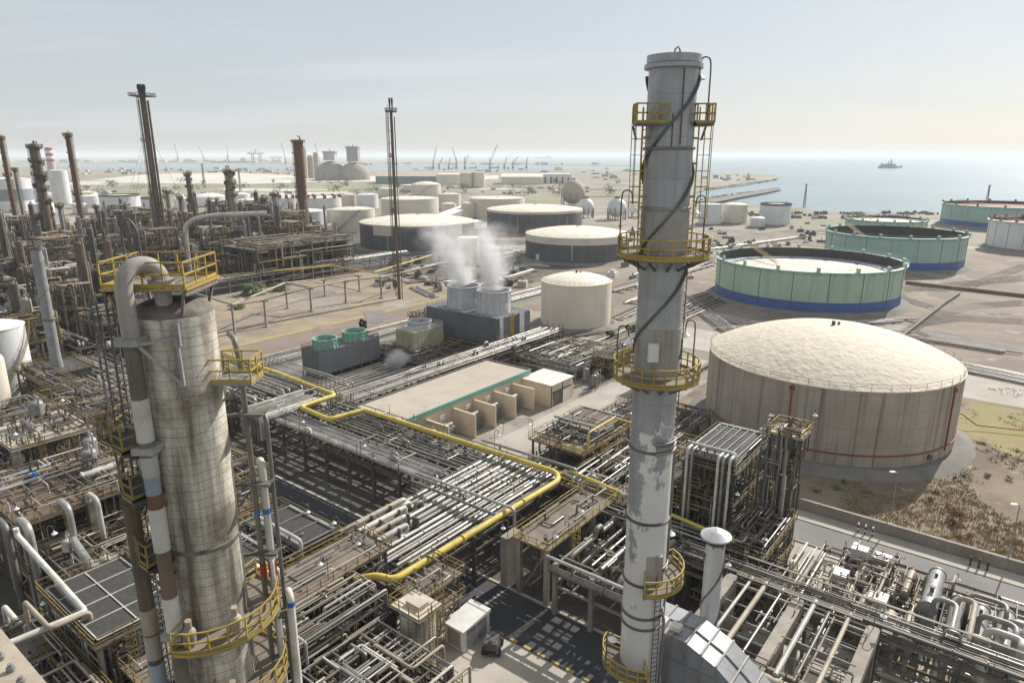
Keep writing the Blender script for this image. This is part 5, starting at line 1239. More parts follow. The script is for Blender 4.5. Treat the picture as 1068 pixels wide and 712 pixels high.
mb = MB(); mb.hexa([(-1.42, -.12, 2.6), (1.42, -.12, 2.6), (1.42, 4.32, 2.6), (-1.42, 4.32, 2.6), (-1.42, -.12, 2.7), (1.42, -.12, 2.7), (1.42, 4.32, 3.0), (-1.42, 4.32, 3.0)]); mb.build('roof', M['white'], t)
for y in (.5, 2.2): mb = MB(); mb.box(1.3, 1.34, y, y + 1.5, .3, 2.4); mb.box(1.34, 1.37, y + .1, y + .16, 1.2, 1.5); mb.build('door', M['steel_pale'], t)
mb = MB(); mb.box(-.9, .9, -.05, 0, .4, 2.3); mb.build('door', M['steel_pale'], t)
u, v = U(514, 676)
t = thing('welding_trailer', 'dark wheeled machine parked on the pale pad beside the striped kerb', 'trailer', G(u, v), GR + .5)
mb = MB(); mb.box(-.8, .8, -1.5, 1.5, .5, .7); mb.bar((0, 1.5, .6), (0, 2.6, .5), .1); mb.build('chassis', M['black'], t)
mb = MB(); mb.box(-.7, .7, -1.3, .6, .7, 1.6); mb.box(-.5, .5, .7, 1.3, .7, 1.3); mb.build('engine_cover', M['steel_dark'], t)
for s in (-1, 1):
    for y in (-.9, .8): mb = MB(); mb.cyl((s * .75, y, .4), (s * .98, y, .4), .4, 14); mb.build('wheel', M['black'], t)
mb = MB(); mb.cyl((0, 0, 1.6), (0, 0, 2.1), .08, 8); mb.tube([(-.5, -1.2, 1.6), (-.5, -1.2, 2), (.5, -1.2, 2), (.5, -1.2, 1.6)], .04, 5); mb.build('exhaust', M['steel'], t)
JW = (3, 5, 2, 4, 4, 6, 3)
# --- left foreground units
structure('pale concrete table frame with pipes on top at the left edge', -111, -100.5, 24.5, 33.5, (6.5, 13.6), mat='concrete', deck='deck_pale', pipes=60, rail='yellow_dull', bay=8, post=.9, thick=.35)
structure('pink-brown deck crowded with bent silver pipes at the left edge', -97, -83, 19.5, 33.0, (5.5, 11.2), mat='concrete', deck='rust_brown', pipes=120, rail='yellow_dull', bay=6, post=.7, hole=.15)
structure('yellow-railed pipe frame between the concrete table and the column', -98, -77, 34.5, 45, (5, 9.5), deck='deck', pipes=130, rail='yellow', hole=.45)
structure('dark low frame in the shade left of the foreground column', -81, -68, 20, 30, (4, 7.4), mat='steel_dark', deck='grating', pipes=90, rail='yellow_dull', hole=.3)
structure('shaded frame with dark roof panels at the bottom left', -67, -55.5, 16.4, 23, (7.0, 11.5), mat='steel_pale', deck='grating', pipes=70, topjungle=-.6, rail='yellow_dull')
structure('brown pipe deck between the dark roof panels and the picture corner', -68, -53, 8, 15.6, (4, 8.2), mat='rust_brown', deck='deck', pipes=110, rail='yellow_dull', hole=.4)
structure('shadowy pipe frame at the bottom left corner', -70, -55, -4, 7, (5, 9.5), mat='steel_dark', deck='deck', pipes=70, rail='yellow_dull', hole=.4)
mb = MB(); tt = thing('panel_roof', 'row of dark ridged roof panels with pale seams at the bottom left', 'roof', G(-66.6, 16.4, 11.7), GR)
for i in range(4):
    for j in range(2): mb = MB(); mb.box(i * 2.75 + .08, i * 2.75 + 2.68, j * 3.2 + .08, j * 3.2 + 3.1, .1, .22); mb.build('panel', M['fin_dark'], tt)
mb = MB()
for i in range(5): mb.bar((i * 2.75, 0, .25), (i * 2.75, 6.4, .25), .1)
for j in range(3): mb.bar((0, j * 3.2, .26), (11, j * 3.2, .26), .1)
mb.build('seam', M['pipe_white'], tt)
for i, (x0, y0, x1, y1, z, r, m, lab) in enumerate(((28, 548, 60, 640, 12.8, .42, 'silver', 'thick silver pipe bending over the pink-brown deck edge, the left one'), (70, 528, 92, 600, 13.2, .36, 'silver', 'silver pipe with blue band bending over the pink-brown deck edge'), (100, 520, 104, 575, 12.6, .3, 'pipe_white', 'white pipe bending down at the right end of the pink-brown deck'), (5, 548, 22, 605, 12.8, .34, 'pipe_grey', 'grey pipe bending over the pink-brown deck at the picture edge'))):
    a = U(x0, y0, z); pipe([(a[0] - 2.6, a[1], z - 1.2), (a[0] - 2.2, a[1], z), (a[0] + .3, a[1], z), (a[0] + .3, a[1], 3)], r, m, lab, n=12, bend=1.0)
a, b, c = U(18, 558, 12.6), U(91, 647, 11.5), U(-30, 698, 11.5)
pipe([(a[0], a[1], 13.4), (a[0], a[1], 12.6), (b[0], b[1], 12.4), (c[0], c[1], 12.4)], .27, 'pipe_white', 'long white pipe with rust running down and turning left at the bottom left corner', n=12, bend=.5)
a, b = U(72, 560, 9), U(100, 600, 9); pipe([(a[0], a[1], 9.5), (b[0], b[1], 9.3), (b[0] + 1.4, b[1] - .4, 9.3), (b[0] + 1.4, b[1] - .4, 5)], .45, 'silver', 'fat silver pipe elbow left of the foreground column', n=12, bend=.9)
for i in range(12):
    u, v, z = rnd.uniform(-95, -58), rnd.uniform(14, 40), rnd.uniform(6, 13); a, b = rnd.uniform(2, 8), rnd.uniform(1, 5)
    pipe([(u, v, z - 4), (u, v, z), (u + a, v, z), (u + a, v + b, z), (u + a, v + b, z - 3)], rnd.uniform(.12, .28), rnd.choice(('silver', 'pipe_white', 'pipe_grey', 'pipe_beige')), 'bent pipe rising among the left foreground frames', 'bent pipes among the left foreground frames', bend=.5)
equip(-96, -84, 20, 32, 11.3, 7, 'on the pink-brown deck at the left'); equip(-110, -101, 25, 33, 13.7, 4, 'on the pale concrete table'); equip(-97, -78, 33, 44, 5, 8, 'in the yellow-railed left pipe frame'); equip(-80, -69, 21, 29, 7.4, 6, 'in the dark low frame left of the column')
# dark furnace under the spiral-ribbed stack and cream drum at the edge
p = U(60, 384, 8)
t = thing('furnace', 'dark box furnace with yellow rail under the spiral-ribbed stack', 'furnace', G(p[0] - 5, p[1] - 4), GR)
mb = MB(); mb.box(0, 10, 0, 8.5, 1.2, 8); mb.build('casing', M['ct_grey'], t)
mb = MB(); mb.box(-.4, 10.4, -.4, 8.9, 8, 8.25); mb.build('roof', M['steel_dark'], t)
mb = MB(); mb.rail([(-.4, -.4, 8.25), (10.4, -.4, 8.25), (10.4, 8.9, 8.25), (-.4, 8.9, 8.25)], True, r=.04); mb.rail([(-.9, -.9, 3.6), (11, -.9, 3.6)], r=.04); mb.build('railing', M['yellow_dull'], t)
mb = MB()
for x in range(0, 11, 2): mb.bar((x, -.1, 0), (x, -.1, 8), .22)
for y in range(0, 9, 2): mb.bar((10.1, y, 0), (10.1, y, 8), .22)
mb.box(-1, 11, -1.1, -.05, 3.45, 3.6); mb.build('buckstay', M['steel'], t)
drum(*U(-6, 445, 0), 0, 3.6, 13, 'tank_cream', 'tall cream vessel cut by the left edge in front of the white tank')
for (u0, u1, v0, v1, dk, lab) in ((-136, -118, 38, 46, (5, 9), 'pipe frame in front of the dark box furnace'), (-160, -140, 42, 46, (4, 8), 'narrow pipe frame between the white upright tank and the furnace'), (-135, -114, 60.5, 61.8, (7,), 'slim walkway frame left of the column behind the furnace'), (-131, -113, 24, 36, (5, 10), 'pipe frame at the left edge beyond the concrete table')):
    structure(lab, u0, u1, v0, v1, dk, pipes=70, rail='yellow_dull', hole=.4)
# --- far left refinery units: each block a structure of its own
WH = 'steel process block in the far left refinery units'
cells = []
for iu in range(15):
    for iv in range(12):
        u, v = -190 - iu * 16, 48 + iv * 16.5
        if u > -262 and 66 < v < 205: continue
        q = G(u, v)
        if q.y < 60 or abs(q.x / q.y) > .92 or q.x / q.y > -.3: continue
        if -275 < u < -235 and 130 < v < 200: continue
        cells.append((u, v))
for i, (u, v) in enumerate(cells):
    hgt = rnd.choice((6, 8, 10, 12, 15, 18, 21)); X, Y = rnd.uniform(8, 14), rnd.uniform(7, 13)
    structure(WH, u, u + X, v, v + Y, [hgt * (k + 1) / max(1, round(hgt / 4)) for k in range(max(1, round(hgt / 4)))], mat=rnd.choice(('steel', 'steel_dark', 'rust_brown', 'rust_brown')), deck=rnd.choice(('deck', 'grating', 'rust_brown')), rail=rnd.choice(('yellow_dull', 'steel', 'steel')), pipes=60, rr=(.12, .42), group='far left process blocks', bay=5.5, ladder=False, hole=.5, railr=.05, topjungle=2.5)
    if rnd.random() < .8: drum(u + X * .4, v - 2.2, 0, rnd.uniform(1, 1.9), rnd.uniform(5, 13), rnd.choice(('pipe_white', 'pipe_beige', 'steel_pale', 'pipe_grey')), 'upright vessel between the far left process blocks', 'upright vessels of the far left units')
    if rnd.random() < .3:
        hx, hy, hz = rnd.uniform(4, 8), rnd.uniform(4, 8), rnd.uniform(5, 11); t = thing('heater', 'box heater with short stub stack between the far left process blocks', 'furnace', G(u + X * .3, v + Y + .6), GR, 'box heaters of the far left units')
        mb = MB(); mb.box(0, hx, 0, hy, 1, hz); mb.hexa([(0, 0, hz), (hx, 0, hz), (hx, hy, hz), (0, hy, hz), (hx * .35, hy * .35, hz + 2), (hx * .65, hy * .35, hz + 2), (hx * .65, hy * .65, hz + 2), (hx * .35, hy * .65, hz + 2)]); mb.build('casing', M[rnd.choice(('steel_dark', 'steel', 'pipe_grey', 'rust_brown', 'concrete'))], t)
        mb = MB(); mb.cyl((hx / 2, hy / 2, hz + 2), (hx / 2, hy / 2, hz + rnd.uniform(6, 13)), rnd.uniform(.6, 1), 12); mb.build('stub_stack', M[rnd.choice(('steel', 'rust_brown', 'steel_pale'))], t)
        mb = MB(); [mb.bar((x, y, 0), (x, y, hz), .3) for x in (0, hx) for y in (0, hy / 2, hy)]; mb.rail([(0, 0, hz), (hx, 0, hz), (hx, hy, hz), (0, hy, hz)], True, r=.05); mb.build('frame', M['steel_dark'], t)
    if rnd.random() < .5: hdrum(u + X + 2, v + 1, rnd.choice((0, 4)), rnd.uniform(.8, 1.5), rnd.uniform(5, 8), rnd.choice(('pipe_white', 'silver')), 'lying vessel between the far left process blocks', 'lying vessels of the far left units')
    for _ in range(rnd.choice((1, 1, 2))): column('short column among the far left process blocks', G(u + rnd.uniform(2, 8), v + rnd.uniform(2, 8)), rnd.uniform(13, 30), rnd.uniform(.5, 1.2), rnd.choice(('steel_pale', 'pipe_beige', 'rust_brown', 'steel', 'rust_brown')), [rnd.uniform(6, 9), 12.5], group='short columns of the far left units', n=10, rail='yellow_dull')
for k in range(5):
    v = 62 + k * 30; rack('far left pipe rack running between the process blocks', -400, -268 if 66 < v < 205 else -172, v - 4, v, (5, 7), 'u', 14, group if False else 'steel', .4)['group'] = 'far left racks'
    bundle('u', -398, -270 if 66 < v < 205 else -174, v - 3.8, v - .2, 7, 4, 'long pipe on a far left pipe rack', 'long pipes on the far left racks', ('silver', 'pipe_beige', 'pipe_white'), (.2, .4), 12)
# long dark cooler bank
t = thing('cooler_bank', 'long dark open-framed cooler bank with flat grey roof, right of the far left units', 'steel structure', G(-262, 146), GR)
mb = MB(); mb.box(-1, 23, -1, 47, 14.4, 14.8); mb.box(3, 20, 3, 44, 14.8, 15.2); mb.build('roof', M['steel'], t)
mb = MB()
for y in range(0, 47, 6):
    for x in (0, 11, 22): mb.bar((x, y, 0), (x, y, 14.2), .5)
    mb.bar((0, y, 9.5), (22, y, 9.5), .35); mb.bar((0, y, 5), (22, y, 5), .35)
for z in (5, 9.5, 13.8):
    for x in (0, 22): mb.bar((x, 0, z), (x, 46, z), .35)
for y in range(0, 42, 12): mb.bar((22, y, 5), (22, y + 6, 9.5), .25)
mb.build('frame', M['steel'], t)
mb = MB(); mb.box(2, 20, 1, 45, 9.6, 13.2); mb.build('duct_bank', M['coal_black'], t)
for i in range(5): mb = MB(); mb.box(3, 19, 2 + i * 9, 9 + i * 9, 5.2, 8.6); mb.build('heater_box', M['steel_dark'], t)
mb = MB(); jungle(mb, 0, 24, 0, 46, .5, 17, 170, (.12, .3)); mb.build('pipework', [M[m] for m in JM], t)['kind'] = 'stuff'
# silver goose-neck line in the far left
a = at(200, 300); t = pipe([(a.x, a.y, 0), (a.x, a.y, height_at(a, 232)), (a.x + 8, a.y + 5, height_at(a, 226)), (a.x + 28, a.y + 12, height_at(a, 225))], 1.0, 'silver', 'large silver goose-neck pipe rising before the cream ringed column', n=12, bend=5, world=True)
# ---------------------------------------------------------------- buildings, cooling towers, walls, port, plants
rnd = random.Random(5)
# substation: flat tan roof, green fascia, five fin walls on its road side
su0, su1, sv0, sv1, sh = -94.2, -82.2, 73.5, 111.5, 6.0
FINV = (6.5, 13.6, 19.4, 25.6, 31.6)
t = thing('substation_building', 'long flat tan-roofed building with green fascia and beige fin walls in the centre', 'building', G(su0, sv0), GR)
X, Y = su1 - su0, sv1 - sv0
mb = MB(); mb.box(0, X, 0, Y, 0, sh - .3); mb.build('wall', M['sub_wall'], t)
mb = MB(); mb.box(.25, X - .1, .25, Y - .25, sh - .3, sh - .08); mb.build('roof', M['sub_roof'], t)
mb = MB(); mb.box(-.2, .24, -.2, Y + .2, sh - .55, sh + .12); mb.box(.24, X + .2, -.2, .24, sh - .55, sh + .1); mb.box(.24, X + .2, Y - .24, Y + .2, sh - .55, sh + .12); mb.build('parapet', M['steel'], t)
mb = MB(); mb.box(X - .1, X + .28, .24, Y - .24, sh - .75, sh + .1); mb.build('green_fascia', M['trim_green'], t)
for i, y in enumerate(FINV):
    mb = MB(); mb.box(X + .01, X + 5.6, y, y + .35, 0, 4.6); f = mb.build('fin_wall', M['sub_wall'], t)
    if i < len(FINV) - 1:
        mb = MB(); mb.box(X + .6, X + 3.2, y + 1.2, y + 4.6, .15, 2.7); mb.cyl((X + 1, y + 1.9, 2.7), (X + 1, y + 1.9, 3.4), .18, 8); mb.cyl((X + 1, y + 2.9, 2.7), (X + 1, y + 2.9, 3.4), .18, 8); mb.cyl((X + 2.6, y + 1.2, 3.1), (X + 2.6, y + 4.2, 3.1), .38, 10)
        for k in range(7): mb.box(X + 3.2, X + 3.6, y + 1.4 + k * .45, y + 1.5 + k * .45, .4, 2.4)
        o = mb.build('transformer', M['steel_pale'], loc=G(su0, sv0), rz=GR); tag(o, 'transformer with oil drum standing between two fin walls of the tan-roofed building', 'transformer', 'transformers between the fin walls')
        mb = MB(); mb.box(X + .01, X + .06, y + 2, y + 3, .1, 2.3); mb.build('door', M['steel_pale'], t)
        mb = MB(); mb.box(X + .01, X + .3, y + 3.6, y + 4.8, 3.2, 4.1); mb.build('wall_unit', M['white'], t)
for k in range(5):
    mb = MB(); mb.box(0, 1.2, 0, .9, 0, 1.3); mb.cyl((.6, .45, 1.3), (.6, .45, 1.36), .36, 12)
    tag(mb.build('cooling_unit', M['steel_dark'], loc=G(-82 + (k % 3) * 1.7, 69.8 + (k // 3) * 1.6, 3.0), rz=GR), 'dark box cooling unit in the cluster beside the yellow pipe and first fin wall', 'cooling unit', 'cooling units by the first fin wall')
mb = MB(); mb.box(0, 6, 0, 3.4, 2.8, 3.0); [mb.bar((x, y, 0), (x, y, 2.9), .16) for x in (.2, 5.8) for y in (.2, 3.2)]
tag(mb.build('unit_stand', M['steel'], loc=G(-82.4, 69.4), rz=GR), 'steel stand carrying the dark cooling units beside the yellow pipe', 'stand')
t = thing('annex_building', 'beige annex with white roof and roller door at the right end of the tan-roofed building', 'building', G(-82.2, 108.5), GR)
mb = MB(); mb.box(0, 7.6, 0, 8, 0, 4.7); mb.build('wall', M['sub_wall'], t)
mb = MB(); mb.hexa([(-.2, -.2, 4.7), (7.8, -.2, 4.7), (7.8, 8.2, 4.7), (-.2, 8.2, 4.7), (-.2, -.2, 4.95), (7.8, -.2, 4.85), (7.8, 8.2, 4.85), (-.2, 8.2, 4.95)]); mb.build('roof', M['roof_white'], t)
mb = MB(); mb.box(7.6, 7.66, .6, 3.8, .1, 2.9); mb.build('roller_door', M['steel'], t)
mb = MB(); mb.box(7.6, 7.66, 4.2, 6.8, .1, 2.9); mb.build('sliding_door', M['white'], t)
mb = MB(); mb.box(7.6, 7.7, .2, 7.4, 3.0, 3.25); mb.bar((7.68, 4, 0), (7.68, 4, 4.7), .14); mb.bar((7.68, 0, 0), (7.68, 0, 4.7), .16); mb.build('door_frame', M['steel_dark'], t)
t = thing('gatehouse', 'low white-roofed shed beyond the annex near the chimney', 'building', G(-66.5, 127.5), GR)
mb = MB(); mb.box(0, 5, 0, 14, 0, 2.9); mb.build('wall', M['concrete_light'], t); mb = MB(); mb.box(-.3, 5.3, -.3, 14.3, 2.9, 3.15); mb.build('roof', M['roof_white'], t)
mb = MB(); [mb.box(5, 5.05, 1 + k * 2.6, 2.4 + k * 2.6, 1, 2.2) for k in range(5)]; mb.build('window', M['glass'], t)
# cooling towers
def fan_stack(t, x, y, z, r, h, mat, ribs=14, inner='steel_dark'):
    mb = MB(); mb.lathe([(r * 1.06, z), (r * .97, z + h * .45), (r, z + h), (r * .94, z + h), (r * .92, z + h * .5), (r * .95, z + .1)], 28, (x, y)); o = mb.build('fan_stack', M[mat], t)
    mb = MB()
    for i in range(ribs):
        a = 2 * math.pi * i / ribs; mb.bar((x + r * 1.07 * math.cos(a), y + r * 1.07 * math.sin(a), z), (x + r * 1.01 * math.cos(a), y + r * 1.01 * math.sin(a), z + h), .14)
    mb.lathe([(r, z + h - .12), (r * 1.06, z + h - .12), (r * 1.06, z + h + .02), (r, z + h + .02)], 28, (x, y), False); mb.build('rib', M[mat], o)
    mb = MB(); mb.cyl((x, y, z + h * .5), (x, y, z + h * .75), r * .14, 10)
    for i in range(6):
        a = i * math.pi / 3; d = Vector((math.cos(a), math.sin(a), 0)); e = Vector((-d.y, d.x, 0)); c = Vector((x, y, z + h * .62))
        mb.poly([c + d * r * .12 + e * .12, c + d * r * .9 + e * .25 + Vector((0, 0, .1)), c + d * r * .9 - e * .25 - Vector((0, 0, .1)), c + d * r * .12 - e * .12])
    mb.lathe([(r * .9, z + .12), (.01, z + .12)], 16, (x, y), False); mb.build('fan_blade', M[inner], o)
def cooling_tower(label, u0, u1, v0, v1, h, wall, fans, fr, fh, fmat, openh):
    t = thing('cooling_tower', label, 'cooling tower', G(u0, v0), GR); X, Y = u1 - u0, v1 - v0
    mb = MB(); mb.box(0, X, 0, Y, openh, h); mb.build('casing', M[wall], t)
    mb = MB(); mb.box(-.3, X + .3, -.3, Y + .3, 0, .8); mb.build('basin', M['concrete'], t)
    mb = MB(); mb.box(.5, X - .5, .5, Y - .5, .8, openh); mb.build('fill_pack', M['coal_black'], t)
    mb = MB()
    k = max(2, round(X / 3.2)); k2 = max(2, round(Y / 3.2))
    for i in range(k + 1):
        for y in (-.04, Y + .04): mb.bar((X * i / k, y, .8), (X * i / k, y, openh if wall != 'ct_grey' or True else h), .22)
    for j in range(k2 + 1):
        for x in (-.04, X + .04): mb.bar((x, Y * j / k2, .8), (x, Y * j / k2, openh), .22)
    for i in range(3): mb.bar((X * i / 3, -.05, .8), (X * (i + 1) / 3, -.05, openh), .12)
    mb.build('column_frame', M['steel'], t)
    mb = MB(); mb.rail([(.1, .1, h), (X - .1, .1, h), (X - .1, Y - .1, h), (.1, Y - .1, h)], True, r=.04, step=2); mb.build('railing', M['steel' if fmat == 'ct_green' else 'ct_light'], t)
    for x, y in fans: fan_stack(t, x, y, h, fr, fh, fmat)
    return t
t = cooling_tower('large dark grey cooling tower with two pale steaming fan stacks', -130, -104.5, 128.5, 141.5, 10.5, 'ct_grey', [(8.0, 6.6), (18.6, 6.4)], 4.4, 5.7, 'ct_light', 3.4)
mb = MB(); mb.box(25.6, 25.75, 8.2, 10.2, 0, 11.2); mb.box(25.6, 25.75, .1, 1.4, 0, 10.9); mb.build('corner_panel', M['ct_light'], t)
mb = MB(); mb.ladder((26.1, 4), .3, 10.5, (1, 0), w=.9, r=.06); mb.box(25.7, 28.2, 2, 6, 2.4, 2.55); mb.rail([(25.8, 2, 2.55), (28.2, 2, 2.55), (28.2, 6, 2.55), (25.8, 6, 2.55)], r=.05); mb.build('caged_ladder', M['yellow'], t)
t = cooling_tower('dark grey cooler with two bright green fan stacks beside the brown road', -130.5, -124.2, 88.6, 106.5, 7.2, 'ct_grey', [(3.1, 4.4), (3.1, 13)], 2.75, 2.3, 'ct_green', 2.0)
t = cooling_tower('olive cream cooling tower with one pale ridged fan between the green and the steaming coolers', -126, -119.5, 113.5, 124, 7.6, 'ct_olive', [(3.2, 5.4)], 2.9, 1.8, 'ct_light', 1.6)
def steam(label, p, top, r0, r1, dens, seed, drift):
    """a cone of vapour: thick over the stack, drifting and thinning out upwards and outwards"""
    H = top - p.z; R1 = r1 * 1.5; mb = MB(); mb.cyl((0, 0, 0), (drift[0], drift[1], H), r0, 20, R1)
    ma = bpy.data.materials.new('steam'); ma.use_nodes = True; nt = ma.node_tree; nt.nodes.remove(nt.nodes['Principled BSDF'])
    v = nt.nodes.new('ShaderNodeVolumePrincipled'); v.inputs['Color'].default_value = (.98, .98, .98, 1); v.inputs['Anisotropy'].default_value = .3
    tc = nt.nodes.new('ShaderNodeTexCoord'); o_ = tc.outputs['Object']
    sep = nt.nodes.new('ShaderNodeSeparateXYZ'); nt.links.new(o_, sep.inputs[0])
    def m(op, a, b):
        n = nt.nodes.new('ShaderNodeMath'); n.operation = op
        for k, x in enumerate((a, b)):
            if isinstance(x, (int, float)): n.inputs[k].default_value = x
            else: nt.links.new(x, n.inputs[k])
        return n.outputs[0]
    q = m('DIVIDE', sep.outputs[2], H)
    dx, dy = m('SUBTRACT', sep.outputs[0], m('MULTIPLY', q, drift[0])), m('SUBTRACT', sep.outputs[1], m('MULTIPLY', q, drift[1]))
    d = m('DIVIDE', m('POWER', m('ADD', m('MULTIPLY', dx, dx), m('MULTIPLY', dy, dy)), .5), m('ADD', r0, m('MULTIPLY', q, R1 - r0)))
    mp = nt.nodes.new('ShaderNodeMapping'); mp.inputs['Location'].default_value = (seed * 7.3, seed * 3.1, 0); nt.links.new(o_, mp.inputs[0])
    nz = noise(nt, mp.outputs[0], 1.1 / r0, 6, .62)
    body = m('SUBTRACT', m('ADD', ramp(nt, nz, .3, .75), .42), m('ADD', m('MULTIPLY', d, .75), m('MULTIPLY', q, .38)))
    body = m('MULTIPLY', m('MAXIMUM', body, 0), m('MULTIPLY', m('SUBTRACT', 1, m('MINIMUM', d, 1)), m('SUBTRACT', 1, m('MINIMUM', q, 1))))
    nt.links.new(m('MULTIPLY', body, dens), v.inputs['Density']); nt.links.new(v.outputs[0], nt.nodes['Material Output'].inputs['Volume'])
    o = mb.build('steam', ma, loc=p); tag(o, label, 'steam', None, 'stuff')
q = G(-130 + 8, 128.5 + 6.6, 16.1); steam('white steam drifting up from the left pale fan stack', q, 34, 4.0, 8.5, 1.3, 0, (-7, 2))
q = G(-130 + 18.6, 128.5 + 6.4, 16.1); steam('white steam drifting up from the right pale fan stack', q, 34, 4.0, 8.5, 1.3, 2, (-3, 2))
q = G(-117.5, 104.5, .3); steam('small white steam puff beside the green-fanned cooler', q, 5.6, 2.6, 3.4, 7, 1, (1.6, .4))
# hydrant-red tree-like sprinkler by the road behind the green fans
p = at(379, 346); t = thing('valve_stand', 'dark round bush-like valve stand on a red base behind the green fans', 'valve', p)
mb = MB(); mb.box(-1.3, 1.3, -.6, .6, 0, .5); mb.cyl((0, 0, .5), (0, 0, 1.4), .4, 8); mb.build('base', M['red'], t)
mb = MB()
for i in range(16): a = i * 2.4; mb.sphere((math.cos(a) * .8, math.sin(a) * .5, 1.6 + (i % 8) * .28), .5, 7, 5)
mb.build('valve_head', M['coal_black'], t)
# metering skid right of the annex
structure('metering skid of silver pipes between the steaming cooler and the chimney', -101, -80, 126, 147, (2.6,), pipes=0, hole=.12, rail=None, ladder=False, braces=False, bay=5, mat='steel_pale')
t = thing('pipe_manifold', 'dense silver pipe manifold on the metering skid before the beige tank', 'pipework', G(-101, 126), GR)
mb = MB(); jungle(mb, 0, 21, 0, 21, .4, 3.6, 150, (.09, .22), .25); mb.build('pipework', [M[m] for m in JM[:5]], t)['kind'] = 'stuff'
for k in range(6): pipe([(-101, 128 + k * 2.1, 3.0), (-81 + rnd.uniform(-6, 1), 128 + k * 2.1, 3.0)], .28, rnd.choice(('silver', 'pipe_white')), 'silver header pipe on the metering skid', 'header pipes of the metering skid')
structure('yellow framed valve platform at the right end of the metering skid', -79, -74.5, 132, 143, (2.8, 5), rail='yellow', pipes=30)
equip(-79, -70, 122, 140, 0, 5, 'near the metering skid', 'dp')
structure('jumble of low pipes at the foot of the tan-roofed building beside the yellow pipe', -76, -60, 74.2, 77, (2.4,), pipes=40, rail=None, ladder=False, hole=.3)
structure('low pipe frame beyond the side road bend beside the chimney', -60, -44, 96, 116, (3.2,), pipes=80, rail='yellow_dull', hole=.3)
structure('low pipe frame behind the air cooler towards the domed tank', -40, -27, 87, 91, (3.0,), pipes=30, rail='yellow_dull', hole=.3)
# walls and fences
def wall(label, pts, h, w, mat, name='wall', cat='wall'):
    mb = MB(); p0 = pts[0]
    for a, b in zip(pts, pts[1:]):
        d = (b - a); mb.bar(a - p0 + Vector((0, 0, h / 2)), b - p0 + Vector((0, 0, h / 2)), w, h)
        mb.bar(a - p0 + Vector((0, 0, h + .06)), b - p0 + Vector((0, 0, h + .06)), w + .14, .12)
    return tag(mb.build(name, M[mat], loc=p0), label, cat)
wall('long low concrete wall between the right road and the dry scrub', [G(-60, 97.1), G(90, 97.1)], 1.5, .35, 'concrete')
wall('low concrete bund wall left of the domed tank', [G(-60, 112), G(-60, 168)], 1.0, .5, 'bund')
wall('low bund wall behind the nearest green tank', [at(938, 355), at(985, 318), at(1000, 308)], 1.0, .6, 'bund')
wall('dark weedy bund running right from the second green tank', [at(945, 296), at(1120, 316)], 1.2, 2.0, 'scrub')
wall('pale perimeter wall behind the metering skid', [G(-104, 152), G(-70, 152)], 1.6, .3, 'concrete_light')
for i in range(5):
    u = -14 + i * 13
    for k in range(3):
        q = G(u + k * .9, 95.2)
        t = thing('marker_post', 'black and white banded marker post on the pavement by the low wall', 'post', q, 0, 'banded marker posts along the right pavement')
        mb = MB()
        for z in range(4): mb.m = z % 2; mb.cyl((0, 0, z * .35), (0, 0, z * .35 + .35), .12, 8)
        mb.build('banded_pole', [M['black'], M['rusty' if i % 2 else 'white']], t)
t = thing('street_light', 'tall pale street light standing by the low wall in front of the domed tank', 'lamp', at(927, 551))
mb = MB(); mb.cyl((0, 0, 0), (0, 0, .9), .22, 8); mb.cyl((0, 0, .9), (0, 0, 8.2), .1, 8, .06); mb.tube([(0, 0, 8.2), (0, 0, 8.5), (-.5, 0, 8.6)], .05, 6); mb.build('pole', M['steel_pale'], t)
mb = MB(); mb.box(-1.1, -.4, -.16, .16, 8.55, 8.7); mb.build('lamp_head', M['lamp'], t)
t = copy_thing(t, at(1050, 590), label='street light standing by the low wall at the right edge')
WL = 'gooseneck lamp with white dish shade among the process frames'
spots = [(-56.5, 26, 8.6), (-56.5, 31, 8.6), (-51.7, 36, 8.6), (-52, 41, 8.6), (-57.5, 42, 8.2), (-63, 42, 8.2), (-37.5, 55.3, 7.4), (-38.8, 62, 7.4), (-44, 55.5, 6.6), (-28, 55, 6.4), (-30, 72.3, 14.6), (-24, 72.3, 10.5), (-24, 83.4, 14.6), (-18.7, 68, 8), (-57, 78, 8.6), (-47.5, 91, 8.6), (-37.5, 71, 6.8), (-92, 19.5, 11.2), (-84, 19.5, 11.2), (-75, 19.5, 11.2), (-74, 28, 11.2), (-98, 45, 9.5), (-88, 32, 9.5), (-77, 32, 9.5), (-101, 25, 13.6), (-110, 33, 13.6), (-67, 16, 9), (-60, 24, 9), (-35, 30, 4.6), (-41, 36, 4.6), (-47, 24, 6.2), (-22.1, 78, 18.4), (-18.5, 81.2, 18.4), (-62, 75, 6.6), (-75, 59.6, 6.6), (-90, 59.6, 6.6), (-52, 59, 6.6), (-14, 87, 0), (-2, 87, 0), (9, 87, 0), (-8, 67, 0), (-68, 80, 0), (-66, 104, 0), (-74, 92, 0), (-20, 61, 8.8), (-7, 50, 9), (-6.6, 61, 9)]
pl = lamp_post(G(*spots[0]), 3.0, WL, 'dish lamps among the process frames', 1.0); pl.scale = (.8, .8, .9)
for i, s in enumerate(spots[1:]): copy_thing(pl, G(*s), rnd.uniform(0, 6.3))
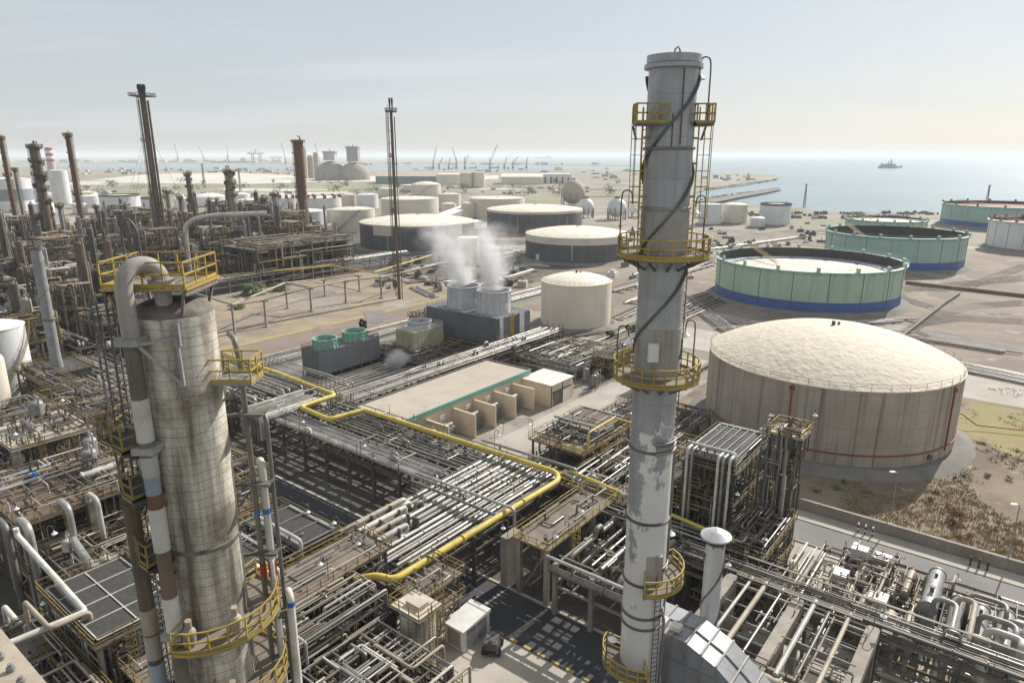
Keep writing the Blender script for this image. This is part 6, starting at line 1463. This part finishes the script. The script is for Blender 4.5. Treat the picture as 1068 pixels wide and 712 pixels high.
# ---- port and far shore
def box_b(name, label, cat, px0, px1, pyb, pyt, depth, mat, group=None, roof=None, rh=0):
    a, b = at(px0, pyb), at(px1, pyb); h = height_at(a, pyt); w = (b - a).length
    t = thing(name, label, cat, a, 0, group)
    mb = MB(); mb.box(0, w, 0, depth, 0, h); mb.build('wall', M[mat], t)
    if rh:
        mb = MB(); mb.hexa([(-1, -1, h), (w + 1, -1, h), (w + 1, depth + 1, h), (-1, depth + 1, h), (-1, depth * .45, h + rh), (w + 1, depth * .45, h + rh), (w + 1, depth * .55, h + rh), (-1, depth * .55, h + rh)]); mb.build('roof', M[roof or mat], t)
    else: mb = MB(); mb.box(-.5, w + .5, -.5, depth + .5, h, h + .8); mb.build('roof', M[roof or mat], t)
    return t, w, h
t, w, h = box_b('warehouse', 'very long low grey warehouse with pale roof beside the twin domes', 'warehouse', 392, 478, 192, 184, 90, 'city_blue', roof='concrete_light', rh=9)
t, w, h = box_b('warehouse', 'white harbour hall with dark doorways beyond the large gas sphere', 'warehouse', 523, 566, 192.5, 184.5, 70, 'tank_cream', roof='tank_cream_roof', rh=5)
t, w, h = box_b('warehouse', 'white hall with a row of dark gates at the quay, behind the large gas sphere', 'warehouse', 566, 596, 191.5, 182, 60, 'tank_white', roof='tank_white_roof')
for i in range(5): mb = MB(); mb.box(w * (i + .3) / 5, w * (i + .6) / 5, -.3, 0, 0, h * .7); mb.build('gate', M['steel_dark'], t)
box_b('warehouse', 'pale store block at the right end of the long grey warehouse', 'warehouse', 455, 482, 193.5, 182.5, 80, 'tank_cream', roof='tank_cream_roof')
for i, (cx, rp, lab) in enumerate(((346, 16.5, 'left one of the twin pale storage domes on the far quay'), (370, 15.5, 'right one of the twin pale storage domes on the far quay'))):
    p = at(cx, 187.5); r = rp / FPX * p.y; t = thing('storage_dome', lab, 'dome', p)
    mb = MB(); mb.lathe([(r, 0), (r, r * .25)], 36); mb.dome(r, r * .25, r * .85, 36, 8); mb.build('dome_shell', M['concrete'], t)
    mb = MB(); z = r * 1.15; w = r * (.34, .36)[i]; mb.box(-w, w, -w, w, z, z + r * (.45, .85)[i]); mb.build('head_house', M['city'], t)
    mb = MB(); z += r * (.45, .85)[i]; mb.box(-w * 1.15, w * 1.15, -w * 1.15, w * 1.15, z, z + 3); mb.bar((0, 0, z), (0, 0, z + r * .25), 1.5); mb.build('roof', M['city_blue'], t)
for i, (cx, w_, top, m) in enumerate(((319, 5, 152.5, 'concrete_light'), (325, 6, 162, 'concrete'), (331, 6, 159, 'concrete_light'), (314, 4.5, 166, 'concrete'), (327, 9, 172, 'concrete_light'))):
    p = at(cx, 186.5 - .3 * i); r = w_ / 2 / FPX * p.y; h = height_at(p, top); t = thing('silo', ('tallest square-headed silo left of the storage domes', 'grey round silo beside the tallest silo', 'pale round silo next to the left storage dome', 'short grey silo at the left of the silo group', 'broad low silo in front of the silo group')[i], 'silo', p)
    mb = MB(); mb.lathe([(r, 0), (r, h * .9)], 16); mb.build('shell', M[m], t); mb = MB(); mb.box(-r * .7, r * .7, -r * .7, r * .7, h * .9, h); mb.build('head_house', M['city'], t)
def gantry(label, px, pyb, pyt, wpx):
    p = at(px, pyb); h = height_at(p, pyt); w = wpx / FPX * p.y; t = thing('gantry_crane', label, 'crane', p); q = h / 40
    mb = MB()
    for x in (-.22, .22):
        for y in (0, 16 * q): mb.bar((x * w, y, 0), (x * w, y, h * .72), 2.2 * q)
    mb.bar((-.22 * w, 0, h * .35), (.22 * w, 0, h * .35), 2 * q); mb.build('leg', M['far_steel'], t)
    mb = MB(); mb.bar((-.5 * w, 8, h * .72), (.5 * w, 8, h * .72), 3 * q); mb.build('boom', M['far_steel'], t)
    mb = MB(); mb.bar((0, 8, h * .72), (0, 8, h), 2 * q); mb.bar((0, 8, h), (.45 * w, 8, h * .74), 1 * q); mb.bar((0, 8, h), (-.45 * w, 8, h * .74), 1 * q); mb.build('mast', M['far_steel'], t)
gantry('ship-to-shore gantry crane on the far quay left of the rusty ribbed stack', 267, 170.5, 156, 17); gantry('low gantry crane on the far quay next to the ship-to-shore crane', 288, 170, 162, 12)
def jib_crane(label, px, pyb, ptop, dx, jibtop, group=None):
    p = at(px, pyb); h = height_at(p, ptop); s = p.y / FPX; hj = height_at(p, jibtop); t = thing('harbour_crane', label, 'crane', p, 0, group)
    k = s * .55
    mb = MB(); mb.box(-2.2 * k, 2.2 * k, -2 * k, 2 * k, 0, h * .3); mb.build('base', M['far_steel'], t)
    mb = MB(); mb.bar((0, 0, h * .3), (0, 0, h), 1.6 * k); mb.box(-1.7 * k, 1.5 * k, -1.2 * k, 1.2 * k, h * .42, h * .62); mb.build('tower', M['far_steel'], t)
    mb = MB(); e = (dx * s, 0, hj); mb.bar((.3 * k, 0, h * .6), e, 1.0 * k); mb.bar((0, 0, h), e, .35 * k); mb.build('jib', M['far_steel'], t)
for i, a in enumerate(((452, 176.5, 167, 4, 151.5), (458, 176.5, 170, 4, 164.5), (468, 177, 170, 2, 164), (476, 176, 165, -4, 153), (485, 177, 164, 4, 162), (511, 177, 165, 8, 150), (526, 176, 170, 3, 163), (535, 176, 168, 5, 163.5), (549, 176, 168, 1, 164), (186, 168.5, 162, -2, 150), (213, 168.5, 163, -4, 152), (238, 168.5, 160, 0, 152), (298, 170.5, 163, -3, 149), (333, 171, 164, -3, 149), (365, 171, 163, 0, 151))):
    jib_crane('dark harbour crane with raised jib on the far quay', *a, group='harbour cranes on the far quay')
for i, (px, py, w_) in enumerate(((446, 177, 8), (470, 177.5, 7), (493, 177, 9), (516, 176.8, 10), (240, 171.5, 40), (196, 171.5, 14))):
    p = at(px, py - 1.8); L = w_ / FPX * p.y; t = thing('cargo_ship', ('small dark ship under the first harbour crane', 'small ship moored between the harbour cranes', 'reddish ship moored by the twin pale tanks', 'dark ship under the tallest harbour crane', 'long dark ship on the far quay at the left', 'short dark ship left of the long one')[i], 'ship', (p.x, p.y, -1.6))
    hh = L * .1 if i < 4 else L * .045
    mb = MB(); mb.hexa([(-L * .46, -L * .07, 0), (L * .44, -L * .07, 0), (L * .44, L * .07, 0), (-L * .46, L * .07, 0), (-L * .5, -L * .08, hh), (L * .5, -L * .08, hh), (L * .5, L * .08, hh), (-L * .5, L * .08, hh)]); mb.build('hull', M['rusty' if i == 2 else 'far_steel'], t)
    mb = MB(); mb.box(L * .28, L * .42, -L * .06, L * .06, hh, hh * 2.4); mb.box(L * .32, L * .37, -L * .02, L * .02, hh * 2.4, hh * 3.1); mb.build('superstructure', M['city'], t)
# drilling rig barge out at sea
p = at(926, 175); s = p.y / FPX; t = thing('rig_barge', 'dark work barge with derrick masts out at sea on the right', 'ship', (p.x, p.y, -1.6))
mb = MB(); mb.hexa([(-8 * s, -3 * s, 0), (9 * s, -3 * s, 0), (9 * s, 3 * s, 0), (-8 * s, 3 * s, 0), (-9 * s, -3 * s, 2.2 * s), (9.5 * s, -3 * s, 1.8 * s), (9.5 * s, 3 * s, 1.8 * s), (-9 * s, 3 * s, 2.2 * s)]); mb.build('hull', M['far_steel'], t)
mb = MB(); mb.box(-7 * s, -3 * s, -2 * s, 2 * s, 2 * s, 4 * s); mb.box(-1.5 * s, 3.5 * s, -2 * s, 2 * s, 2 * s, 4.4 * s); mb.box(4.5 * s, 7.5 * s, -1.5 * s, 1.5 * s, 1.8 * s, 3.6 * s); mb.build('deck_house', M['far_steel'], t)
mb = MB()
for x, h in ((-6, 5.5), (0, 7.2), (2, 8.8), (3, 7)): mb.bar((x * s, 0, 2 * s), (x * s, 0, h * s), .5 * s)
mb.bar((2 * s, 0, 8.5 * s), (6.5 * s, 0, 4 * s), .3 * s); mb.build('derrick', M['far_steel'], t)
p = at(939, 174.5); t = thing('tug_boat', 'tiny tug boat right beside the work barge', 'boat', (p.x, p.y, -1.6)); mb = MB(); mb.hexa([(-1.6 * s, -s, 0), (1.6 * s, -s, 0), (1.6 * s, s, 0), (-1.6 * s, s, 0), (-1.8 * s, -s, 1 * s), (2 * s, -s, 1.2 * s), (2 * s, s, 1.2 * s), (-1.8 * s, s, 1 * s)]); mb.build('hull', M['far_steel'], t); mb = MB(); mb.box(-.6 * s, .7 * s, -.6 * s, .6 * s, s, 2.4 * s); mb.build('wheelhouse', M['city'], t)
p = at(566, 165); s = p.y / FPX; t = thing('tanker_ship', 'faint tanker on the sea horizon above the quay halls', 'ship', (p.x, p.y, -1.6)); mb = MB(); mb.box(-8 * s, 8 * s, -s, s, 0, 1.2 * s); mb.build('hull', M['far_steel'], t); mb = MB(); mb.box(5 * s, 7 * s, -s, s, 1.2 * s, 2.8 * s); mb.build('bridge_house', M['city'], t)
# town blocks on the spit, the far shore and the left skyline
def town(n, x0, x1, y0, y1, hpx, label, group, wpx=(2, 6)):
    for i in range(n):
        px, py = rnd.uniform(x0, x1), rnd.uniform(y0, y1); p = at(px, py); s = p.y / FPX; h = rnd.uniform(*hpx) * s; w_ = rnd.uniform(*wpx) * s
        mb = MB(); mb.box(-w_ / 2, w_ / 2, -w_ / 3, w_ / 3, 0, h)
        if rnd.random() < .4: mb.box(-w_ / 4, w_ / 5, -w_ / 4, w_ / 4, h, h * 1.3)
        tag(mb.build('block_building', M[rnd.choice(('city', 'city', 'city_blue', 'tank_cream'))], loc=p), label, 'building', group)
town(16, 735, 790, 184, 188.5, (1, 3.5), 'pale blocks of the harbour village on the spit right of the chimney', 'village blocks on the spit', (1.5, 5))
town(40, -20, 300, 168.4, 169.6, (.8, 2.6), 'hazy block on the far shore skyline at the left', 'far shore skyline blocks at the left', (3, 12))
town(22, 370, 640, 171, 172, (.5, 2), 'low block on the far harbour mole', 'blocks on the far harbour mole', (2, 9))
town(30, 395, 640, 194, 203, (1, 2.4), 'low pale shed on the flat land before the quay', 'low sheds before the quay', (2, 8))
town(14, 600, 720, 181, 188, (1, 3), 'low port block behind the chimney', 'low port blocks behind the chimney', (2, 8))
town(18, 735, 860, 222, 240, (1.2, 3), 'low shed or skip on the shore yard right of the chimney', 'sheds on the shore yard', (2, 7))
town(12, 0, 70, 195, 206, (2, 4), 'pale shed behind the left stacks', 'pale sheds behind the left stacks', (4, 12))
for i in range(26):
    p = at(rnd.uniform(735, 990), rnd.uniform(222.5, 228)); mb = MB()
    for k in range(9): mb.sphere((rnd.uniform(-6, 6), rnd.uniform(-3, 3), rnd.uniform(.2, 1.4)), rnd.uniform(.8, 2), 5, 4)
    tag(mb.build('rock_heap', M['rock'], loc=p), 'rubble heap along the sea edge behind the green tanks', 'rocks', 'rubble heaps at the sea edge')
for i in range(70):
    t_ = rnd.random(); p = at(724 + 88 * t_, 210 - 13.4 * t_ ** .8) if i % 2 else at(735 + 75 * t_, 197.3 - 10 * t_); mb = MB(); s = p.y / FPX
    for k in range(6): mb.sphere((rnd.uniform(-2.4, 2.4) * s, rnd.uniform(-3, 3) * s, 0), rnd.uniform(.35, .9) * s, 5, 4)
    tag(mb.build('rock_heap', M['rock'], loc=p), 'dark rock heap along the breakwaters right of the chimney', 'rocks', 'rock heaps on the breakwaters')
for px, pb, pt, lab in ((838.5, 217, 192, 'slim lattice mast by the shore between pale tanks and green tanks'), (1029, 212, 193, 'small wind-vane mast behind the red-roofed green tank'), (213.5, 196, 171, 'thin mast standing in the pale flats at the left'), (251, 200, 177, 'leaning thin mast right of the cream ringed column')):
    p = at(px, pb); h = height_at(p, pt); w_ = 1.3 / FPX * p.y; t = thing('mast', lab, 'mast', p); mb = MB()
    for a in range(3): mb.bar((w_ * math.cos(a * 2.1), w_ * math.sin(a * 2.1), 0), (w_ * .3 * math.cos(a * 2.1), w_ * .3 * math.sin(a * 2.1), h), w_ * .35)
    mb.build('lattice', M['far_steel'], t); mb = MB(); mb.bar((-w_ * 1.6, 0, h * .97), (w_ * 1.6, 0, h), w_ * .4); mb.build('crossarm', M['far_steel'], t)
# ---- plants
def leafy(name, label, p, h, w_, mat, n, leaf, group=None, trunk=True, cat='tree'):
    t = thing(name, label, cat, p, rnd.uniform(0, 6), group); mb = MB()
    lobes = [(Vector((rnd.uniform(-.5, .5) * w_, rnd.uniform(-.5, .5) * w_, h * rnd.uniform(.35, .85))), rnd.uniform(.22, .42) * w_) for _ in range(6)]
    for _ in range(n):
        c, r = rnd.choice(lobes); d = Vector((rnd.gauss(0, 1), rnd.gauss(0, 1), rnd.gauss(0, .8))).normalized() * r * rnd.uniform(.5, 1.1); q = c + d
        if q.z < .05: q.z = .05
        a = Vector((rnd.gauss(0, 1), rnd.gauss(0, 1), rnd.gauss(0, .6))).normalized() * leaf; b = a.orthogonal().normalized() * leaf * .5
        mb.poly([q - a, q + b, q + a, q - b])
    mb.build('crown' if trunk else 'foliage', M[mat], t)
    mb = MB(); mb.tube([(0, 0, 0), (.1 * w_, 0, h * .3), (0, .05 * w_, h * .6)], max(.05, h * .035), 6)
    for c, r in lobes[:4]: mb.tube([(0, 0, h * .25), tuple(c)], max(.03, h * .014), 4)
    mb.build('trunk' if trunk else 'stem', M['bark'], t)
    return t
def palm(label, p, h, n=26, L=3.6):
    t = thing('palm_tree', label, 'palm', p); mb = MB(); mb.cyl((0, 0, 0), (.15, 0, h), .35, 8, .26); mb.build('trunk', M['bark'], t)
    mb = MB()
    for i in range(n):
        a = rnd.uniform(0, 6.28); e = rnd.uniform(-.3, 1.2); pts = []
        for k in range(6):
            s_ = k / 5; pts.append(Vector((.15 + math.cos(a) * L * s_ * math.cos(e * (1 - s_)), math.sin(a) * L * s_ * math.cos(e * (1 - s_)), h + L * .55 * s_ * math.sin(e) * 1.4 - 1.5 * s_ * s_ * L * .4)))
        sd = Vector((-math.sin(a), math.cos(a), 0))
        for q0, q1 in zip(pts, pts[1:]):
            for sg in (-1, 1):
                for f_ in (.2, .6):
                    q = q0.lerp(q1, f_); o = (q1 - q0) * .5; mb.poly([q, q + sd * sg * .75 + o - Vector((0, 0, .3)), q + sd * sg * .6 + o * 1.4 - Vector((0, 0, .3)), q + o * .5])
    mb.build('crown', M['leaf_palm'], t)
palm('bushy broad palm at the back of the sandy lot, the larger of the two', at(264, 307), 3.6, 60, 4.6)
palm('smaller round palm right of the bushy palm on the sandy lot', at(293, 303), 2.6, 40, 3.2)
palm('little palm behind the trestle left of the bushy palm', at(247, 322), 1.6, 26, 2.6)
for i in range(22):
    px, py = rnd.uniform(965, 1075), 0; lo = 520 + (px - 970) * .42; py = rnd.uniform(lo, lo + 52)
    q = at(px, py); 
    u_, v_ = U(px, py)
    if v_ < 98.3: continue
    leafy('dry_bush', 'reddish brown dry bush in the scrub beyond the low wall at the right', q, rnd.uniform(.4, 1.2), rnd.uniform(.8, 2.0), 'leaf_dry', 120, .12, 'dry bushes beyond the low wall', False, 'bush')
for i in range(22):
    q = at(rnd.uniform(840, 1066), rnd.uniform(440, 520)); 
    if (q - DOME[0]).length < DOME[1] + 4: continue
    leafy('green_bush', 'low green weed bush in the scrub around the domed tank', q, rnd.uniform(.3, .8), rnd.uniform(.8, 2), 'leaf', 90, .12, 'green weed bushes round the domed tank', False, 'bush')
for i, (px, py, h, w_) in enumerate(((210, 256, 5, 7), (226, 250, 4, 6), (160, 250, 5, 6), (540, 330, 2, 3), (690, 430, 2, 3), (655, 345, 1.6, 4), (640, 352, 1.4, 3), (498, 270, 1.5, 4), (585, 355, 1.2, 2.4))):
    leafy('shrub', 'dark green shrub growing between pipes and tanks', at(px, py), h, w_, 'leaf', 260, .35, 'dark green shrubs between pipes and tanks', False, 'shrub')
def tufts(name, n, area, hgt, mat, keep):
    mb = MB(); k = 0
    while k < n:
        p = at(rnd.uniform(area[0], area[1]), rnd.uniform(area[2], area[3])); k += 1
        if not keep(p): continue
        for _ in range(5):
            a = rnd.uniform(0, 6.28); q = p + Vector((rnd.gauss(0, .25), rnd.gauss(0, .25), .03)); d = Vector((math.cos(a), math.sin(a), 0)); h = rnd.uniform(.4, 1) * hgt
            mb.poly([q - d * .07, q + d * .07, q + Vector((rnd.gauss(0, .12), rnd.gauss(0, .12), h))])
    o = mb.build(name, M[mat]); o['kind'] = 'stuff'
inscrub = lambda p: (p - DOME[0]).length > DOME[1] + 3.6 and p.x * GS + p.y * GC > 97.6
dens = lambda p: math.sin(p.x * .31 + 1.3 * math.sin(p.y * .17)) + math.sin(p.y * .23 + p.x * .11) 
tufts('dry_grass', 2600, (880, 1075, 500, 600), .5, 'grass_dry', lambda p: inscrub(p) and dens(p) > -.5)
tufts('weeds', 900, (990, 1090, 405, 520), .35, 'leaf', lambda p: inscrub(p) and dens(p) > .1)
# ---- clutter of the middle distance: low pipe lanes, kiosks, stains and a scrap yard
tank('slim cream hopper tank standing behind the steaming cooling tower', 478, 500, 276, 249, 'tank_cream', name='storage_tank', rm='tank_cream_roof', rh=.6, railing=None)
LN = 'low pipe lane with grey pipes between the storage tanks'
def lane(p, q, n, w, label, group):
    d = (q - p); L = d.length; a = math.atan2(d.y, d.x); t = thing('pipe_lane', label, 'pipe rack', p, a, group)
    for i in range(n):
        y = (i - (n - 1) / 2) * w; mb = MB(); r = rnd.uniform(.14, .3); b = rnd.uniform(0, L * .2); e = L - rnd.uniform(0, L * .2)
        mb.tube([(b, y, .6), (e, y, .6)], r, 6); mb.build('lane_pipe', M[rnd.choice(('pipe_grey', 'silver', 'steel', 'pipe_white', 'rust_brown'))], t)
    mb = MB(); x = 2
    while x < L: mb.box(x - .15, x + .15, -n * w * .55, n * w * .55, .05, .38); x += 7
    mb.build('sleeper', M['concrete'], t)
for a, b, n in (((640, 306), (745, 275), 7), ((655, 318), (700, 300), 6), ((500, 300), (560, 282), 5), ((430, 282), (475, 273), 5), ((500, 270), (546, 262), 5), ((420, 296), (470, 291), 5), ((505, 285), (556, 296), 6), ((640, 335), (668, 322), 5), ((560, 357), (640, 345), 4), ((735, 262), (850, 246), 5), ((660, 290), (742, 262), 5), ((745, 345), (960, 335), 5), ((940, 352), (1068, 372), 4), ((610, 250), (660, 240), 4), ((470, 250), (520, 254), 4), ((350, 262), (376, 268), 4), ((430, 300), (455, 312), 4), ((560, 268), (500, 258), 4)):
    lane(at(*a), at(*b), n, .85, LN, 'low pipe lanes between the tanks')
for i in range(120):
    px, py = rnd.choice(((rnd.uniform(735, 870), rnd.uniform(238, 262)), (rnd.uniform(500, 560), rnd.uniform(262, 300)), (rnd.uniform(640, 745), rnd.uniform(236, 300)), (rnd.uniform(400, 470), rnd.uniform(272, 305)))); p = at(px, py); mb = MB(); s = p.y / FPX
    if min((p - t_[1]).length - t_[2] for t_ in (G1, G2, G3, A, B, C_, T4)) < 4: continue
    w_, d_, h_ = rnd.uniform(1, 5), rnd.uniform(1, 4), rnd.uniform(.6, 2.6); mb.box(0, w_, 0, d_, 0, h_)
    if rnd.random() < .5: mb.box(w_ * .1, w_ * .6, d_ * .2, d_ * .7, h_, h_ * 1.5)
    else: mb.cyl((w_ * .5, d_ * .5, h_), (w_ * .5, d_ * .5, h_ * 1.8), .25, 6)
    tag(mb.build('equipment_box', M[rnd.choice(('steel', 'concrete', 'tank_white', 'rust_brown', 'pipe_grey', 'steel_dark', 'concrete_light'))], loc=p, rz=rnd.uniform(0, 3)), 'small equipment box or skip on the ground between tanks', 'equipment', 'small equipment between the tanks')
def blot(px, py, rx, ry, mat, z, k=44):
    p = at(px, py); pts = []; ph = [rnd.uniform(0, 6.28) for _ in range(5)]
    for i in range(k):
        a = 2 * math.pi * i / k; r = .85 + .22 * math.sin(2 * a + ph[0]) + .16 * math.sin(3 * a + ph[1]) + .1 * math.sin(7 * a + ph[2]) + .07 * math.sin(13 * a + ph[3]) + rnd.uniform(-.06, .06); pts.append((p.x + rx * r * math.cos(a), p.y + ry * r * math.sin(a)))
    sheet('soil_patch', pts, z, mat)
for i in range(60):
    px, py = rnd.choice(((rnd.uniform(500, 660), rnd.uniform(240, 330)), (rnd.uniform(420, 560), rnd.uniform(255, 310)), (rnd.uniform(730, 860), rnd.uniform(236, 270)), (rnd.uniform(930, 1068), rnd.uniform(270, 350)), (rnd.uniform(235, 420), rnd.uniform(300, 345)))); s = at(px, py).y
    blot(px, py, s * rnd.uniform(.012, .05), s * rnd.uniform(.02, .06), rnd.choice(('stain', 'dirt', 'bund', 'yard', 'land', 'road_brown')), .052 + .0015 * i)
for i in range(22):
    blot(rnd.uniform(-60, 330), rnd.uniform(179, 203), rnd.uniform(20, 110), rnd.uniform(15, 50), rnd.choice(('salt_flat', 'grass_far', 'salt_flat', 'stain')), .12 + .004 * i)
for i in range(26):
    blot(rnd.uniform(390, 660), rnd.uniform(190, 206), rnd.uniform(10, 60), rnd.uniform(10, 30), rnd.choice(('salt_flat', 'grass_far', 'stain', 'asphalt_grey', 'grass_far')), .12 + .004 * i)

structure('low tangle of pipes between the green-fanned cooler and the steaming tower', -131, -105, 108, 127, (2.4,), pipes=90, rail=None, hole=.1, ladder=False, braces=False, bay=6)
structure('thin pipe frame at the left end of the steaming cooling tower', -136, -131.5, 128, 140, (4, 7), pipes=26, rail='yellow_dull', hole=.4)
for k in range(6): pipe([(-122 + k * 1.6, 85, 1.6), (-122 + k * 1.6, 127 - rnd.uniform(0, 8), 1.6)], rnd.uniform(.12, .22), rnd.choice(('silver', 'pipe_grey', 'steel')), 'ground pipe running in front of the cooling towers', 'ground pipes before the cooling towers')
equip(-120, -106, 108, 127, 0, 9, 'between the cooling towers', 'dhp', .9)

town(60, 40, 320, 176.5, 182, (.8, 2.6), 'low industrial block on the salt flats behind the flare', 'industrial blocks behind the flare', (2, 10))
town(26, 75, 330, 200, 206, (1.5, 3.5), 'low pale shed between the marsh grass and the left tanks', 'sheds by the marsh grass', (3, 9))
town(30, 420, 660, 176, 182, (.6, 2.2), 'low quay block between the cranes and the harbour halls', 'quay blocks by the cranes', (2, 9))
for i in range(60):
    leafy('tree', 'dark tree on the flat land between the tank farm and the harbour', at(rnd.uniform(60, 660), rnd.uniform(190, 204)), rnd.uniform(5, 10), rnd.uniform(8, 22), 'leaf', 70, 1.1, 'trees on the flats before the harbour')
for i, (lab, L, Rr, b, tp) in enumerate((('white tank at the left end of the row behind the flare', 84, 106, 217, 205), ('low white tank in the row behind the grey purple column', 182, 202, 218, 207.5), ('white tank peeping out left of the rusty ribbed stack', 288, 310, 216, 204.5), ('white tank right behind the cream ringed column', 238, 262, 214, 203))):
    tank(lab, L, Rr, b, tp, 'tank_white', rm='tank_white_roof', rh=1.2, n=32, railing=None)
def track(pts, w, name='tyre_track', mat='stain', z=.07):
    for s_ in (-1, 1):
        P = [at(*p) for p in pts]; a, b = [], []
        for k, p in enumerate(P):
            d = (P[min(k + 1, len(P) - 1)] - P[max(k - 1, 0)]).normalized(); nv = Vector((-d.y, d.x, 0)); a.append(p + nv * (s_ * w)); b.append(p + nv * (s_ * w + .45))
        sheet(name, a + b[::-1], z, mat)
for k, pts in enumerate((((945, 345), (975, 328), (1010, 318), (1068, 314)), ((960, 335), (1000, 330), (1068, 334)), ((860, 300), (945, 300), (1068, 288)), ((640, 300), (700, 285), (745, 268)), ((505, 282), (545, 290), (640, 284)), ((730, 250), (800, 243), (870, 238)), ((1000, 300), (1030, 290), (1068, 276)))):
    for j in range(3): track([(a, b + j * 2.2) for a, b in pts], .8, z=.15 + .004 * (k * 3 + j))

# edge of the platform the view is taken from
a, b = at(-30, 648, 44.5), at(40, 736, 44.5); t = thing('platform_beam', 'pale yellow bolted steel plate edge cutting across the bottom left corner', 'beam', (a.x, a.y, 0))
d = b - a; mb = MB(); mb.bar((0, 0, 44.5), (d.x, d.y, 44.5), .34, .05); mb.bar((0, 0, 44.35), (d.x, d.y, 44.35), .06, .3); mb.build('plate', M['pipe_beige'], t)
for i in range(7): q = d * ((i + .5) / 7); mb = MB(); mb.cyl((q.x, q.y, 44.52), (q.x, q.y, 44.58), .045, 6); mb.cyl((q.x, q.y, 44.58), (q.x, q.y, 44.62), .025, 8); mb.build('bolt', M['steel_pale'], t)
mb = MB(); mb.bar((-.3, 0, 0), (-.3, 0, 44.4), .3); mb.bar((-.3, 0, 44.3), (0, 0, 44.4), .2); mb.build('post', M['steel'], t)

for i, (lab, L, Rr, b, tp) in enumerate((('low white tank at the far left behind the thin grey stack', 34, 58, 224, 213), ('white tank left of the bare dark red stack', 76, 92, 224, 213), ('small white tank before the long dark-rimmed tank', 118, 138, 231, 221), ('white tank in the gap between the short brown column and the twin columns', 262, 281, 226, 215), ('cream tank behind the tall white tank of the central farm', 395, 416, 206, 197), ('flat cream tank beyond the marsh grass near the warehouse', 420, 452, 200, 193.5))):
    tank(lab, L, Rr, b, tp, 'tank_white' if i < 4 else 'tank_cream', rm='tank_white_roof' if i < 4 else 'tank_cream_roof', rh=1.0, n=32, railing=None)
# ---------------------------------------------------------------- camera, light, air
cam = bpy.data.cameras.new('camera'); co = bpy.data.objects.new('camera', cam); COL.objects.link(co)
co.location = (0, 0, CAMH); co.rotation_euler = (math.pi / 2 - PITCH, 0, 0)
cam.sensor_width = 36; cam.lens = 36 * FPX / 1068; cam.clip_end = 90000; cam.clip_start = .5
SC.camera = co
AZ, EL = R(43), R(36)
L = bpy.data.lights.new('sun', 'SUN'); L.energy = SUN_E; L.angle = R(.55); L.color = (1, .95, .88)
lo = bpy.data.objects.new('sun', L); COL.objects.link(lo)
sd = Vector((math.sin(AZ) * math.cos(EL), math.cos(AZ) * math.cos(EL), math.sin(EL)))
lo.rotation_euler = sd.to_track_quat('Z', 'Y').to_euler(); lo.location = (0, 0, 300)
w = bpy.data.worlds.new('World'); SC.world = w; w.use_nodes = True; nt = w.node_tree
bg = nt.nodes['Background']; bg.inputs[1].default_value = SKY_S
sky = nt.nodes.new('ShaderNodeTexSky'); sky.sky_type = 'NISHITA'; sky.sun_disc = False
sky.sun_elevation = EL; sky.sun_rotation = AZ; sky.altitude = 20; sky.air_density = 1.0; sky.dust_density = 1.0; sky.ozone_density = 1.2
tc = nt.nodes.new('ShaderNodeTexCoord')
sep = nt.nodes.new('ShaderNodeSeparateXYZ'); nt.links.new(tc.outputs['Generated'], sep.inputs[0])
# thin high cloud: noise on the plane overhead
dv = nt.nodes.new('ShaderNodeVectorMath'); dv.operation = 'DIVIDE'
ad = nt.nodes.new('ShaderNodeMath'); ad.operation = 'ADD'; ad.inputs[1].default_value = .12
nt.links.new(sep.outputs[2], ad.inputs[0])
cb = nt.nodes.new('ShaderNodeCombineXYZ')
for i in range(3): nt.links.new(ad.outputs[0], cb.inputs[i])
nt.links.new(tc.outputs['Generated'], dv.inputs[0]); nt.links.new(cb.outputs[0], dv.inputs[1])
n1 = noise(nt, dv.outputs[0], .9, 7, .58, (.35, 1.3, 1))
f = mul(nt, ramp(nt, n1, .47, .74), CLOUD)
cl = mixc(nt, f, sky.outputs[0], CLOUD_C)
veil = mixc(nt, VEIL, cl, VEIL_C)
nt.links.new(veil, bg.inputs[0])
if HAZE:
    mb = MB(); mb.box(-40000, 40000, -2500, 40000, -3, 100)
    hm = bpy.data.materials.new('haze'); hm.use_nodes = True; h = hm.node_tree
    h.nodes.remove(h.nodes['Principled BSDF'])
    v = h.nodes.new('ShaderNodeVolumePrincipled'); v.inputs['Density'].default_value = HAZE
    v.inputs['Color'].default_value = (.86, .90, .94, 1); v.inputs['Anisotropy'].default_value = .1
    h.links.new(v.outputs[0], h.nodes['Material Output'].inputs['Volume'])
    o = mb.build('haze', hm); tag(o, kind='stuff')
SC.render.engine = 'CYCLES'
cy = SC.cycles
cy.use_denoising = True; cy.max_bounces = 6; cy.diffuse_bounces = 3; cy.glossy_bounces = 3; cy.volume_bounces = 1; cy.transparent_max_bounces = 8
cy.use_adaptive_sampling = True; cy.adaptive_threshold = .02
SC.view_settings.view_transform = 'Standard'; SC.view_settings.look = 'None'; SC.view_settings.exposure = EXPO; SC.view_settings.gamma = 1
